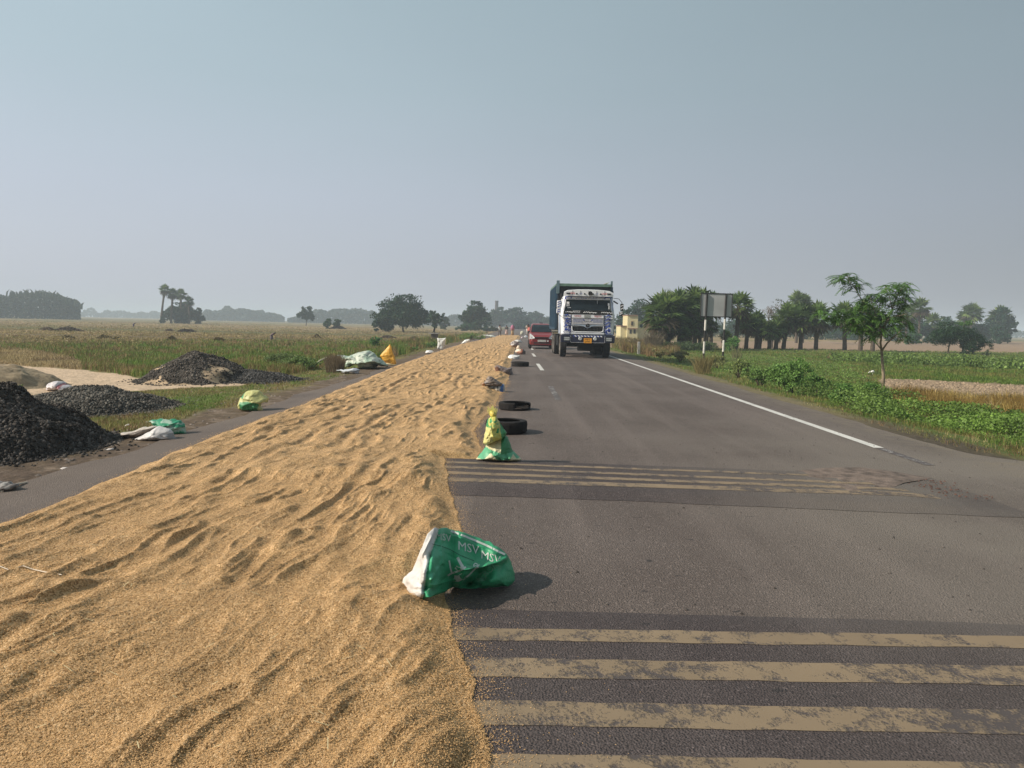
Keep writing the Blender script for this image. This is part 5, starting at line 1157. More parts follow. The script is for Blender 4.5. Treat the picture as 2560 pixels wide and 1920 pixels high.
# ---------------------------------------------------------------- people
def skin(name, verts, edges, rad, mat, parent, sub=1):
    me = bpy.data.meshes.new(name); me.from_pydata(verts, edges, []); o = bpy.data.objects.new(name, me); COL.objects.link(o); o.parent = parent
    md = o.modifiers.new('skin', 'SKIN'); md.use_smooth_shade = True
    sl_ = me.skin_vertices[0].data if me.skin_vertices else None
    if sl_ is None:
        bm = bmesh.new(); bm.from_mesh(me); bm.verts.layers.skin.verify(); bm.to_mesh(me); bm.free(); sl_ = me.skin_vertices[0].data
    for i, r in enumerate(rad): sl_[i].radius = (r, r) if not isinstance(r, tuple) else r
    sl_[0].use_root = True
    s2 = o.modifiers.new('sub', 'SUBSURF'); s2.levels = sub; s2.render_levels = sub
    me.materials.append(mat); return o
skinm = M('brown skin', (.16, .08, .05), .6, .1)
hairm = M('black hair', (.012, .01, .01), .5)
def person(px, pyb, d, h, top_c, leg_c, label, bend=0, walk=.18, rz=0, sari=None, head_c=None, lungi=False, sitting=False, carry=None, group='people working beside and on the far rice'):
    q = XYZ(float(px), float(pyb), d); z0 = float(zg(q[0], d)) if not (LEFT(d) < q[0] < RIGHT(d)) else 0.01
    r = empty('person', (q[0], d, max(z0, 0 if z0 > -.06 else z0)), rz); k = h / 1.65
    B_ = R(bend); sy, sz = -math.sin(B_), math.cos(B_)
    pel = (0, 0, .90)
    def up(t, x=0, f=0): return (x, pel[1] + sy * t + f * sz, pel[2] + sz * t - f * sy * -1 * 0)
    V = [pel, up(.22), up(.42), up(.52), up(.60), up(.70),
         up(.44, -.19), up(.18, -.24, -.05), up(-.05, -.22, -.16), up(-.13, -.21, -.18),
         up(.44, .19), up(.18, .25, .02), up(-.04, .24, -.08), up(-.12, .23, -.10),
         (-.10, 0, .86), (-.11, -walk * .5, .46), (-.11, -walk + .04, .07), (-.11, -walk - .10, .035),
         (.10, 0, .86), (.11, walk * .4, .47), (.11, walk + .05, .08), (.11, walk - .09, .035)]
    E = [(0, 1), (1, 2), (2, 3), (3, 4), (4, 5), (2, 6), (6, 7), (7, 8), (8, 9), (2, 10), (10, 11), (11, 12), (12, 13), (0, 14), (14, 15), (15, 16), (16, 17), (0, 18), (18, 19), (19, 20), (20, 21)]
    if sitting:
        V[15] = (-.13, -.40, .66); V[16] = (-.13, -.30, .28); V[17] = (-.13, -.42, .24); V[19] = (.13, -.36, .86); V[20] = (.13, -.32, .50); V[21] = (.13, -.44, .46)
        V[8] = (-.22, -.42, 1.12); V[9] = (-.22, -.5, 1.08); V[12] = (.22, -.42, 1.12); V[13] = (.22, -.5, 1.08)
    Rd = [.14, .13, .13, .055, .095, .085, .06, .045, .034, .03, .06, .045, .034, .03, .09, .062, .04, .035, .09, .062, .04, .035]
    V = [tuple(c * k for c in v) for v in V]; Rd = [a * k for a in Rd]
    skin('body', V, E, Rd, skinm, r)
    sub = lambda ids, es, grow, nm, mt: skin(nm, [V[i] for i in ids], es, [Rd[i] * grow + .012 for i in ids], mt, r)
    sub([1, 0, 2, 6, 7, 10, 11], [(0, 1), (0, 2), (2, 3), (3, 4), (2, 5), (5, 6)], 1.12, 'shirt', M('cloth ' + label[:24], top_c, .85, .2, 8))
    if lungi or sari:
        kx = .16; b = B()
        secs = []
        for (t, ra) in ((.98, .155), (.85, .19), (.5, .21), (.30 if not sari else .1, .24)):
            secs.append([(math.cos(a) * ra * k, math.sin(a) * ra * k * (.8 + walk), t * k) for a in np.linspace(0, 2 * math.pi, 13)[:-1]])
        b.loft(secs); b.build('skirt', M('cloth low ' + label[:24], leg_c, .85, .25, 8), r, sm=True)
    else:
        sub([0, 14, 15, 16, 18, 19, 20], [(0, 1), (1, 2), (2, 3), (0, 4), (4, 5), (5, 6)], 1.1, 'trousers', M('cloth low ' + label[:24], leg_c, .85, .25, 8))
    hp = Vector(V[5]) ; hc = Vector(V[4])
    bm = bmesh.new(); bmesh.ops.create_uvsphere(bm, u_segments=14, v_segments=10, radius=.112 * k); bmesh.ops.translate(bm, verts=bm.verts, vec=(hc + (hp - hc) * .55)[:] + () )
    me = bpy.data.meshes.new('hair'); bm.to_mesh(me); bm.free(); me.materials.append(M('veil ' + label[:20], head_c, .8) if head_c else hairm); o = bpy.data.objects.new('hair' if not head_c else 'head_cloth', me); COL.objects.link(o); o.parent = r
    if sari:
        b = B(); b.loft([[(x * k, y * k, z * k) for x, y, z in q_] for q_ in ([(-.15, -.1, 1.6), (.15, -.1, 1.6), (.14, .14, 1.6), (-.14, .14, 1.6)], [(-.26, -.14, 1.3), (.26, -.14, 1.3), (.24, .16, 1.3), (-.24, .16, 1.3)], [(-.25, -.16, .9), (.23, -.16, .9), (.24, .2, .8), (-.24, .2, .8)])]); b.build('shawl', M('shawl ' + label[:20], sari, .8, .2, 6), r, sm=True)
    tag(r, label, 'person', group)
    return r, V, k
person(1249, 842, 93, 1.42, (.34, .36, .36), (.10, .09, .09), 'person in a pale shirt walking away at the edge of the rice, nearest the verge', rz=R(165), walk=.22)
person(1266, 840, 97, 1.38, (.06, .07, .08), (.45, .33, .30), 'person in a dark top and pale pink wrap walking on the far rice', lungi=True, walk=.2)
person(1281, 838.5, 101, 1.42, (.42, .14, .22), (.33, .22, .12), 'person in a pink sari and veil on the far rice', sari=(.45, .16, .25), head_c=(.45, .14, .24), rz=R(30))
# cyclist with a red bag
cq = XYZ(1321., 836., 97.)
person(1319, 836, 97, 1.75, (.80, .72, .60), (.5, .46, .40), 'person in a white shirt bending forward on a bicycle, carrying a round red bag', bend=38, sitting=True, rz=R(10))
b = B(); bk = empty('bicycle', (cq[0], 97., .0), R(8))
for yy_ in (-.52, .52):
    wb = B(); wb.tube([(0, yy_ + .33 * math.cos(a), .34 + .33 * math.sin(a)) for a in np.linspace(0, 2 * math.pi, 25)], .02, 6, cap=False); wb.build('wheel', tyrem, bk)
B().tube([(0, .52, .34), (0, .1, .32), (0, -.36, .80), (0, -.52, .34)], .018, 6).tube([(0, .1, .32), (0, .18, .86)], .018, 6).tube([(0, .15, .8), (0, -.36, .82)], .018, 6).tube([(0, .52, .34), (0, .17, .8)], .014, 6).build('frame', M('bicycle green', (.05, .08, .07), .5), bk)
B().tube([(-.26, -.30, 1.0), (0, -.38, .98), (.26, -.30, 1.0)], .014, 6).tube([(0, -.36, .8), (0, -.38, .98)], .016, 6).build('handlebar', chrome, bk)
B().box((0, .2, .88), (.16, .26, .06)).build('saddle', black, bk, bevel=.02)
tag(bk, 'bicycle under the person in the white shirt, beyond the red car', 'bicycle')
o = inflate('red_bag', [(1319, 821), (1323, 818), (1328, 820), (1329.5, 825), (1327, 830), (1322, 830), (1318.5, 826)], 96.6, .25, (.50, .10, .075), nb=36, rings=8, crumple=.03, cs=4, floor=False, seed=60)
tag(o, 'round red bag hanging beside the person on the bicycle', 'bag')
person(679, 842, 62, .95, (.22, .15, .18), (.14, .12, .14), 'person stooping low in the dry stubble field, alone', bend=62, walk=.12, lungi=True, rz=R(70), group='people in the stubble field')
person(334, 822, 125, .95, (.03, .04, .12), (.04, .05, .14), 'person in dark blue bending down far out in the field', bend=60, walk=.12, lungi=True, rz=R(100), group='people in the stubble field')

# ---------------------------------------------------------------- signboard seen from behind
SD = 37.5
def sp_(px, py, d=SD): return XYZ(float(px), float(py), d)
sg = empty('road_sign', (float(sp_(1790, 890)[0]), SD, float(zg(sp_(1790, 890)[0], SD)))); tag(sg, 'blank grey back of a road sign on two black and white banded posts', 'sign')
tl, tr_, br_, bl = sp_(1753, 733), sp_(1831, 735), sp_(1829, 793), sp_(1751, 791)
def thick_quad(q, t, name, mat, parent):
    q = [Vector(a) for a in q]; n_ = Vector((0, 1, 0)); b = B(); b.add([*q, *[a + n_ * t for a in q]], [(0, 1, 2, 3), (7, 6, 5, 4), (0, 4, 5, 1), (1, 5, 6, 2), (2, 6, 7, 3), (3, 7, 4, 0)]); return rel(b.build(name, mat, None), parent)
greyb = M('bare aluminium sheet', (.40, .405, .41), .55, .12, 1.5, metal=.05); signblack = M('sign frame black', (.02, .018, .018), .6)
thick_quad([bl, br_, tr_, tl], .015, 'panel', greyb, sg)
b = B()
for a, c_ in ((tl, tr_), (tr_, br_), (br_, bl), (bl, tl)): b.tube([a + np.array([0, -.01, 0]), c_ + np.array([0, -.01, 0])], .022, 4)
rel(b.build('frame', signblack, None), sg)
for (xt, xb, yb_) in ((1768, 1758, 900), (1816, 1806, 906)):
    p0 = sp_(xt, 735, SD - .05); p1 = sp_(xb, yb_, SD - .05); gz_ = float(zg(p1[0], SD)) - .1
    bw = B(); bb = B(); p0 = Vector(p0); p1 = Vector(p1); p1.z = gz_
    f = lambda y: (y - 735) / (yb_ - 735)
    cuts = [(735, 793, 1), (793, 817, 0), (817, 842, 1), (842, 869, 0), (869, 885, 1), (885, yb_, 1)]
    for (y0, y1, k_) in cuts: (bb if k_ else bw).tube([p0.lerp(p1, f(y0)), p0.lerp(p1, f(y1))], .048 if k_ else .050, 10)
    po = rel(bb.build('post', signblack, None), sg); w_ = bw.build('white_band', M('post white', (.66, .63, .58), .6, .15, 8), po); w_.parent = po; w_.matrix_parent_inverse = po.matrix_world.inverted()
    w_.matrix_parent_inverse = Matrix.Translation(sg.location).inverted() @ Matrix.Translation(Vector((0, 0, 0))) if False else Matrix.Identity(4)

# stone post with slab and a crow
PD = 62.0; a = XYZ(1086., 845., PD); z0 = float(zg(a[0], PD))
sp0 = empty('stone_post', (a[0], PD, z0)); tag(sp0, 'dark weathered stone post under a flat slab, beside the tall white sack', 'post')
stone = M('weathered stone', (.11, .09, .08), .9, .4, 4, .02, 12)
hh = float(XYZ(1086., 833., PD)[2]) - z0
B().box((0, .2, hh * .46), (.55, .5, hh * .94), taper=.96).build('pillar', stone, sp0, bevel=.03)
B().box((-.05, .2, hh * .965), (.82, .7, .07)).build('slab', M('pale slab', (.30, .28, .26), .9, .3, 4), sp0, bevel=.01)
cq = XYZ(1084.5, 832., PD)
b = B(); b.tube([(-.02, 0, .10), (.0, .02, .18), (.03, .05, .30), (.05, .06, .36)], [.02, .06, .07, .035], 8).tube([(.05, .05, .36), (.045, .03, .42), (.0, .0, .43)], [.035, .04, .008], 8).tube([(-.01, .0, .16), (-.10, -.02, .02)], [.05, .015], 6).tube([(.01, .02, .13), (.01, .02, 0)], .008, 4)
o = b.build('crow', M('crow black', (.012, .012, .016), .6)); o.location = (cq[0], PD, z0 + hh + .03); tag(o, 'black crow sitting on the slab of the stone post', 'bird')
# egret in the green field
q = GT(np.array([2180.]), np.array([938.]))[0]
b = B(); b.tube([(-.13, 0, .22), (-.05, 0, .27), (.06, 0, .29), (.14, 0, .25), (.20, 0, .20)], [.015, .07, .085, .06, .012], 8).tube([(-.10, 0, .26), (-.17, 0, .30), (-.20, 0, .24), (-.24, 0, .20), (-.30, 0, .17)], [.03, .02, .022, .028, .004], 6)
for s in (-.03, .03): b.tube([(.03, s, .22), (.03, s, .0)], .006, 4)
o = b.build('egret', M('egret white', (.75, .74, .70), .7), sm=True); o.location = q; o.scale = (.55, .55, .55); tag(o, 'white egret feeding in the green field beside the sapling', 'bird')
# short stone marker near the truck
q = XYZ(1597., 872., 50.); z0 = float(zg(q[0], 50.))
o = B().box((0, 0, .38), (.20, .16, .86), taper=.8).build('marker_stone', M('pale concrete', (.32, .31, .29), .9, .25, 6), bevel=.02); o.location = (q[0], 50., z0); tag(o, 'short pale concrete marker post on the right verge, beside the dried stalks', 'post')
# cream building
BD = 118.0
wallc = M('cream plaster', (.60, .53, .31), .85, .10, 1.2)
bp0 = XYZ(1590., 840., BD); bz = float(zg(bp0[0], BD)); bl_ = empty('cream_building', (bp0[0], BD, bz)); tag(bl_, 'cream plastered building with a square tower room, right of the truck', 'building')
def bx(x0, x1, y0, y1, dep, off=0):
    a = XYZ(float(x0), float(y0), BD); c = XYZ(float(x1), float(y1), BD)
    zt = a[2]; zb = max(c[2], bz) if y1 < 860 else bz - .1
    return (((a[0] + c[0]) / 2 - bp0[0], dep / 2 + off, (zt + zb) / 2 - bz), (c[0] - a[0], dep, zt - zb))
b = B(); b.box(*bx(1569, 1593, 789, 870, 5)).box(*bx(1594, 1622, 803, 870, 5, .5)).box(*bx(1553, 1569, 816, 870, 5, .6)); b.build('wall', wallc, bl_, bevel=.03)
b = B(); b.box(*bx(1568, 1594, 786.8, 789.2, 5.4, -.2)).box(*bx(1568, 1594, 820, 822.5, 5.2, -.25)).box(*bx(1552, 1569.2, 813.6, 816, 5.4, .3)); b.build('roof_slab', M('reddish coping', (.30, .17, .12), .8), bl_)
fr_ = B().box(*bx(1577, 1583, 802, 815, .1, -.04)).build('window', M('window frame tan', (.42, .30, .15), .7), bl_)
B().box(*bx(1578.3, 1581.7, 804, 813, .06, -.08)).build('pane', glass, fr_)
fr_ = B().box(*bx(1600, 1608, 810, 819, .1, .46)).build('window', M('window frame green', (.08, .22, .20), .6), bl_)
B().box(*bx(1601.5, 1606.5, 811.5, 817.5, .06, .42)).build('pane', glass, fr_)
B().box(*bx(1574, 1579, 824, 834, .06, -.03)).box(*bx(1584, 1589, 823, 834, .06, -.03)).build('doorway', M('dark doorway', (.05, .05, .045), .8), bl_)
# boundary fence pieces in front
# brick chimney far away
cd = 420.0; c0_ = XYZ(1241., 800., cd); zt = XYZ(1241., 750.5, cd)[2]; zm = zg(c0_[0], cd)
ch = B(); n_ = 16
ch.lathe([(0, 1.5), (zt * .55, 1.1), (zt * .94, .85), (zt * .94, .98), (zt, .92), (zt, .4)], (0, 0, 0), 'z', n_)
o = ch.build('brick_chimney', M('kiln brick', (.06, .045, .045), .9, .2, .6), sm=False); o.location = (c0_[0], cd, float(zm)); tag(o, 'tall brick kiln chimney rising behind the trees at the far end of the road', 'chimney')
# ================================================================ VEGETATION
leafm = MA('foliage', .55, .22, .7, island=.35, trans=.33, spec=.3, detail=3)
grassm = MA('grass blades', .7, .15, .8, island=.4, trans=.2, spec=.2, detail=3)
barkm = M('bark', (.085, .065, .048), .9, .35, 5, .02, 15)
palebark = M('pale bark', (.24, .19, .13), .85, .3, 6, .006, 30)
def rand_dirs(n):
    v = rng.normal(size=(n, 3)); return v / np.linalg.norm(v, axis=1)[:, None]
def leaf_quads(P, size, aspect=.5, droop=None, nrm=None):
    """diamond leaves of given length at points P"""
    n = len(P); a = rand_dirs(n) if droop is None else droop; b = np.cross(a, rand_dirs(n)); b /= np.linalg.norm(b, axis=1)[:, None] + 1e-9
    s = (np.asarray(size) * rng.uniform(.6, 1.3, n))[:, None]
    V = np.stack([P - a * s * .5, P + b * s * aspect * .5 + a * s * .05, P + a * s * .5, P - b * s * aspect * .5 + a * s * .05], 1).reshape(-1, 3)
    return V, np.arange(4 * n).reshape(n, 4)
def crown_pts(lobes, n, shell=.5):
    """points gathered in clumps over a set of lobes ((x,y,z),(rx,ry,rz))"""
    L = np.array([l[0] for l in lobes], float); Rr = np.array([l[1] if hasattr(l[1], '__len__') else (l[1],) * 3 for l in lobes], float)
    wt = (Rr[:, 0] * Rr[:, 2]); wt /= wt.sum()
    nc = max(30, n // 34); li = rng.choice(len(L), nc, p=wt); d = rand_dirs(nc); rr = shell + (1 - shell) * rng.random(nc) ** .6
    cc = L[li] + d * Rr[li] * rr[:, None]; cs_ = Rr[li].mean(1) * .17
    k = rng.integers(0, nc, n)
    return cc[k] + rng.normal(size=(n, 3)) * cs_[k][:, None] * np.array([1, 1, .7])
def limb_mesh(b, base, lobes, r, tip=.25):
    for l in lobes:
        c = Vector(l[0]); m_ = Vector(base).lerp(c, .5) + Vector((random.uniform(-.1, .1), random.uniform(-.1, .1), .05)) * (c - Vector(base)).length
        b.tube([base, m_, c], [r, r * .6, r * tip], 6)
def leafy(px, ytop, wpx, d, col, label, name='tree', nleaf=2600, lsz=None, lobes=7, flat=.8, trunk_frac=.3, base_y=None, group=None, seed=0, bark=barkm, aspect=.8, low=False, cat='tree', sway=1.0):
    rs = np.random.RandomState(seed + 5)
    pt = XYZ(float(px), float(ytop), d); X = pt[0]; z0 = float(zg(X, d)); H = pt[2] - z0; W = wpx * d / FPX
    lsz = lsz or max(.10, d / 768 * 1.9); nleaf = int(nleaf * 1.6)
    root = empty(name, (X, d, z0)); cb = H * (0.04 if low else trunk_frac); ch_ = H - cb
    L = []
    for i in range(lobes):
        a = 2 * math.pi * i / lobes + rs.uniform(-.4, .4); q = rs.uniform(.42, .78)
        tz = rs.uniform(.25, .80) if not low else rs.uniform(.15, .7)
        rx = W * rs.uniform(.20, .28); L.append(((math.cos(a) * W * .5 * q * sway, math.sin(a) * W * .42 * q, cb + ch_ * tz * (1.05 - .45 * q)), (rx, rx, ch_ * rs.uniform(.18, .28) * (1.2 - .4 * q))))
    L.append(((rs.uniform(-.08, .08) * W, 0, cb + ch_ * .74), (W * .28, W * .28, ch_ * .28)))
    L.append(((0, 0, cb + ch_ * .46), (W * .32, W * .32, ch_ * .34)))
    P = crown_pts(L, nleaf); P[:, 2] = np.clip(P[:, 2], .05, H)
    V, F = leaf_quads(P, lsz, aspect)
    cl = np.array(col) * np.array([.55, .98, .78]) * rng.uniform(.75, 1.25, (len(P), 1)); cl = np.repeat(cl, 4, 0)
    mk('crown', V, F, leafm, root, cols=cl)
    b = B(); r = max(.05, H * .022); top = (rs.uniform(-.05, .05) * W, 0, cb + ch_ * .2)
    b.tube([(0, 0, -.2), (rs.uniform(-.03, .03) * W, 0, cb * .6), top], [r * 1.3, r, r * .8], 8); limb_mesh(b, top, L[:-1], r * .55)
    b.build('trunk', bark, root)
    return tag(root, label, cat, group)
G1 = 'trees standing in the far fields'
DG = (.030, .055, .026); MG = (.045, .080, .030); BG = (.05, .075, .045)
leafy(1010, 736, 134, 140, (.028, .052, .025), 'large round dark tree in the middle distance, biggest left of the road', nleaf=9000, lobes=11, trunk_frac=.10, seed=1, group=G1)
leafy(958, 775, 50, 138, (.034, .06, .028), 'lower lobe of bushes leaning on the left flank of the large round tree', name='bushy_tree', nleaf=2200, low=True, seed=2, group=G1)
leafy(1087, 768, 40, 132, (.05, .07, .045), 'thin ragged tree just right of the large round one', nleaf=1100, lobes=9, trunk_frac=.12, seed=3, group=G1)
leafy(1110, 783, 34, 200, BG, 'small rounded tree behind the thin ragged one', nleaf=900, low=True, seed=4, group=G1)
leafy(1187, 753, 76, 185, (.030, .058, .028), 'rounded dark tree close left of the chimney', nleaf=5000, lobes=9, trunk_frac=.06, seed=5, group=G1)
leafy(1170, 806, 60, 180, MG, 'low shrubs spreading under the rounded dark tree', name='shrub', nleaf=1300, low=True, seed=6, group=G1, cat='shrub')
leafy(1225, 812, 40, 170, DG, 'low dark shrub between the rounded dark tree and the road', name='shrub', nleaf=800, low=True, seed=61, group=G1, cat='shrub')
leafy(765, 766, 44, 240, (.04, .06, .035), 'small solitary tree with a bare trunk far out in the field', nleaf=1400, trunk_frac=.28, seed=7, group=G1)
leafy(818, 797, 26, 170, MG, 'small pale green bush on the field, left of its twin', name='shrub', nleaf=500, low=True, seed=8, group=G1, cat='shrub')
leafy(842, 797, 24, 172, MG, 'small green bush with an arching top beside a dark straw heap', name='shrub', nleaf=500, low=True, seed=9, group=G1, cat='shrub')
for i, (x, t_, w_, d) in enumerate(((1252, 768, 64, 330), (1292, 769, 66, 320), (1335, 779, 60, 340), (1370, 795, 46, 330), (1232, 782, 60, 350), (1390, 790, 40, 300), (1310, 800, 60, 260), (1350, 812, 60, 250))):
    leafy(x, t_, w_, d, DG, ('broad flat-topped tree right below the chimney', 'broad dark tree over the far end of the road', 'paler tree between the far end of the road and the red car', 'low hazy tree above the roof of the red car', 'hazy tree left of the chimney foot', 'hazy tree half hidden by the dump truck', 'dark undergrowth closing the far end of the road', 'dark bush line just left of the red car roof')[i], nleaf=2600, lobes=8, low=i > 4, trunk_frac=.15, seed=20 + i, group='trees closing the far end of the road')
leafy(1602, 747, 92, 150, (.035, .06, .035), 'hazy spreading tree behind the cream building', nleaf=3800, lobes=9, flat=.5, trunk_frac=.1, seed=31, group='trees behind the palms')
leafy(1560, 775, 60, 165, (.035, .06, .035), 'hazy lower tree between the truck mirror and the cream building', nleaf=2200, lobes=9, low=True, seed=32, group='trees behind the palms')
for i, (x, t_, w_, d) in enumerate(((1990, 800, 150, 165), (2110, 792, 140, 170), (2230, 775, 120, 165), (2290, 790, 80, 150), (2360, 792, 90, 160), (2445, 790, 90, 170), (1720, 800, 200, 170), (1860, 790, 160, 175))):
    leafy(x, t_, w_, d, BG, ('wide hazy thicket behind the middle palms', 'wide hazy thicket behind the right palms', 'tall hazy thicket behind the sapling crown', 'hazy tree at the foot of the tall thin palm', 'hazy tree between the two pairs of far palms', 'hazy trees under the far right palms', 'hazy thicket seen under the thick palm clump', 'hazy thicket behind the leafless tree')[i], nleaf=2600, lobes=10, low=True, seed=40 + i, group='trees behind the palms')
leafy(2502, 770, 66, 175, (.036, .06, .038), 'tall domed tree near the right edge of the photo', nleaf=4200, lobes=10, trunk_frac=.12, seed=50, group='trees behind the palms')
leafy(2500, 818, 60, 150, DG, 'dark low shrub at the foot of the tall domed tree', name='shrub', nleaf=1300, low=True, seed=51, group='trees behind the palms', cat='shrub')
leafy(2285, 828, 46, 120, (.08, .13, .045), 'light green shrub at the foot of the tall thin palm', name='shrub', nleaf=1100, low=True, seed=52, cat='shrub')
# bushy thorn tree in the right field
leafy(2375, 806, 96, 70, (.040, .060, .024), 'wide dark bushy tree standing alone in the right field', name='bushy_tree', nleaf=7000, lsz=.10, lobes=12, trunk_frac=.22, seed=53, flat=.6)
leafy(2435, 820, 72, 69, (.032, .050, .022), 'lower dark half of the bushy tree drooping to the ground', name='bushy_tree', nleaf=4200, lsz=.10, lobes=8, low=True, trunk_frac=.1, seed=54)
leafy(2412, 800, 40, 71, (.16, .20, .05), 'yellow-green sprouting top on the bushy tree', name='flowering_top', nleaf=700, lsz=.10, lobes=6, trunk_frac=.82, seed=55)
# bamboo grove and its neighbours, far lines
def mass(name, pts, d, col, label, n, dep=25, lsz=None, cat='trees', tufts=0):
    """far wood that reads as one mass: pts = (px, top y) profile"""
    pts = np.array(pts, float); lsz = lsz or d / 768 * 2.3
    px = rng.uniform(pts[0, 0], pts[-1, 0], n); tp = np.interp(px, pts[:, 0], pts[:, 1]) + 7 * (fbm(px * .06, 0 * px + d, 700, 4) - .5) * 1.6
    dd = d + rng.uniform(0, dep, n); X = XYZ(px, tp, d)[:, 0] * dd / d * 1.0; Zt = XYZ(px, tp, d)[:, 2]; z0 = zg(X, dd)
    t = rng.random(n) ** .8; Z = z0 + (Zt - z0) * t
    P = np.stack([X, dd, Z], 1); V, F = leaf_quads(P, lsz, .9)
    cl = np.array(col) * (.7 + .6 * fbm(px * .08, t * 4, 710, 3))[:, None]
    return tag(mk(name, V, F, leafm, cols=np.repeat(cl, 4, 0)), label, cat, kind='stuff')
mass('bamboo_grove', [(-130, 735), (-60, 735), (0, 733), (20, 740), (60, 731), (100, 727), (140, 733), (165, 741), (190, 748), (204, 762), (206, 775), (200, 788)], 300, (.030, .052, .034), 'dense hazy bamboo grove at the far left edge of the fields', 20000, 30, lsz=.8)
mass('far_wood', [(-100, 780), (190, 785), (230, 770), (245, 780), (300, 778), (340, 781), (400, 778), (420, 795)], 900, (.03, .05, .035), 'palest line of trees on the horizon between the bamboo grove and the palms', 5000, 80)
mass('far_wood', [(500, 785), (515, 776), (545, 775), (570, 766), (585, 774), (640, 775), (690, 785), (710, 792)], 600, (.03, .05, .035), 'hazy wood on the horizon right of the palm thicket', 9000, 60)
mass('far_wood', [(720, 800), (760, 785), (790, 774), (820, 778), (850, 772), (890, 772), (920, 776), (960, 790), (1100, 795), (1130, 788), (1230, 790), (1300, 800)], 520, (.03, .05, .035), 'hazy wood behind the small solitary tree and the large round one', 16000, 60)
mass('far_wood', [(1200, 790), (1300, 795), (1420, 790), (1600, 800), (2000, 805), (2560, 828), (2700, 830)], 560, (.03, .05, .035), 'faint far wood on the right-hand horizon', 9000, 60)
# arching bamboo tips
b = B()
V = []
for k in range(46):
    x = random.uniform(-10, 205); yb = np.interp(x, [0, 60, 140, 205], [737, 733, 738, 768]); L = random.uniform(4, 12); s = random.choice((-1, 1))
    a = XYZ(x, yb + 6, 298.); m_ = XYZ(x + s * 1.5, yb - L * .5, 298.); c = XYZ(x + s * L * .6, yb - L, 298.); b.tube([a, m_, c], [.35, .3, .08], 4)
tag(b.build('bamboo_tips', M('bamboo tip green', (.03, .055, .035), .7, .3)), 'arching bamboo tips sticking out over the grove', 'bamboo', kind='stuff')

# fan palms
def palm_mesh(seed, R_, nf=38, skirt=16, nl=10, colr=(.105, .165, .050)):
    rs = np.random.RandomState(seed); V, F, C_ = [], [], []
    for i in range(nf + skirt):
        dead = i >= nf
        az = rs.uniform(0, 6.28); el = rs.uniform(-25, 88) if not dead else rs.uniform(-80, -30)
        if not dead: el = 88 - 138 * ((i + .5) / nf) ** 1.1 + rs.uniform(-10, 10)
        e = R(el); dv = np.array([math.cos(az) * math.cos(e), math.sin(az) * math.cos(e), math.sin(e)])
        side = np.cross(dv, (0, 0, 1.0)); side /= np.linalg.norm(side) + 1e-6; nv = np.cross(side, dv)
        pl_ = R_ * rs.uniform(.34, .52); bl = R_ * rs.uniform(.50, .68)
        p0 = dv * pl_ - np.array([0, 0, .04 * R_]); tw = rs.uniform(-.5, .5); sd_ = side * math.cos(tw) + nv * math.sin(tw)
        c = np.array(colr) * rs.uniform(.45, 1.6) if not dead else np.array([.11, .085, .055]) * rs.uniform(.6, 1.2)
        if not dead and rs.rand() < .2: c = c * np.array([1.6, 1.4, 1.3])
        n0 = len(V); w_ = .012 * R_; V += [sd_ * w_, -sd_ * w_, p0 - sd_ * w_, p0 + sd_ * w_]; F.append((n0, n0 + 1, n0 + 2, n0 + 3)); C_ += [c * .9] * 4
        for k in range(nl):
            a = R(-118 + 236 * k / (nl - 1)) ; ld = dv * math.cos(a) + sd_ * math.sin(a); L = bl * (1 - .25 * abs(a) / 2.05) * rs.uniform(.9, 1.08)
            tip = p0 + ld * L + np.array([0, 0, -.16 * L * rs.uniform(.2, 1.6)]); mid = p0 + ld * L * .5; nw = np.cross(ld, np.cross(dv, sd_)); nw = nw / (np.linalg.norm(nw) + 1e-6) * L * .10
            n0 = len(V); V += [p0, mid + nw, tip, mid - nw]; F.append((n0, n0 + 1, n0 + 2, n0 + 3)); C_ += [c * rs.uniform(.85, 1.15)] * 4
    return np.array(V), np.array(F), np.array(C_)
PV = [palm_mesh(s, 1.0) for s in (1, 2, 3)]; PM = []
for i, (v, f, c) in enumerate(PV):
    o = mk('crown', v, f, leafm, cols=c); PM.append(o.data); bpy.data.objects.remove(o)
def palm_trunk(h, r, lean=0, skirt=True):
    b = B(); n = 7; path = [(lean * (i / n) ** 1.5, 0, -.2 + (h + .2) * i / n) for i in range(n + 1)]
    b.tube(path, [r * (1.25 - .35 * i / n) * (1 + .08 * (i % 2)) for i in range(n + 1)], 9)
    if skirt:
        rs = random.Random(int(h * 100))
        for k in range(26):
            t = rs.uniform(.45, 1); a = rs.uniform(0, 6.28); z = h * t; x = lean * t ** 1.5
            b.tube([(x + r * .8 * math.cos(a), r * .8 * math.sin(a), z), (x + r * 2.6 * math.cos(a), r * 2.6 * math.sin(a), z + r * 1.0)], [.035, .015], 4)
    return b
def palm(px, ytop, d, Rc, label, seed=0, lean=0, r=.16, group='young fan palms in a row along the field edge', tall=False):
    p = XYZ(float(px), float(ytop), d); z0 = float(zg(p[0], d)); H = p[2] - z0
    bx_ = p[0] - lean; root = empty('palm_tree', (bx_, d, z0)); hc = H - Rc * .93
    c = bpy.data.objects.new('crown', PM[seed % 3]); COL.objects.link(c); c.parent = root; c.location = (lean, 0, hc); c.scale = (Rc, Rc, Rc * .95); c.rotation_euler = (random.uniform(-.1, .1), random.uniform(-.1, .1), seed * 1.3)
    palm_trunk(hc, r, lean, not tall).build('trunk', barkm, root)
    return tag(root, label, 'palm', group)
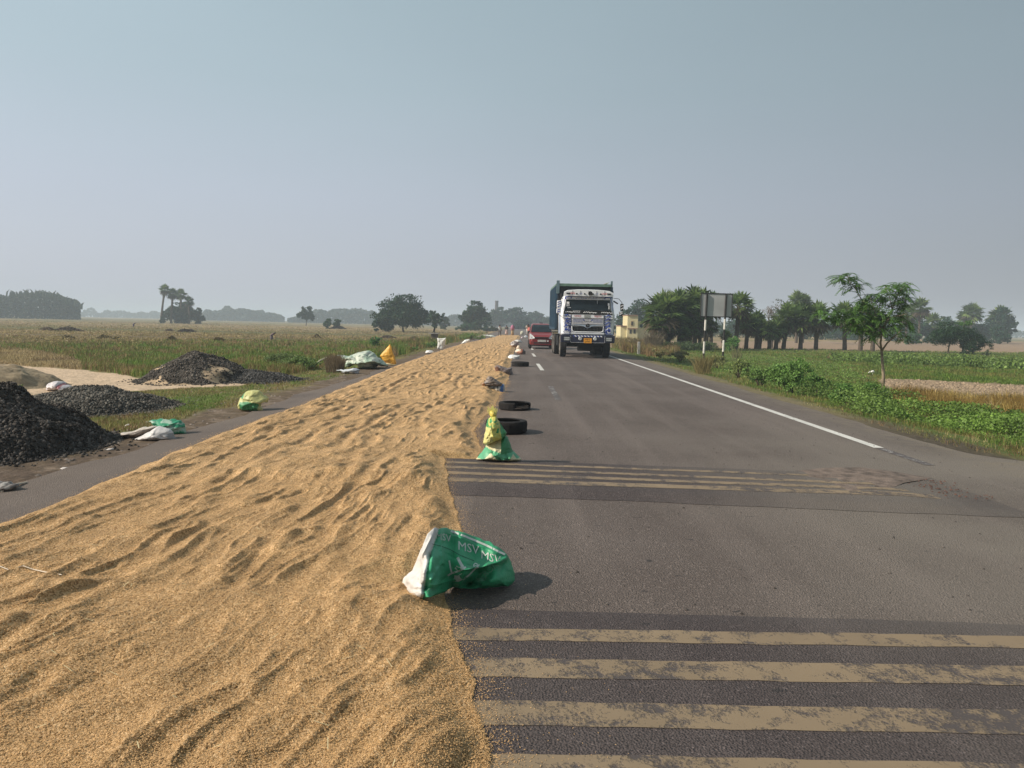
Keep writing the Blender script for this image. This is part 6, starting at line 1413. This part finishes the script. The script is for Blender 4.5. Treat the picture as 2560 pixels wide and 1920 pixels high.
rows = [(1657, 720, 62, 1.75, 0), (1699, 711, 64, 1.6, -.2), (1735, 706, 66, 1.6, -.3), (1757, 716, 68, 1.5, -.5), (1781, 720, 70, 1.4, .4), (1680, 752, 63, 1.3, .2), (1717, 745, 65, 1.4, -.1), (1849, 721, 68, 1.35, .1), (1872, 775, 71, 1.1, .1), (1895, 772, 72, 1.15, 0), (1909, 793, 71, .8, .3), (1927, 797, 70, .95, 0), (1946, 788, 71, 1.05, .1), (1975, 746, 72, 1.55, .4), (2007, 750, 72, 1.5, 0), (2046, 748, 72, 1.5, 0), (2112, 744, 72, 1.5, -.25), (2158, 744, 71, 1.5, 0), (2190, 762, 70, 1.3, .1), (1745, 750, 66, 1.3, .2)]
plab = ['leftmost young palm of the thick clump, nearest the cream building', 'tall palm second in the clump from the cream building', 'tallest palm of the clump left of the road sign', 'palm leaning behind the left edge of the road sign', 'palm rising behind the road sign', 'low palm under the leftmost one of the clump', 'low palm in the heart of the clump', 'palm standing alone right of the road sign', 'short palm between the lone palm and the leafless tree', 'short palm just left of the leafless tree', 'tiny leaning palm at the foot of the leafless tree', 'small dark palm below the leafless tree', 'small palm directly in front of the leafless tree trunk', 'broad palm right of the leafless tree with a curved trunk', 'broad palm second right of the leafless tree', 'palm with a straight trunk left of the sapling branches', 'palm half behind the left branches of the sapling', 'palm behind the middle of the sapling crown', 'palm behind the sapling trunk', 'low palm at the right side of the thick clump']
for i, (x, t_, d, Rc, ln) in enumerate(rows): palm(x, t_, d, Rc * 1.22, plab[i], i, ln)
for i, (x, t_, d, Rc, lab) in enumerate(((2303, 740, 135, 1.9, 'tall thin palm with a brown skirt of dead fronds, far right'), (2333, 776, 150, 2.2, 'shorter far palm right of the tall thin one'), (2432, 752, 165, 2.4, 'far palm rising between the bushy tree and the domed tree'), (2414, 772, 168, 2.6, 'lower far palm leaning against the one behind the bushy tree'), (2504, 757, 176, 3.0, 'far palm whose top crowns the domed tree'), (1997, 721, 110, 1.6, 'far palm rising behind the broad palms, left of two'), (2012, 732, 112, 1.4, 'far palm rising behind the broad palms, right of two'), (2270, 756, 140, 2.0, 'far palm just behind the right side of the sapling'), (1398, 757, 230, 2.6, 'hazy palm sticking up beside the side of the dump truck'))):
    palm(x, t_, d, Rc * 1.15, lab, i, 0, .17, 'tall palms standing far off', True)
for i, (x, t_, d, Rc, ln, lab) in enumerate(((412, 708, 222, 2.0, 1.2, 'tallest palm of the three over the left thicket, with a clear trunk'), (432, 717, 223, 2.1, .6, 'middle palm of the three over the left thicket'), (452, 719, 226, 2.1, 0, 'third palm over the left thicket, half in the bushes'), (472, 738, 226, 1.9, 0, 'small palm tuft at the right of the three palms'))):
    palm(x, t_, d, Rc, lab, i, ln, .26, 'palms over the left thicket', True)
leafy(452, 757, 74, 228, (.030, .052, .03), 'dark hazy thicket under the three left palms', name='thicket', nleaf=5500, lobes=10, low=True, seed=70)
leafy(492, 770, 34, 232, (.030, .052, .03), 'right flank of the dark thicket with a feathery edge', name='thicket', nleaf=1800, lobes=7, low=True, seed=71)
leafy(408, 792, 18, 220, DG, 'tiny shrub left of the thicket foot', name='shrub', nleaf=250, lobes=5, low=True, seed=72, cat='shrub')
for i, (x, t_, d, Rc) in enumerate(((1645, 785, 61, 1.0), (1672, 800, 62, .9), (1700, 780, 63, 1.1), (1728, 790, 64, 1.0), (1752, 800, 66, .9), (1780, 795, 68, .8), (1712, 815, 62, .7), (1815, 822, 64, .7))):
    palm(x, t_, d, Rc, ('lowest palm fronds beside the dry grey stalks', 'stubby palm under the left of the clump', 'stubby palm in the shade of the clump centre', 'stubby palm behind the left sign post', 'small palm between the sign post and the clump', 'small palm behind the road sign legs', 'seedling palm at the foot of the clump', 'palm seedling between the two sign posts')[i], i, 0, .14, 'low palms filling the clump')
bush_jobs = [(1690, 878, 850, 150), (1760, 880, 852, 90)]
# leafless tree
root = empty('bare_tree', XYZ(1928., 880., 76.)); root.location[2] = float(zg(root.location[0], 76.)); hT = XYZ(1928., 738., 76.)[2] - root.location[2]
b = B(); rs = random.Random(4)
def grow(p, dirv, L, r, lev):
    q = p + dirv * L; b.tube([p, p.lerp(q, .5) + Vector((rs.uniform(-.04, .04), rs.uniform(-.04, .04), 0)) * L, q], [r, r * .8, r * .6], 4, cap=False)
    if lev == 0: return
    for _ in range(3 if lev > 1 else 4):
        nd = (dirv + Vector((rs.uniform(-.75, .75), rs.uniform(-.6, .6), rs.uniform(-.15, .5)))).normalized(); grow(q, nd, L * rs.uniform(.6, .82), r * .6, lev - 1)
grow(Vector((0, 0, -.1)), Vector((.02, 0, 1)), hT * .26, .16, 5)
b.build('branches', M('grey twigs', (.17, .145, .125), .9, .2, 3), root)
P = crown_pts([((.6, 0, hT * .85), (.9, .9, .35)), ((1.3, 0, hT * .7), (.7, .7, .4))], 350); V, F = leaf_quads(P, .12, .6); mk('crown', V, F, leafm, root, cols=np.array([.085, .095, .055]))
tag(root, 'leafless grey branching tree between the palms', 'tree')

# sapling with feathery leaves
SD2 = 20.6
def s3(px, py, off=0): return XYZ(float(px), float(py), SD2 + off)
bq = s3(2206, 985); root = empty('sapling', (bq[0], SD2, float(zg(bq[0], SD2)))); tag(root, 'young roadside tree with a thin pale trunk and drooping feathery leaves', 'tree')
def c4(x, y): return 2040 + x * .24107, 640 + y * .24107
b = B(); tips = []
def br(pts, r0, r1, off=0):
    P = []
    for i, p in enumerate(pts):
        t = i / (len(pts) - 1); P.append(s3(*c4(*p), off * t))
    b.tube(P, [r0 + (r1 - r0) * i / (len(P) - 1) for i in range(len(P))], 7); return P
T0 = br([(688, 1440), (700, 1250), (688, 1100), (680, 980)], .046, .034)
A1 = br([(680, 980), (668, 900), (690, 770)], .032, .022); A2 = br([(690, 770), (720, 700), (790, 560), (830, 430), (900, 320), (970, 285)], .026, .008, .4)
A3 = br([(680, 985), (740, 900), (830, 820), (900, 760)], .028, .010, -.4); A4 = br([(690, 770), (640, 680), (560, 600), (520, 530), (460, 430), (410, 345)], .022, .010, .3); A5 = br([(410, 345), (350, 270), (320, 190)], .010, .005, .0)
A6 = br([(670, 960), (620, 900), (560, 840)], .018, .008, .5); A7 = br([(690, 770), (760, 640), (860, 620), (940, 600)], .016, .006, -.5); A8 = br([(560, 600), (480, 580), (400, 560)], .014, .006, .6); A9 = br([(640, 680), (600, 540), (560, 430)], .014, .006, -.4); A10 = br([(790, 560), (760, 420), (720, 320)], .014, .005, -.3)
b.v = [tuple(v) for v in b.v]; rel(b.build('trunk', palebark, None, sm=True), root)
V, F, Cc = [], [], []
rs = random.Random(9)
def pinnate(p, az, L, droop, cl):
    """one feathery leaf: rachis with paired leaflets"""
    dv = Vector((math.cos(az), math.sin(az), .28)); n = 9; pts = [p + dv * (L * i / n) + Vector((0, 0, -droop * (i / n) ** 2 * L)) for i in range(n + 1)]
    for i in range(1, n + 1):
        t = (pts[i] - pts[i - 1]).normalized(); sd_ = t.cross(Vector((0, 0, 1))).normalized()
        for s in (-1, 1):
            ld = (sd_ * s + t * .45 + Vector((0, 0, -.25))).normalized(); l_ = L * .29 * (1 - .4 * abs(i / n - .45)); w_ = t * l_ * .27
            n0 = len(V); q = pts[i]; V.extend([q, q + ld * l_ * .5 + w_, q + ld * l_, q + ld * l_ * .5 - w_]); F.append((n0, n0 + 1, n0 + 2, n0 + 3)); Cc.extend([cl] * 4)
def foliate(cx, cy, wx, wy, n, off=.0, Lr=(.20, .32)):
    for k in range(int(n * 1.9)):
        while True:
            u, v = rs.uniform(-1, 1), rs.uniform(-1, 1)
            if u * u + v * v < 1: break
        p = Vector(s3(*c4(cx + u * wx, cy + v * wy), off + rs.uniform(-.55, .55) * min(wx, 160) / 160)); g = rs.uniform(.7, 1.35)
        cl = (.10 * g, .20 * g, .045 * g); pinnate(p, rs.uniform(0, 6.28), rs.uniform(*Lr), rs.uniform(.3, 1.0), cl)
foliate(330, 230, 110, 55, 26); foliate(350, 330, 60, 45, 10); foliate(450, 290, 50, 30, 6); foliate(235, 255, 45, 25, 5)
foliate(830, 380, 140, 110, 44); foliate(900, 300, 70, 30, 8); foliate(740, 330, 50, 40, 8); foliate(900, 480, 80, 80, 28); foliate(590, 430, 120, 45, 26); foliate(500, 500, 100, 60, 26); foliate(300, 610, 140, 70, 34); foliate(480, 680, 140, 90, 42); foliate(620, 640, 110, 110, 30)
foliate(780, 640, 150, 100, 34); foliate(890, 700, 90, 110, 30); foliate(640, 790, 170, 50, 28); foliate(400, 740, 110, 60, 18); foliate(120, 590, 110, 60, 18); foliate(870, 840, 70, 40, 10); foliate(560, 850, 60, 30, 5); foliate(700, 500, 80, 80, 10)
rel(mk('crown', [tuple(v) for v in V], np.array(F), leafm, cols=np.array(Cc)), root)

# ---------------------------------------------------------------- grasses, scattered evenly as seen so far blades stay visible
def blades(name, poly, n, h, w_, cols, label, cat, kind='stuff', lean=.35, mask=None, minpx=.75, tuft=1, hvar=.5, bb=None):
    poly = np.array(poly, float); lo = poly.min(0); hi = poly.max(0)
    px = rng.uniform(lo[0], hi[0], n * 2); py = rng.uniform(lo[1], hi[1], n * 2); k = inpoly(px + 6 * (noise(py * .2, px * .02, 9) - .5), py + 3 * (noise(px * .1, py * .1, 5) - .5), poly); px, py = px[k][:n], py[k][:n]
    P = GT(px, py)
    if tuft > 1: P = np.repeat(P, tuft, 0) + np.concatenate([rng.normal(0, .03, (len(P) * tuft, 2)), np.zeros((len(P) * tuft, 1))], 1)
    if mask is not None: P = P[mask(P)]
    n_ = len(P); d = P[:, 1]
    hh = h * (1 - hvar + 2 * hvar * fbm(P[:, 0] * .9, P[:, 1] * .6, 333, 3)) * rng.uniform(.55, 1.25, n_); ww = np.maximum(w_, d / 768 * minpx * .5)
    az = rng.uniform(0, 6.28, n_); ln = np.abs(rng.normal(0, lean, n_)); dx, dy = np.cos(az), np.sin(az)
    fa = rng.uniform(-.7, .7, n_); sx, sy = np.cos(fa), np.sin(fa)
    P[:, 2] = zg(P[:, 0], P[:, 1]) - .01
    m_ = P + np.stack([dx * ln * hh * .3, dy * ln * hh * .3, hh * .6], 1); t_ = P + np.stack([dx * ln * hh, dy * ln * hh, hh * (1 - .25 * ln)], 1)
    s = np.stack([sx, sy, 0 * sx], 1) * ww[:, None] * .5
    V = np.stack([P - s, P + s, m_ + s * .8, m_ - s * .8, t_], 1).reshape(-1, 3)
    i5 = 5 * np.arange(n_)[:, None]
    F = np.concatenate([i5 + np.array([[0, 1, 2]]), i5 + np.array([[0, 2, 3]]), i5 + np.array([[3, 2, 4]])])
    cols = np.array(cols, float); f = fbm(P[:, 0] * .7, P[:, 1] * .35, 345, 4); ci = np.clip(((f - .3) / .4 * len(cols) + rng.uniform(-.6, .6, n_)).astype(int), 0, len(cols) - 1)
    cl = cols[ci] * rng.uniform(.75, 1.3, (n_, 1))
    return tag(mk(name, V, F, grassm, cols=np.repeat(cl, 5, 0)), label, cat, kind=kind)
GREEN = (.135, .21, .042); DKG = (.08, .13, .03); OLV = (.21, .20, .062); STR = (.38, .30, .155); RED = (.25, .165, .085); YEL = (.46, .34, .11)
notpile = lambda P: ~(((P[:, 0] + 6.15) / 1.75) ** 2 + ((P[:, 1] - 8.7) / 1.75) ** 2 < 1) & ~(((P[:, 0] + 7.2) / 1.5) ** 2 + ((P[:, 1] - 13) / 1.55) ** 2 < 1) & ~(((P[:, 0] + 8.15) / 1.6) ** 2 + ((P[:, 1] - 19.8) / 1.8) ** 2 < 1)
lm = lambda P: (LEFT(P[:, 1]) - P[:, 0] > .45 + .5 * noise(P[:, 1] * 2, P[:, 0], 3)) & notpile(P)
blades('verge_grass', [(0, 985), (150, 992), (330, 981), (450, 973), (600, 966), (640, 955), (720, 930), (960, 900), (1050, 872), (1140, 858), (1150, 862), (1000, 912), (850, 968), (700, 1022), (560, 1070), (420, 1115), (250, 1135), (200, 1110), (0, 1100)], 60000, .06, .006, [GREEN, OLV, RED, OLV, (.26, .21, .09), GREEN], 'short trampled grass on the verge beside the asphalt', 'grass', mask=lm, lean=.6)
blades('weed_strip', [(-40, 862), (250, 856), (560, 851), (900, 850), (1090, 856), (1240, 838), (1150, 858), (1060, 868), (960, 895), (840, 912), (740, 934), (640, 950), (480, 948), (350, 944), (290, 934), (205, 922), (205, 905), (110, 882), (-40, 872)], 60000, .20, .011, [GREEN, OLV, RED, (.15, .20, .05), OLV, RED, GREEN], 'band of tall green weeds between the sand and the stubble fields', 'weeds', mask=lambda P: (LEFT(P[:, 1]) - P[:, 0] > .8) & notpile(P), lean=.4, hvar=.8)
blades('field_stubble', [(-40, 828), (0, 800), (560, 808), (1100, 824), (1220, 835), (1200, 845), (1090, 855), (900, 849), (560, 851), (250, 856), (-40, 862)], 42000, .12, .02, [STR, (.24, .19, .10), OLV, RED, STR], 'dry rice stubble covering the far left fields', 'stubble', mask=lambda P: (LEFT(P[:, 1]) - P[:, 0] > 1.5), minpx=1.0)
blades('straw_patch', [(-40, 862), (0, 864), (110, 880), (205, 904), (205, 924), (94, 916), (-40, 912)], 9000, .16, .012, [STR, (.36, .28, .15), (.24, .18, .10)], 'patch of cut straw tufts behind the sand heap', 'stubble', lean=.9)
blades('road_edge_weeds', [(1085, 862), (1160, 855), (1240, 838), (1247, 836), (1215, 832), (1080, 848), (1000, 862), (960, 880), (930, 905), (1000, 890)], 12000, .42, .014, [GREEN, OLV, DKG, RED], 'olive weeds lining the far left edge of the road', 'weeds', mask=lambda P: (LEFT(P[:, 1]) - P[:, 0] > .9), lean=.4, hvar=.8)
rm_ = lambda P: P[:, 0] - RIGHT(P[:, 1]) > .35 + .45 * noise(P[:, 1] * 2, P[:, 0], 3)
blades('verge_grass', [(1500, 850), (1580, 862), (1700, 872), (2000, 880), (2120, 900), (2200, 940), (2200, 1000), (2400, 1030), (2600, 1080), (2600, 1150), (2410, 1085), (2171, 1045), (1979, 1000), (1759, 942), (1620, 900), (1530, 876)], 52000, .085, .008, [GREEN, OLV, OLV, (.24, .19, .08), GREEN], 'mixed dry and green grass along the right edge of the asphalt', 'grass', mask=rm_, lean=.5, hvar=.8)
blades('field_grass', [(1620, 868), (1900, 872), (2600, 882), (2600, 966), (2300, 950), (2200, 946), (2080, 905), (1900, 888), (1620, 880)], 46000, .12, .010, [GREEN, (.19, .24, .06), OLV, GREEN], 'green grass of the right-hand field', 'grass', mask=rm_, lean=.5)
blades('dry_grass', [(2225, 998), (2300, 994), (2440, 1004), (2640, 1016), (2640, 1075), (2560, 1062), (2430, 1040), (2300, 1025), (2235, 1010)], 15000, .30, .010, [YEL, STR, YEL, (.26, .17, .05)], 'tall dry yellow grass in front of the ploughed strip', 'grass', lean=.45, hvar=.6)
blades('dry_shrub_grass', [(1535, 853), (1600, 858), (1660, 868), (1700, 885), (1640, 893), (1560, 878), (1530, 868)], 9000, .55, .014, [RED, (.20, .13, .06), OLV, (.24, .18, .09)], 'reddish dry weeds in front of the cream building', 'weeds', mask=rm_, lean=.5, hvar=.9)
blades('dry_verge_grass', [(2000, 985), (2200, 1035), (2410, 1090), (2600, 1110), (2600, 1150), (2410, 1125), (2171, 1066), (1990, 1006)], 3200, .07, .006, [(.17, .12, .07), RED, OLV, STR], 'sparse dry grass and litter on the dark soil before the creeper', 'grass', mask=lambda P: P[:, 0] - RIGHT(P[:, 1]) > .3, lean=.8)
# clods of the ploughed strip
pc = np.array([(2205., 950), (2300, 952), (2620, 970), (2620, 1010), (2440, 1003), (2225, 990)])
px = rng.uniform(2200, 2620, 9000); py = rng.uniform(948, 1010, 9000); k = inpoly(px, py, pc); P = GT(px[k], py[k]); n_ = len(P)
oc = np.array([(1, 0, 0), (-1, 0, 0), (0, 1, 0), (0, -1, 0), (0, 0, 1), (0, 0, -1)], float); of = np.array([(0, 2, 4), (2, 1, 4), (1, 3, 4), (3, 0, 4), (2, 0, 5), (1, 2, 5), (3, 1, 5), (0, 3, 5)])
q = oc[None] * rng.uniform(.015, .085, (n_, 1, 1)) * rng.uniform(.6, 1.3, (n_, 6, 1)) * np.array([1.2, 1, .8]); V = (q + P[:, None, :]).reshape(-1, 3)
tag(mk('clods', V, (of[None] + 6 * np.arange(n_)[:, None, None]).reshape(-1, 3), MA('dry clod', .95, .2, 8, island=.25), cols=np.array([.29, .215, .145])), 'dry brown clods of the ploughed strip in the right field', 'clods', kind='stuff')
# leafy row crop and creeper
def leafstuff(name, poly, n, zr, size, col, label, cat, aspect=.7, mask=None, kind='stuff', lumpy=True):
    poly = np.array(poly, float); lo, hi = poly.min(0), poly.max(0); px = rng.uniform(lo[0], hi[0], n * 2); py = rng.uniform(lo[1], hi[1], n * 2); k = inpoly(px, py, poly); px, py = px[k][:n], py[k][:n]
    P = GT(px, py)
    if mask is not None: P = P[mask(P)]
    f = fbm(P[:, 0] * 1.1, P[:, 1] * 1.1, 444, 3); top = zr[0] + (zr[1] - zr[0]) * smooth(.3, .65, f)
    P[:, 2] = zg(P[:, 0], P[:, 1]) + top * rng.random(len(P)) ** .6
    a = rand_dirs(len(P)); a[:, 2] = np.abs(a[:, 2]) * .5; a /= np.linalg.norm(a, axis=1)[:, None]
    V, F = leaf_quads(P, size, aspect, droop=a)
    cl = np.array(col) * (.6 + .8 * fbm(P[:, 0] * 1.6, P[:, 1] * 1.6, 446, 3))[:, None] * rng.uniform(.75, 1.3, (len(P), 1))
    return tag(mk(name, V, F, leafm, cols=np.repeat(cl, 4, 0)), label, cat, kind=kind)
leafstuff('crop_row', [(2060, 893), (2250, 894), (2600, 906), (2600, 928), (2400, 920), (2240, 913), (2080, 905)], 9000, (.08, .42), .13, (.14, .21, .05), 'row of broad-leaved plants crossing the green field', 'crop', .9)
leafstuff('creeper', [(2120, 1000), (2200, 985), (2300, 1010), (2430, 1038), (2620, 1068), (2620, 1122), (2500, 1098), (2380, 1078), (2260, 1050), (2160, 1030)], 26000, (.06, .30), .05, (.155, .25, .048), 'bright green creeper spilling towards the right edge of the asphalt', 'creeper', .8, mask=lambda P: P[:, 0] - RIGHT(P[:, 1]) > 1.0 + .5 * noise(P[:, 1] * 2, P[:, 0], 8))
leafstuff('low_creeper', [(1740, 890), (1960, 895), (2120, 920), (2200, 985), (2260, 1050), (2160, 1040), (2060, 1000), (1960, 975), (1860, 945), (1740, 915)], 26000, (.05, .40), .055, (.14, .22, .048), 'low leafy weeds under the roadside bushes', 'weeds', .7, mask=lambda P: P[:, 0] - RIGHT(P[:, 1]) > .55)
leafstuff('straw_clumps', [(-40, 836), (560, 838), (1060, 846), (1060, 860), (700, 862), (250, 864), (-40, 866)], 13000, (.0, .42), .16, (.33, .26, .115), 'ragged straw clumps along the near edge of the stubble', 'straw', .25, mask=lambda P: (fbm(P[:, 0] * .5, P[:, 1] * .35, 470, 3) > .50) & (LEFT(P[:, 1]) - P[:, 0] > 2))
# individual roadside bushes
def bush(px, yb, ytop, wpx, col, label, n=2600, lsz=.055, group='bushes along the right edge of the road', stems=True, name='bush', upright=1.0):
    wpx = wpx * 1.3; P0 = GT(np.array([float(px)]), np.array([float(yb)]))[0]; W = wpx * P0[1] / FPX; d = P0[1] + W * .3; H = max(.25, float(XYZ(float(px), float(ytop), d)[2] - P0[2]))
    root = empty(name, (XYZ(float(px), float(yb), d)[0], d, float(zg(P0[0], d)))); L = []; rs = random.Random(px)
    for i in range(9):
        a = rs.uniform(0, 6.28); q = rs.uniform(.1, .6); L.append(((math.cos(a) * W * .5 * q, math.sin(a) * W * .4 * q, H * rs.uniform(.25, .8) * (1 - .4 * q)), (W * rs.uniform(.13, .22), W * .18, H * rs.uniform(.16, .26))))
    lsz = max(lsz, d / 768 * 1.3)
    P = crown_pts(L, n, .35); P[:, 2] = np.clip(P[:, 2], .01, None); V, F = leaf_quads(P, lsz, .6); mk('foliage', V, F, leafm, root, cols=np.repeat(np.array(col) * 2.5 * rng.uniform(.7, 1.35, (len(P), 1)), 4, 0))
    b = B()
    for l in L: b.tube([(rs.uniform(-.05, .05) * W, 0, -.05), (l[0][0] * .6, l[0][1] * .6, l[0][2] * .6), l[0]], [.014, .010, .005], 5)
    b.build('stems', barkm, root); return tag(root, label, 'bush', group)
BGc = (.065, .115, .028)
bush(1975, 985, 884, 120, BGc, 'largest roadside bush, with upright leafy twigs', 6500)
bush(2040, 985, 925, 70, (.06, .11, .026), 'rounded bush right of the largest one', 3000)
bush(2115, 1010, 935, 90, (.055, .105, .024), 'dense dark green bush left of the sapling trunk', 4500)
bush(2170, 1005, 948, 80, (.06, .115, .026), 'dense bush touching the sapling trunk', 3800)
bush(1900, 965, 905, 80, (.075, .12, .032), 'low bush between the sign posts and the largest bush', 3000)
bush(1845, 945, 890, 70, (.09, .11, .035), 'olive bush a little right of the sign posts', 2400)
bush(1790, 925, 882, 70, (.10, .105, .04), 'dry olive bush at the foot of the right sign post', 2200)
bush(1700, 905, 872, 60, (.11, .10, .045), 'dry olive bush left of the sign posts', 1800)
bush(1650, 895, 866, 50, (.11, .10, .045), 'small dry bush near the asphalt before the palm clump', 1300)
bush(1827, 880, 828, 60, (.055, .115, .028), 'bright leafy shrub between the two sign posts and the lone palm', 2200, name='shrub')
for jx, jb, jt, jw in bush_jobs: bush(jx, jb, jt, jw, (.030, .045, .018), 'dark undergrowth below the palm clump, ' + ('behind the dry bushes' if jx < 1700 else 'behind the sign posts'), 2600, name='undergrowth', group='undergrowth below the palm clump')
bush(1585, 868, 838, 46, (.09, .075, .04), 'brownish scrub before the cream building', 1500)
bush(2075, 900, 882, 20, (.13, .10, .05), 'small brown shrub in the green field', 500)
bush(2465, 892, 872, 22, (.05, .06, .03), 'dark low shrub under the right side of the bushy tree', 500)
bush(40, 985, 958, 36, (.09, .12, .035), 'small weed growing beside the sand heap', 220, name='weed', group=None)
bush(938, 868, 838, 30, (.045, .10, .03), 'tall green tussock standing above the weeds behind the orange sack', 2200, name='tussock', group=None)
bush(1010, 880, 860, 60, (.06, .11, .03), 'leafy weeds right of the orange sack', 1600, name='bush', group='bushes on the left verge')
bush(1075, 870, 852, 50, (.06, .10, .03), 'leafy weeds at the foot of the stone post', 1400, group='bushes on the left verge')
bush(1180, 850, 829, 60, (.07, .105, .03), 'olive scrub on the left verge before the far workers', 1400, group='bushes on the left verge')
bush(760, 925, 885, 110, (.07, .10, .032), 'rank green weeds left of the dry stalk bundle', 3800, group='bushes on the left verge')
bush(700, 915, 878, 90, (.075, .10, .035), 'weeds behind the pointed gravel heap', 2600, group='bushes on the left verge')
# dry stalk clumps
def stalks(px, yb, ytop, wpx, n, col, label, name, cat='plant', lean=.3, depth=.4, wd=.012):
    P0 = GT(np.array([float(px)]), np.array([float(yb)]))[0]; d = P0[1]; W = wpx * d / FPX; H = float(XYZ(float(px), float(ytop), d)[2] - P0[2]); V, F = [], []
    for k in range(n):
        x = random.uniform(-.25, .25) * W; y = random.uniform(-.5, .5) * depth; a = random.gauss(0, lean); b0 = len(V); h = H * random.uniform(.6, 1); w_ = max(wd, d / 768 * .5) * .5; tx_ = x + a * h; ty = y + random.gauss(0, lean * .6) * h
        V += [(x - w_, y, 0), (x + w_, y, 0), ((x + tx_) / 2 + w_ * .8, (y + ty) / 2, h * .58), ((x + tx_) / 2 - w_ * .8, (y + ty) / 2, h * .58), (tx_, ty, h * .95)]; F += [(b0, b0 + 1, b0 + 2, b0 + 3), (b0 + 3, b0 + 2, b0 + 4)]
    cl = np.repeat(np.array(col) * rng.uniform(.6, 1.4, (n, 1)), 5, 0)
    o = mk(name, V, F, MA('dry stalk', .8, .2, 5), cols=cl); o.location = P0; return tag(o, label, cat)
stalks(1632, 876, 822, 56, 260, (.24, .19, .13), 'fan of dry grey stalks beside the concrete marker post', 'dry_stalks', lean=.35)
stalks(838, 930, 880, 62, 900, (.17, .125, .075), 'bundle of dry brown stalks leaning on the tarpaulin', 'stalk_bundle', 'straw', lean=.22, depth=.8)
stalks(1757, 935, 880, 60, 260, (.26, .21, .09), 'tuft of tall yellow grass before the left sign post', 'grass_tuft', lean=.35)
stalks(1840, 905, 850, 30, 40, (.25, .24, .12), 'a few tall pale grass stems right of the sign posts', 'grass_tuft', lean=.25)
b = B(); q0 = GT(np.array([785.]), np.array([914.]))[0]; q1 = XYZ(817., 894., q0[1] + .3)
b.tube([q0, (q0 + q1) / 2 + np.array([0, 0, .04]), q1], .035, 6); tag(b.build('pale_stick', M('pale split bamboo', (.42, .40, .28))), 'pale split cane slanting into the dry stalk bundle', 'stick')
# straw heaps in the stubble
def straw_heap(px, yb, ytop, wpx, label, col):
    P0 = GT(np.array([float(px)]), np.array([float(yb)]))[0]; W = wpx * P0[1] / FPX; H = max(.12, float(XYZ(float(px), float(ytop), P0[1])[2] - P0[2])); n = 900
    a = rng.uniform(0, 6.28, n); t = np.sqrt(rng.random(n)); x = t * np.cos(a) * W / 2; y = t * np.sin(a) * W * .3; z = H * (1 - t ** 1.6) * rng.uniform(.6, 1, n) * (.7 + .6 * noise(x * 2 + px, y * 2, 3))
    dr_ = rand_dirs(n); dr_[:, 2] *= .5; V, F = leaf_quads(np.stack([x, y, z], 1), max(.3, P0[1] / 768 * 3), .22, droop=dr_)
    o = mk('straw_heap', V, F, MA('straw heap', .9, .2, 5, island=.3), cols=np.array(col)); o.location = P0; return tag(o, label, 'straw heap', 'straw heaps in the stubble fields')
for a in ((172, 827, 817, 80, 'long dark straw heap far left below the bamboo grove', (.13, .095, .075)), (118, 826, 817, 40, 'pale end of the long straw heap far left', (.24, .18, .12)), (468, 830, 822, 54, 'dark straw heap below the palm thicket', (.11, .085, .07)), (424, 829, 821, 26, 'pale straw heap beside the dark one below the palms', (.27, .21, .15)), (430, 852, 839, 26, 'brown straw tuft before the green weeds', (.16, .12, .05)), (546, 854, 840, 34, 'pointed brown straw heap near the green weeds', (.19, .14, .06)), (792, 846, 836, 20, 'small dark straw heap in the middle of the stubble', (.12, .085, .06)), (972, 846, 838, 46, 'long low dark straw heap left of the stone post', (.13, .10, .08)), (1035, 849, 842, 36, 'low reddish straw heap just left of the stone post', (.17, .12, .08)), (290, 850, 840, 16, 'tiny dark straw tuft in the left field', (.09, .085, .05)), (845, 822, 815, 40, 'dark flat straw heap beside the small twin bushes', (.07, .055, .05)), (170, 848, 836, 36, 'rough brown straw heap on the left field edge', (.19, .15, .07)), (262, 846, 838, 34, 'low grass-grown straw heap on the left field edge', (.20, .16, .07))): straw_heap(*a)

# ================================================================ HAZE
bpy.ops.mesh.primitive_cube_add(size=1, location=(0, 0, 0)) if False else None
hb = B().box((0, 0, 8.6), (3900, 3900, 22.8)); hz, n, l, p = newmat('haze')
n.remove(p); pv = n.new('ShaderNodeVolumePrincipled'); pv.inputs['Density'].default_value = HAZE; pv.inputs['Color'].default_value = (.76, .88, 1.0, 1); pv.inputs['Anisotropy'].default_value = 0.0
l.new(pv.outputs[0], n['Material Output'].inputs['Volume'])
tag(hb.build('haze', hz), 'pale morning haze over the fields', 'haze', kind='stuff')
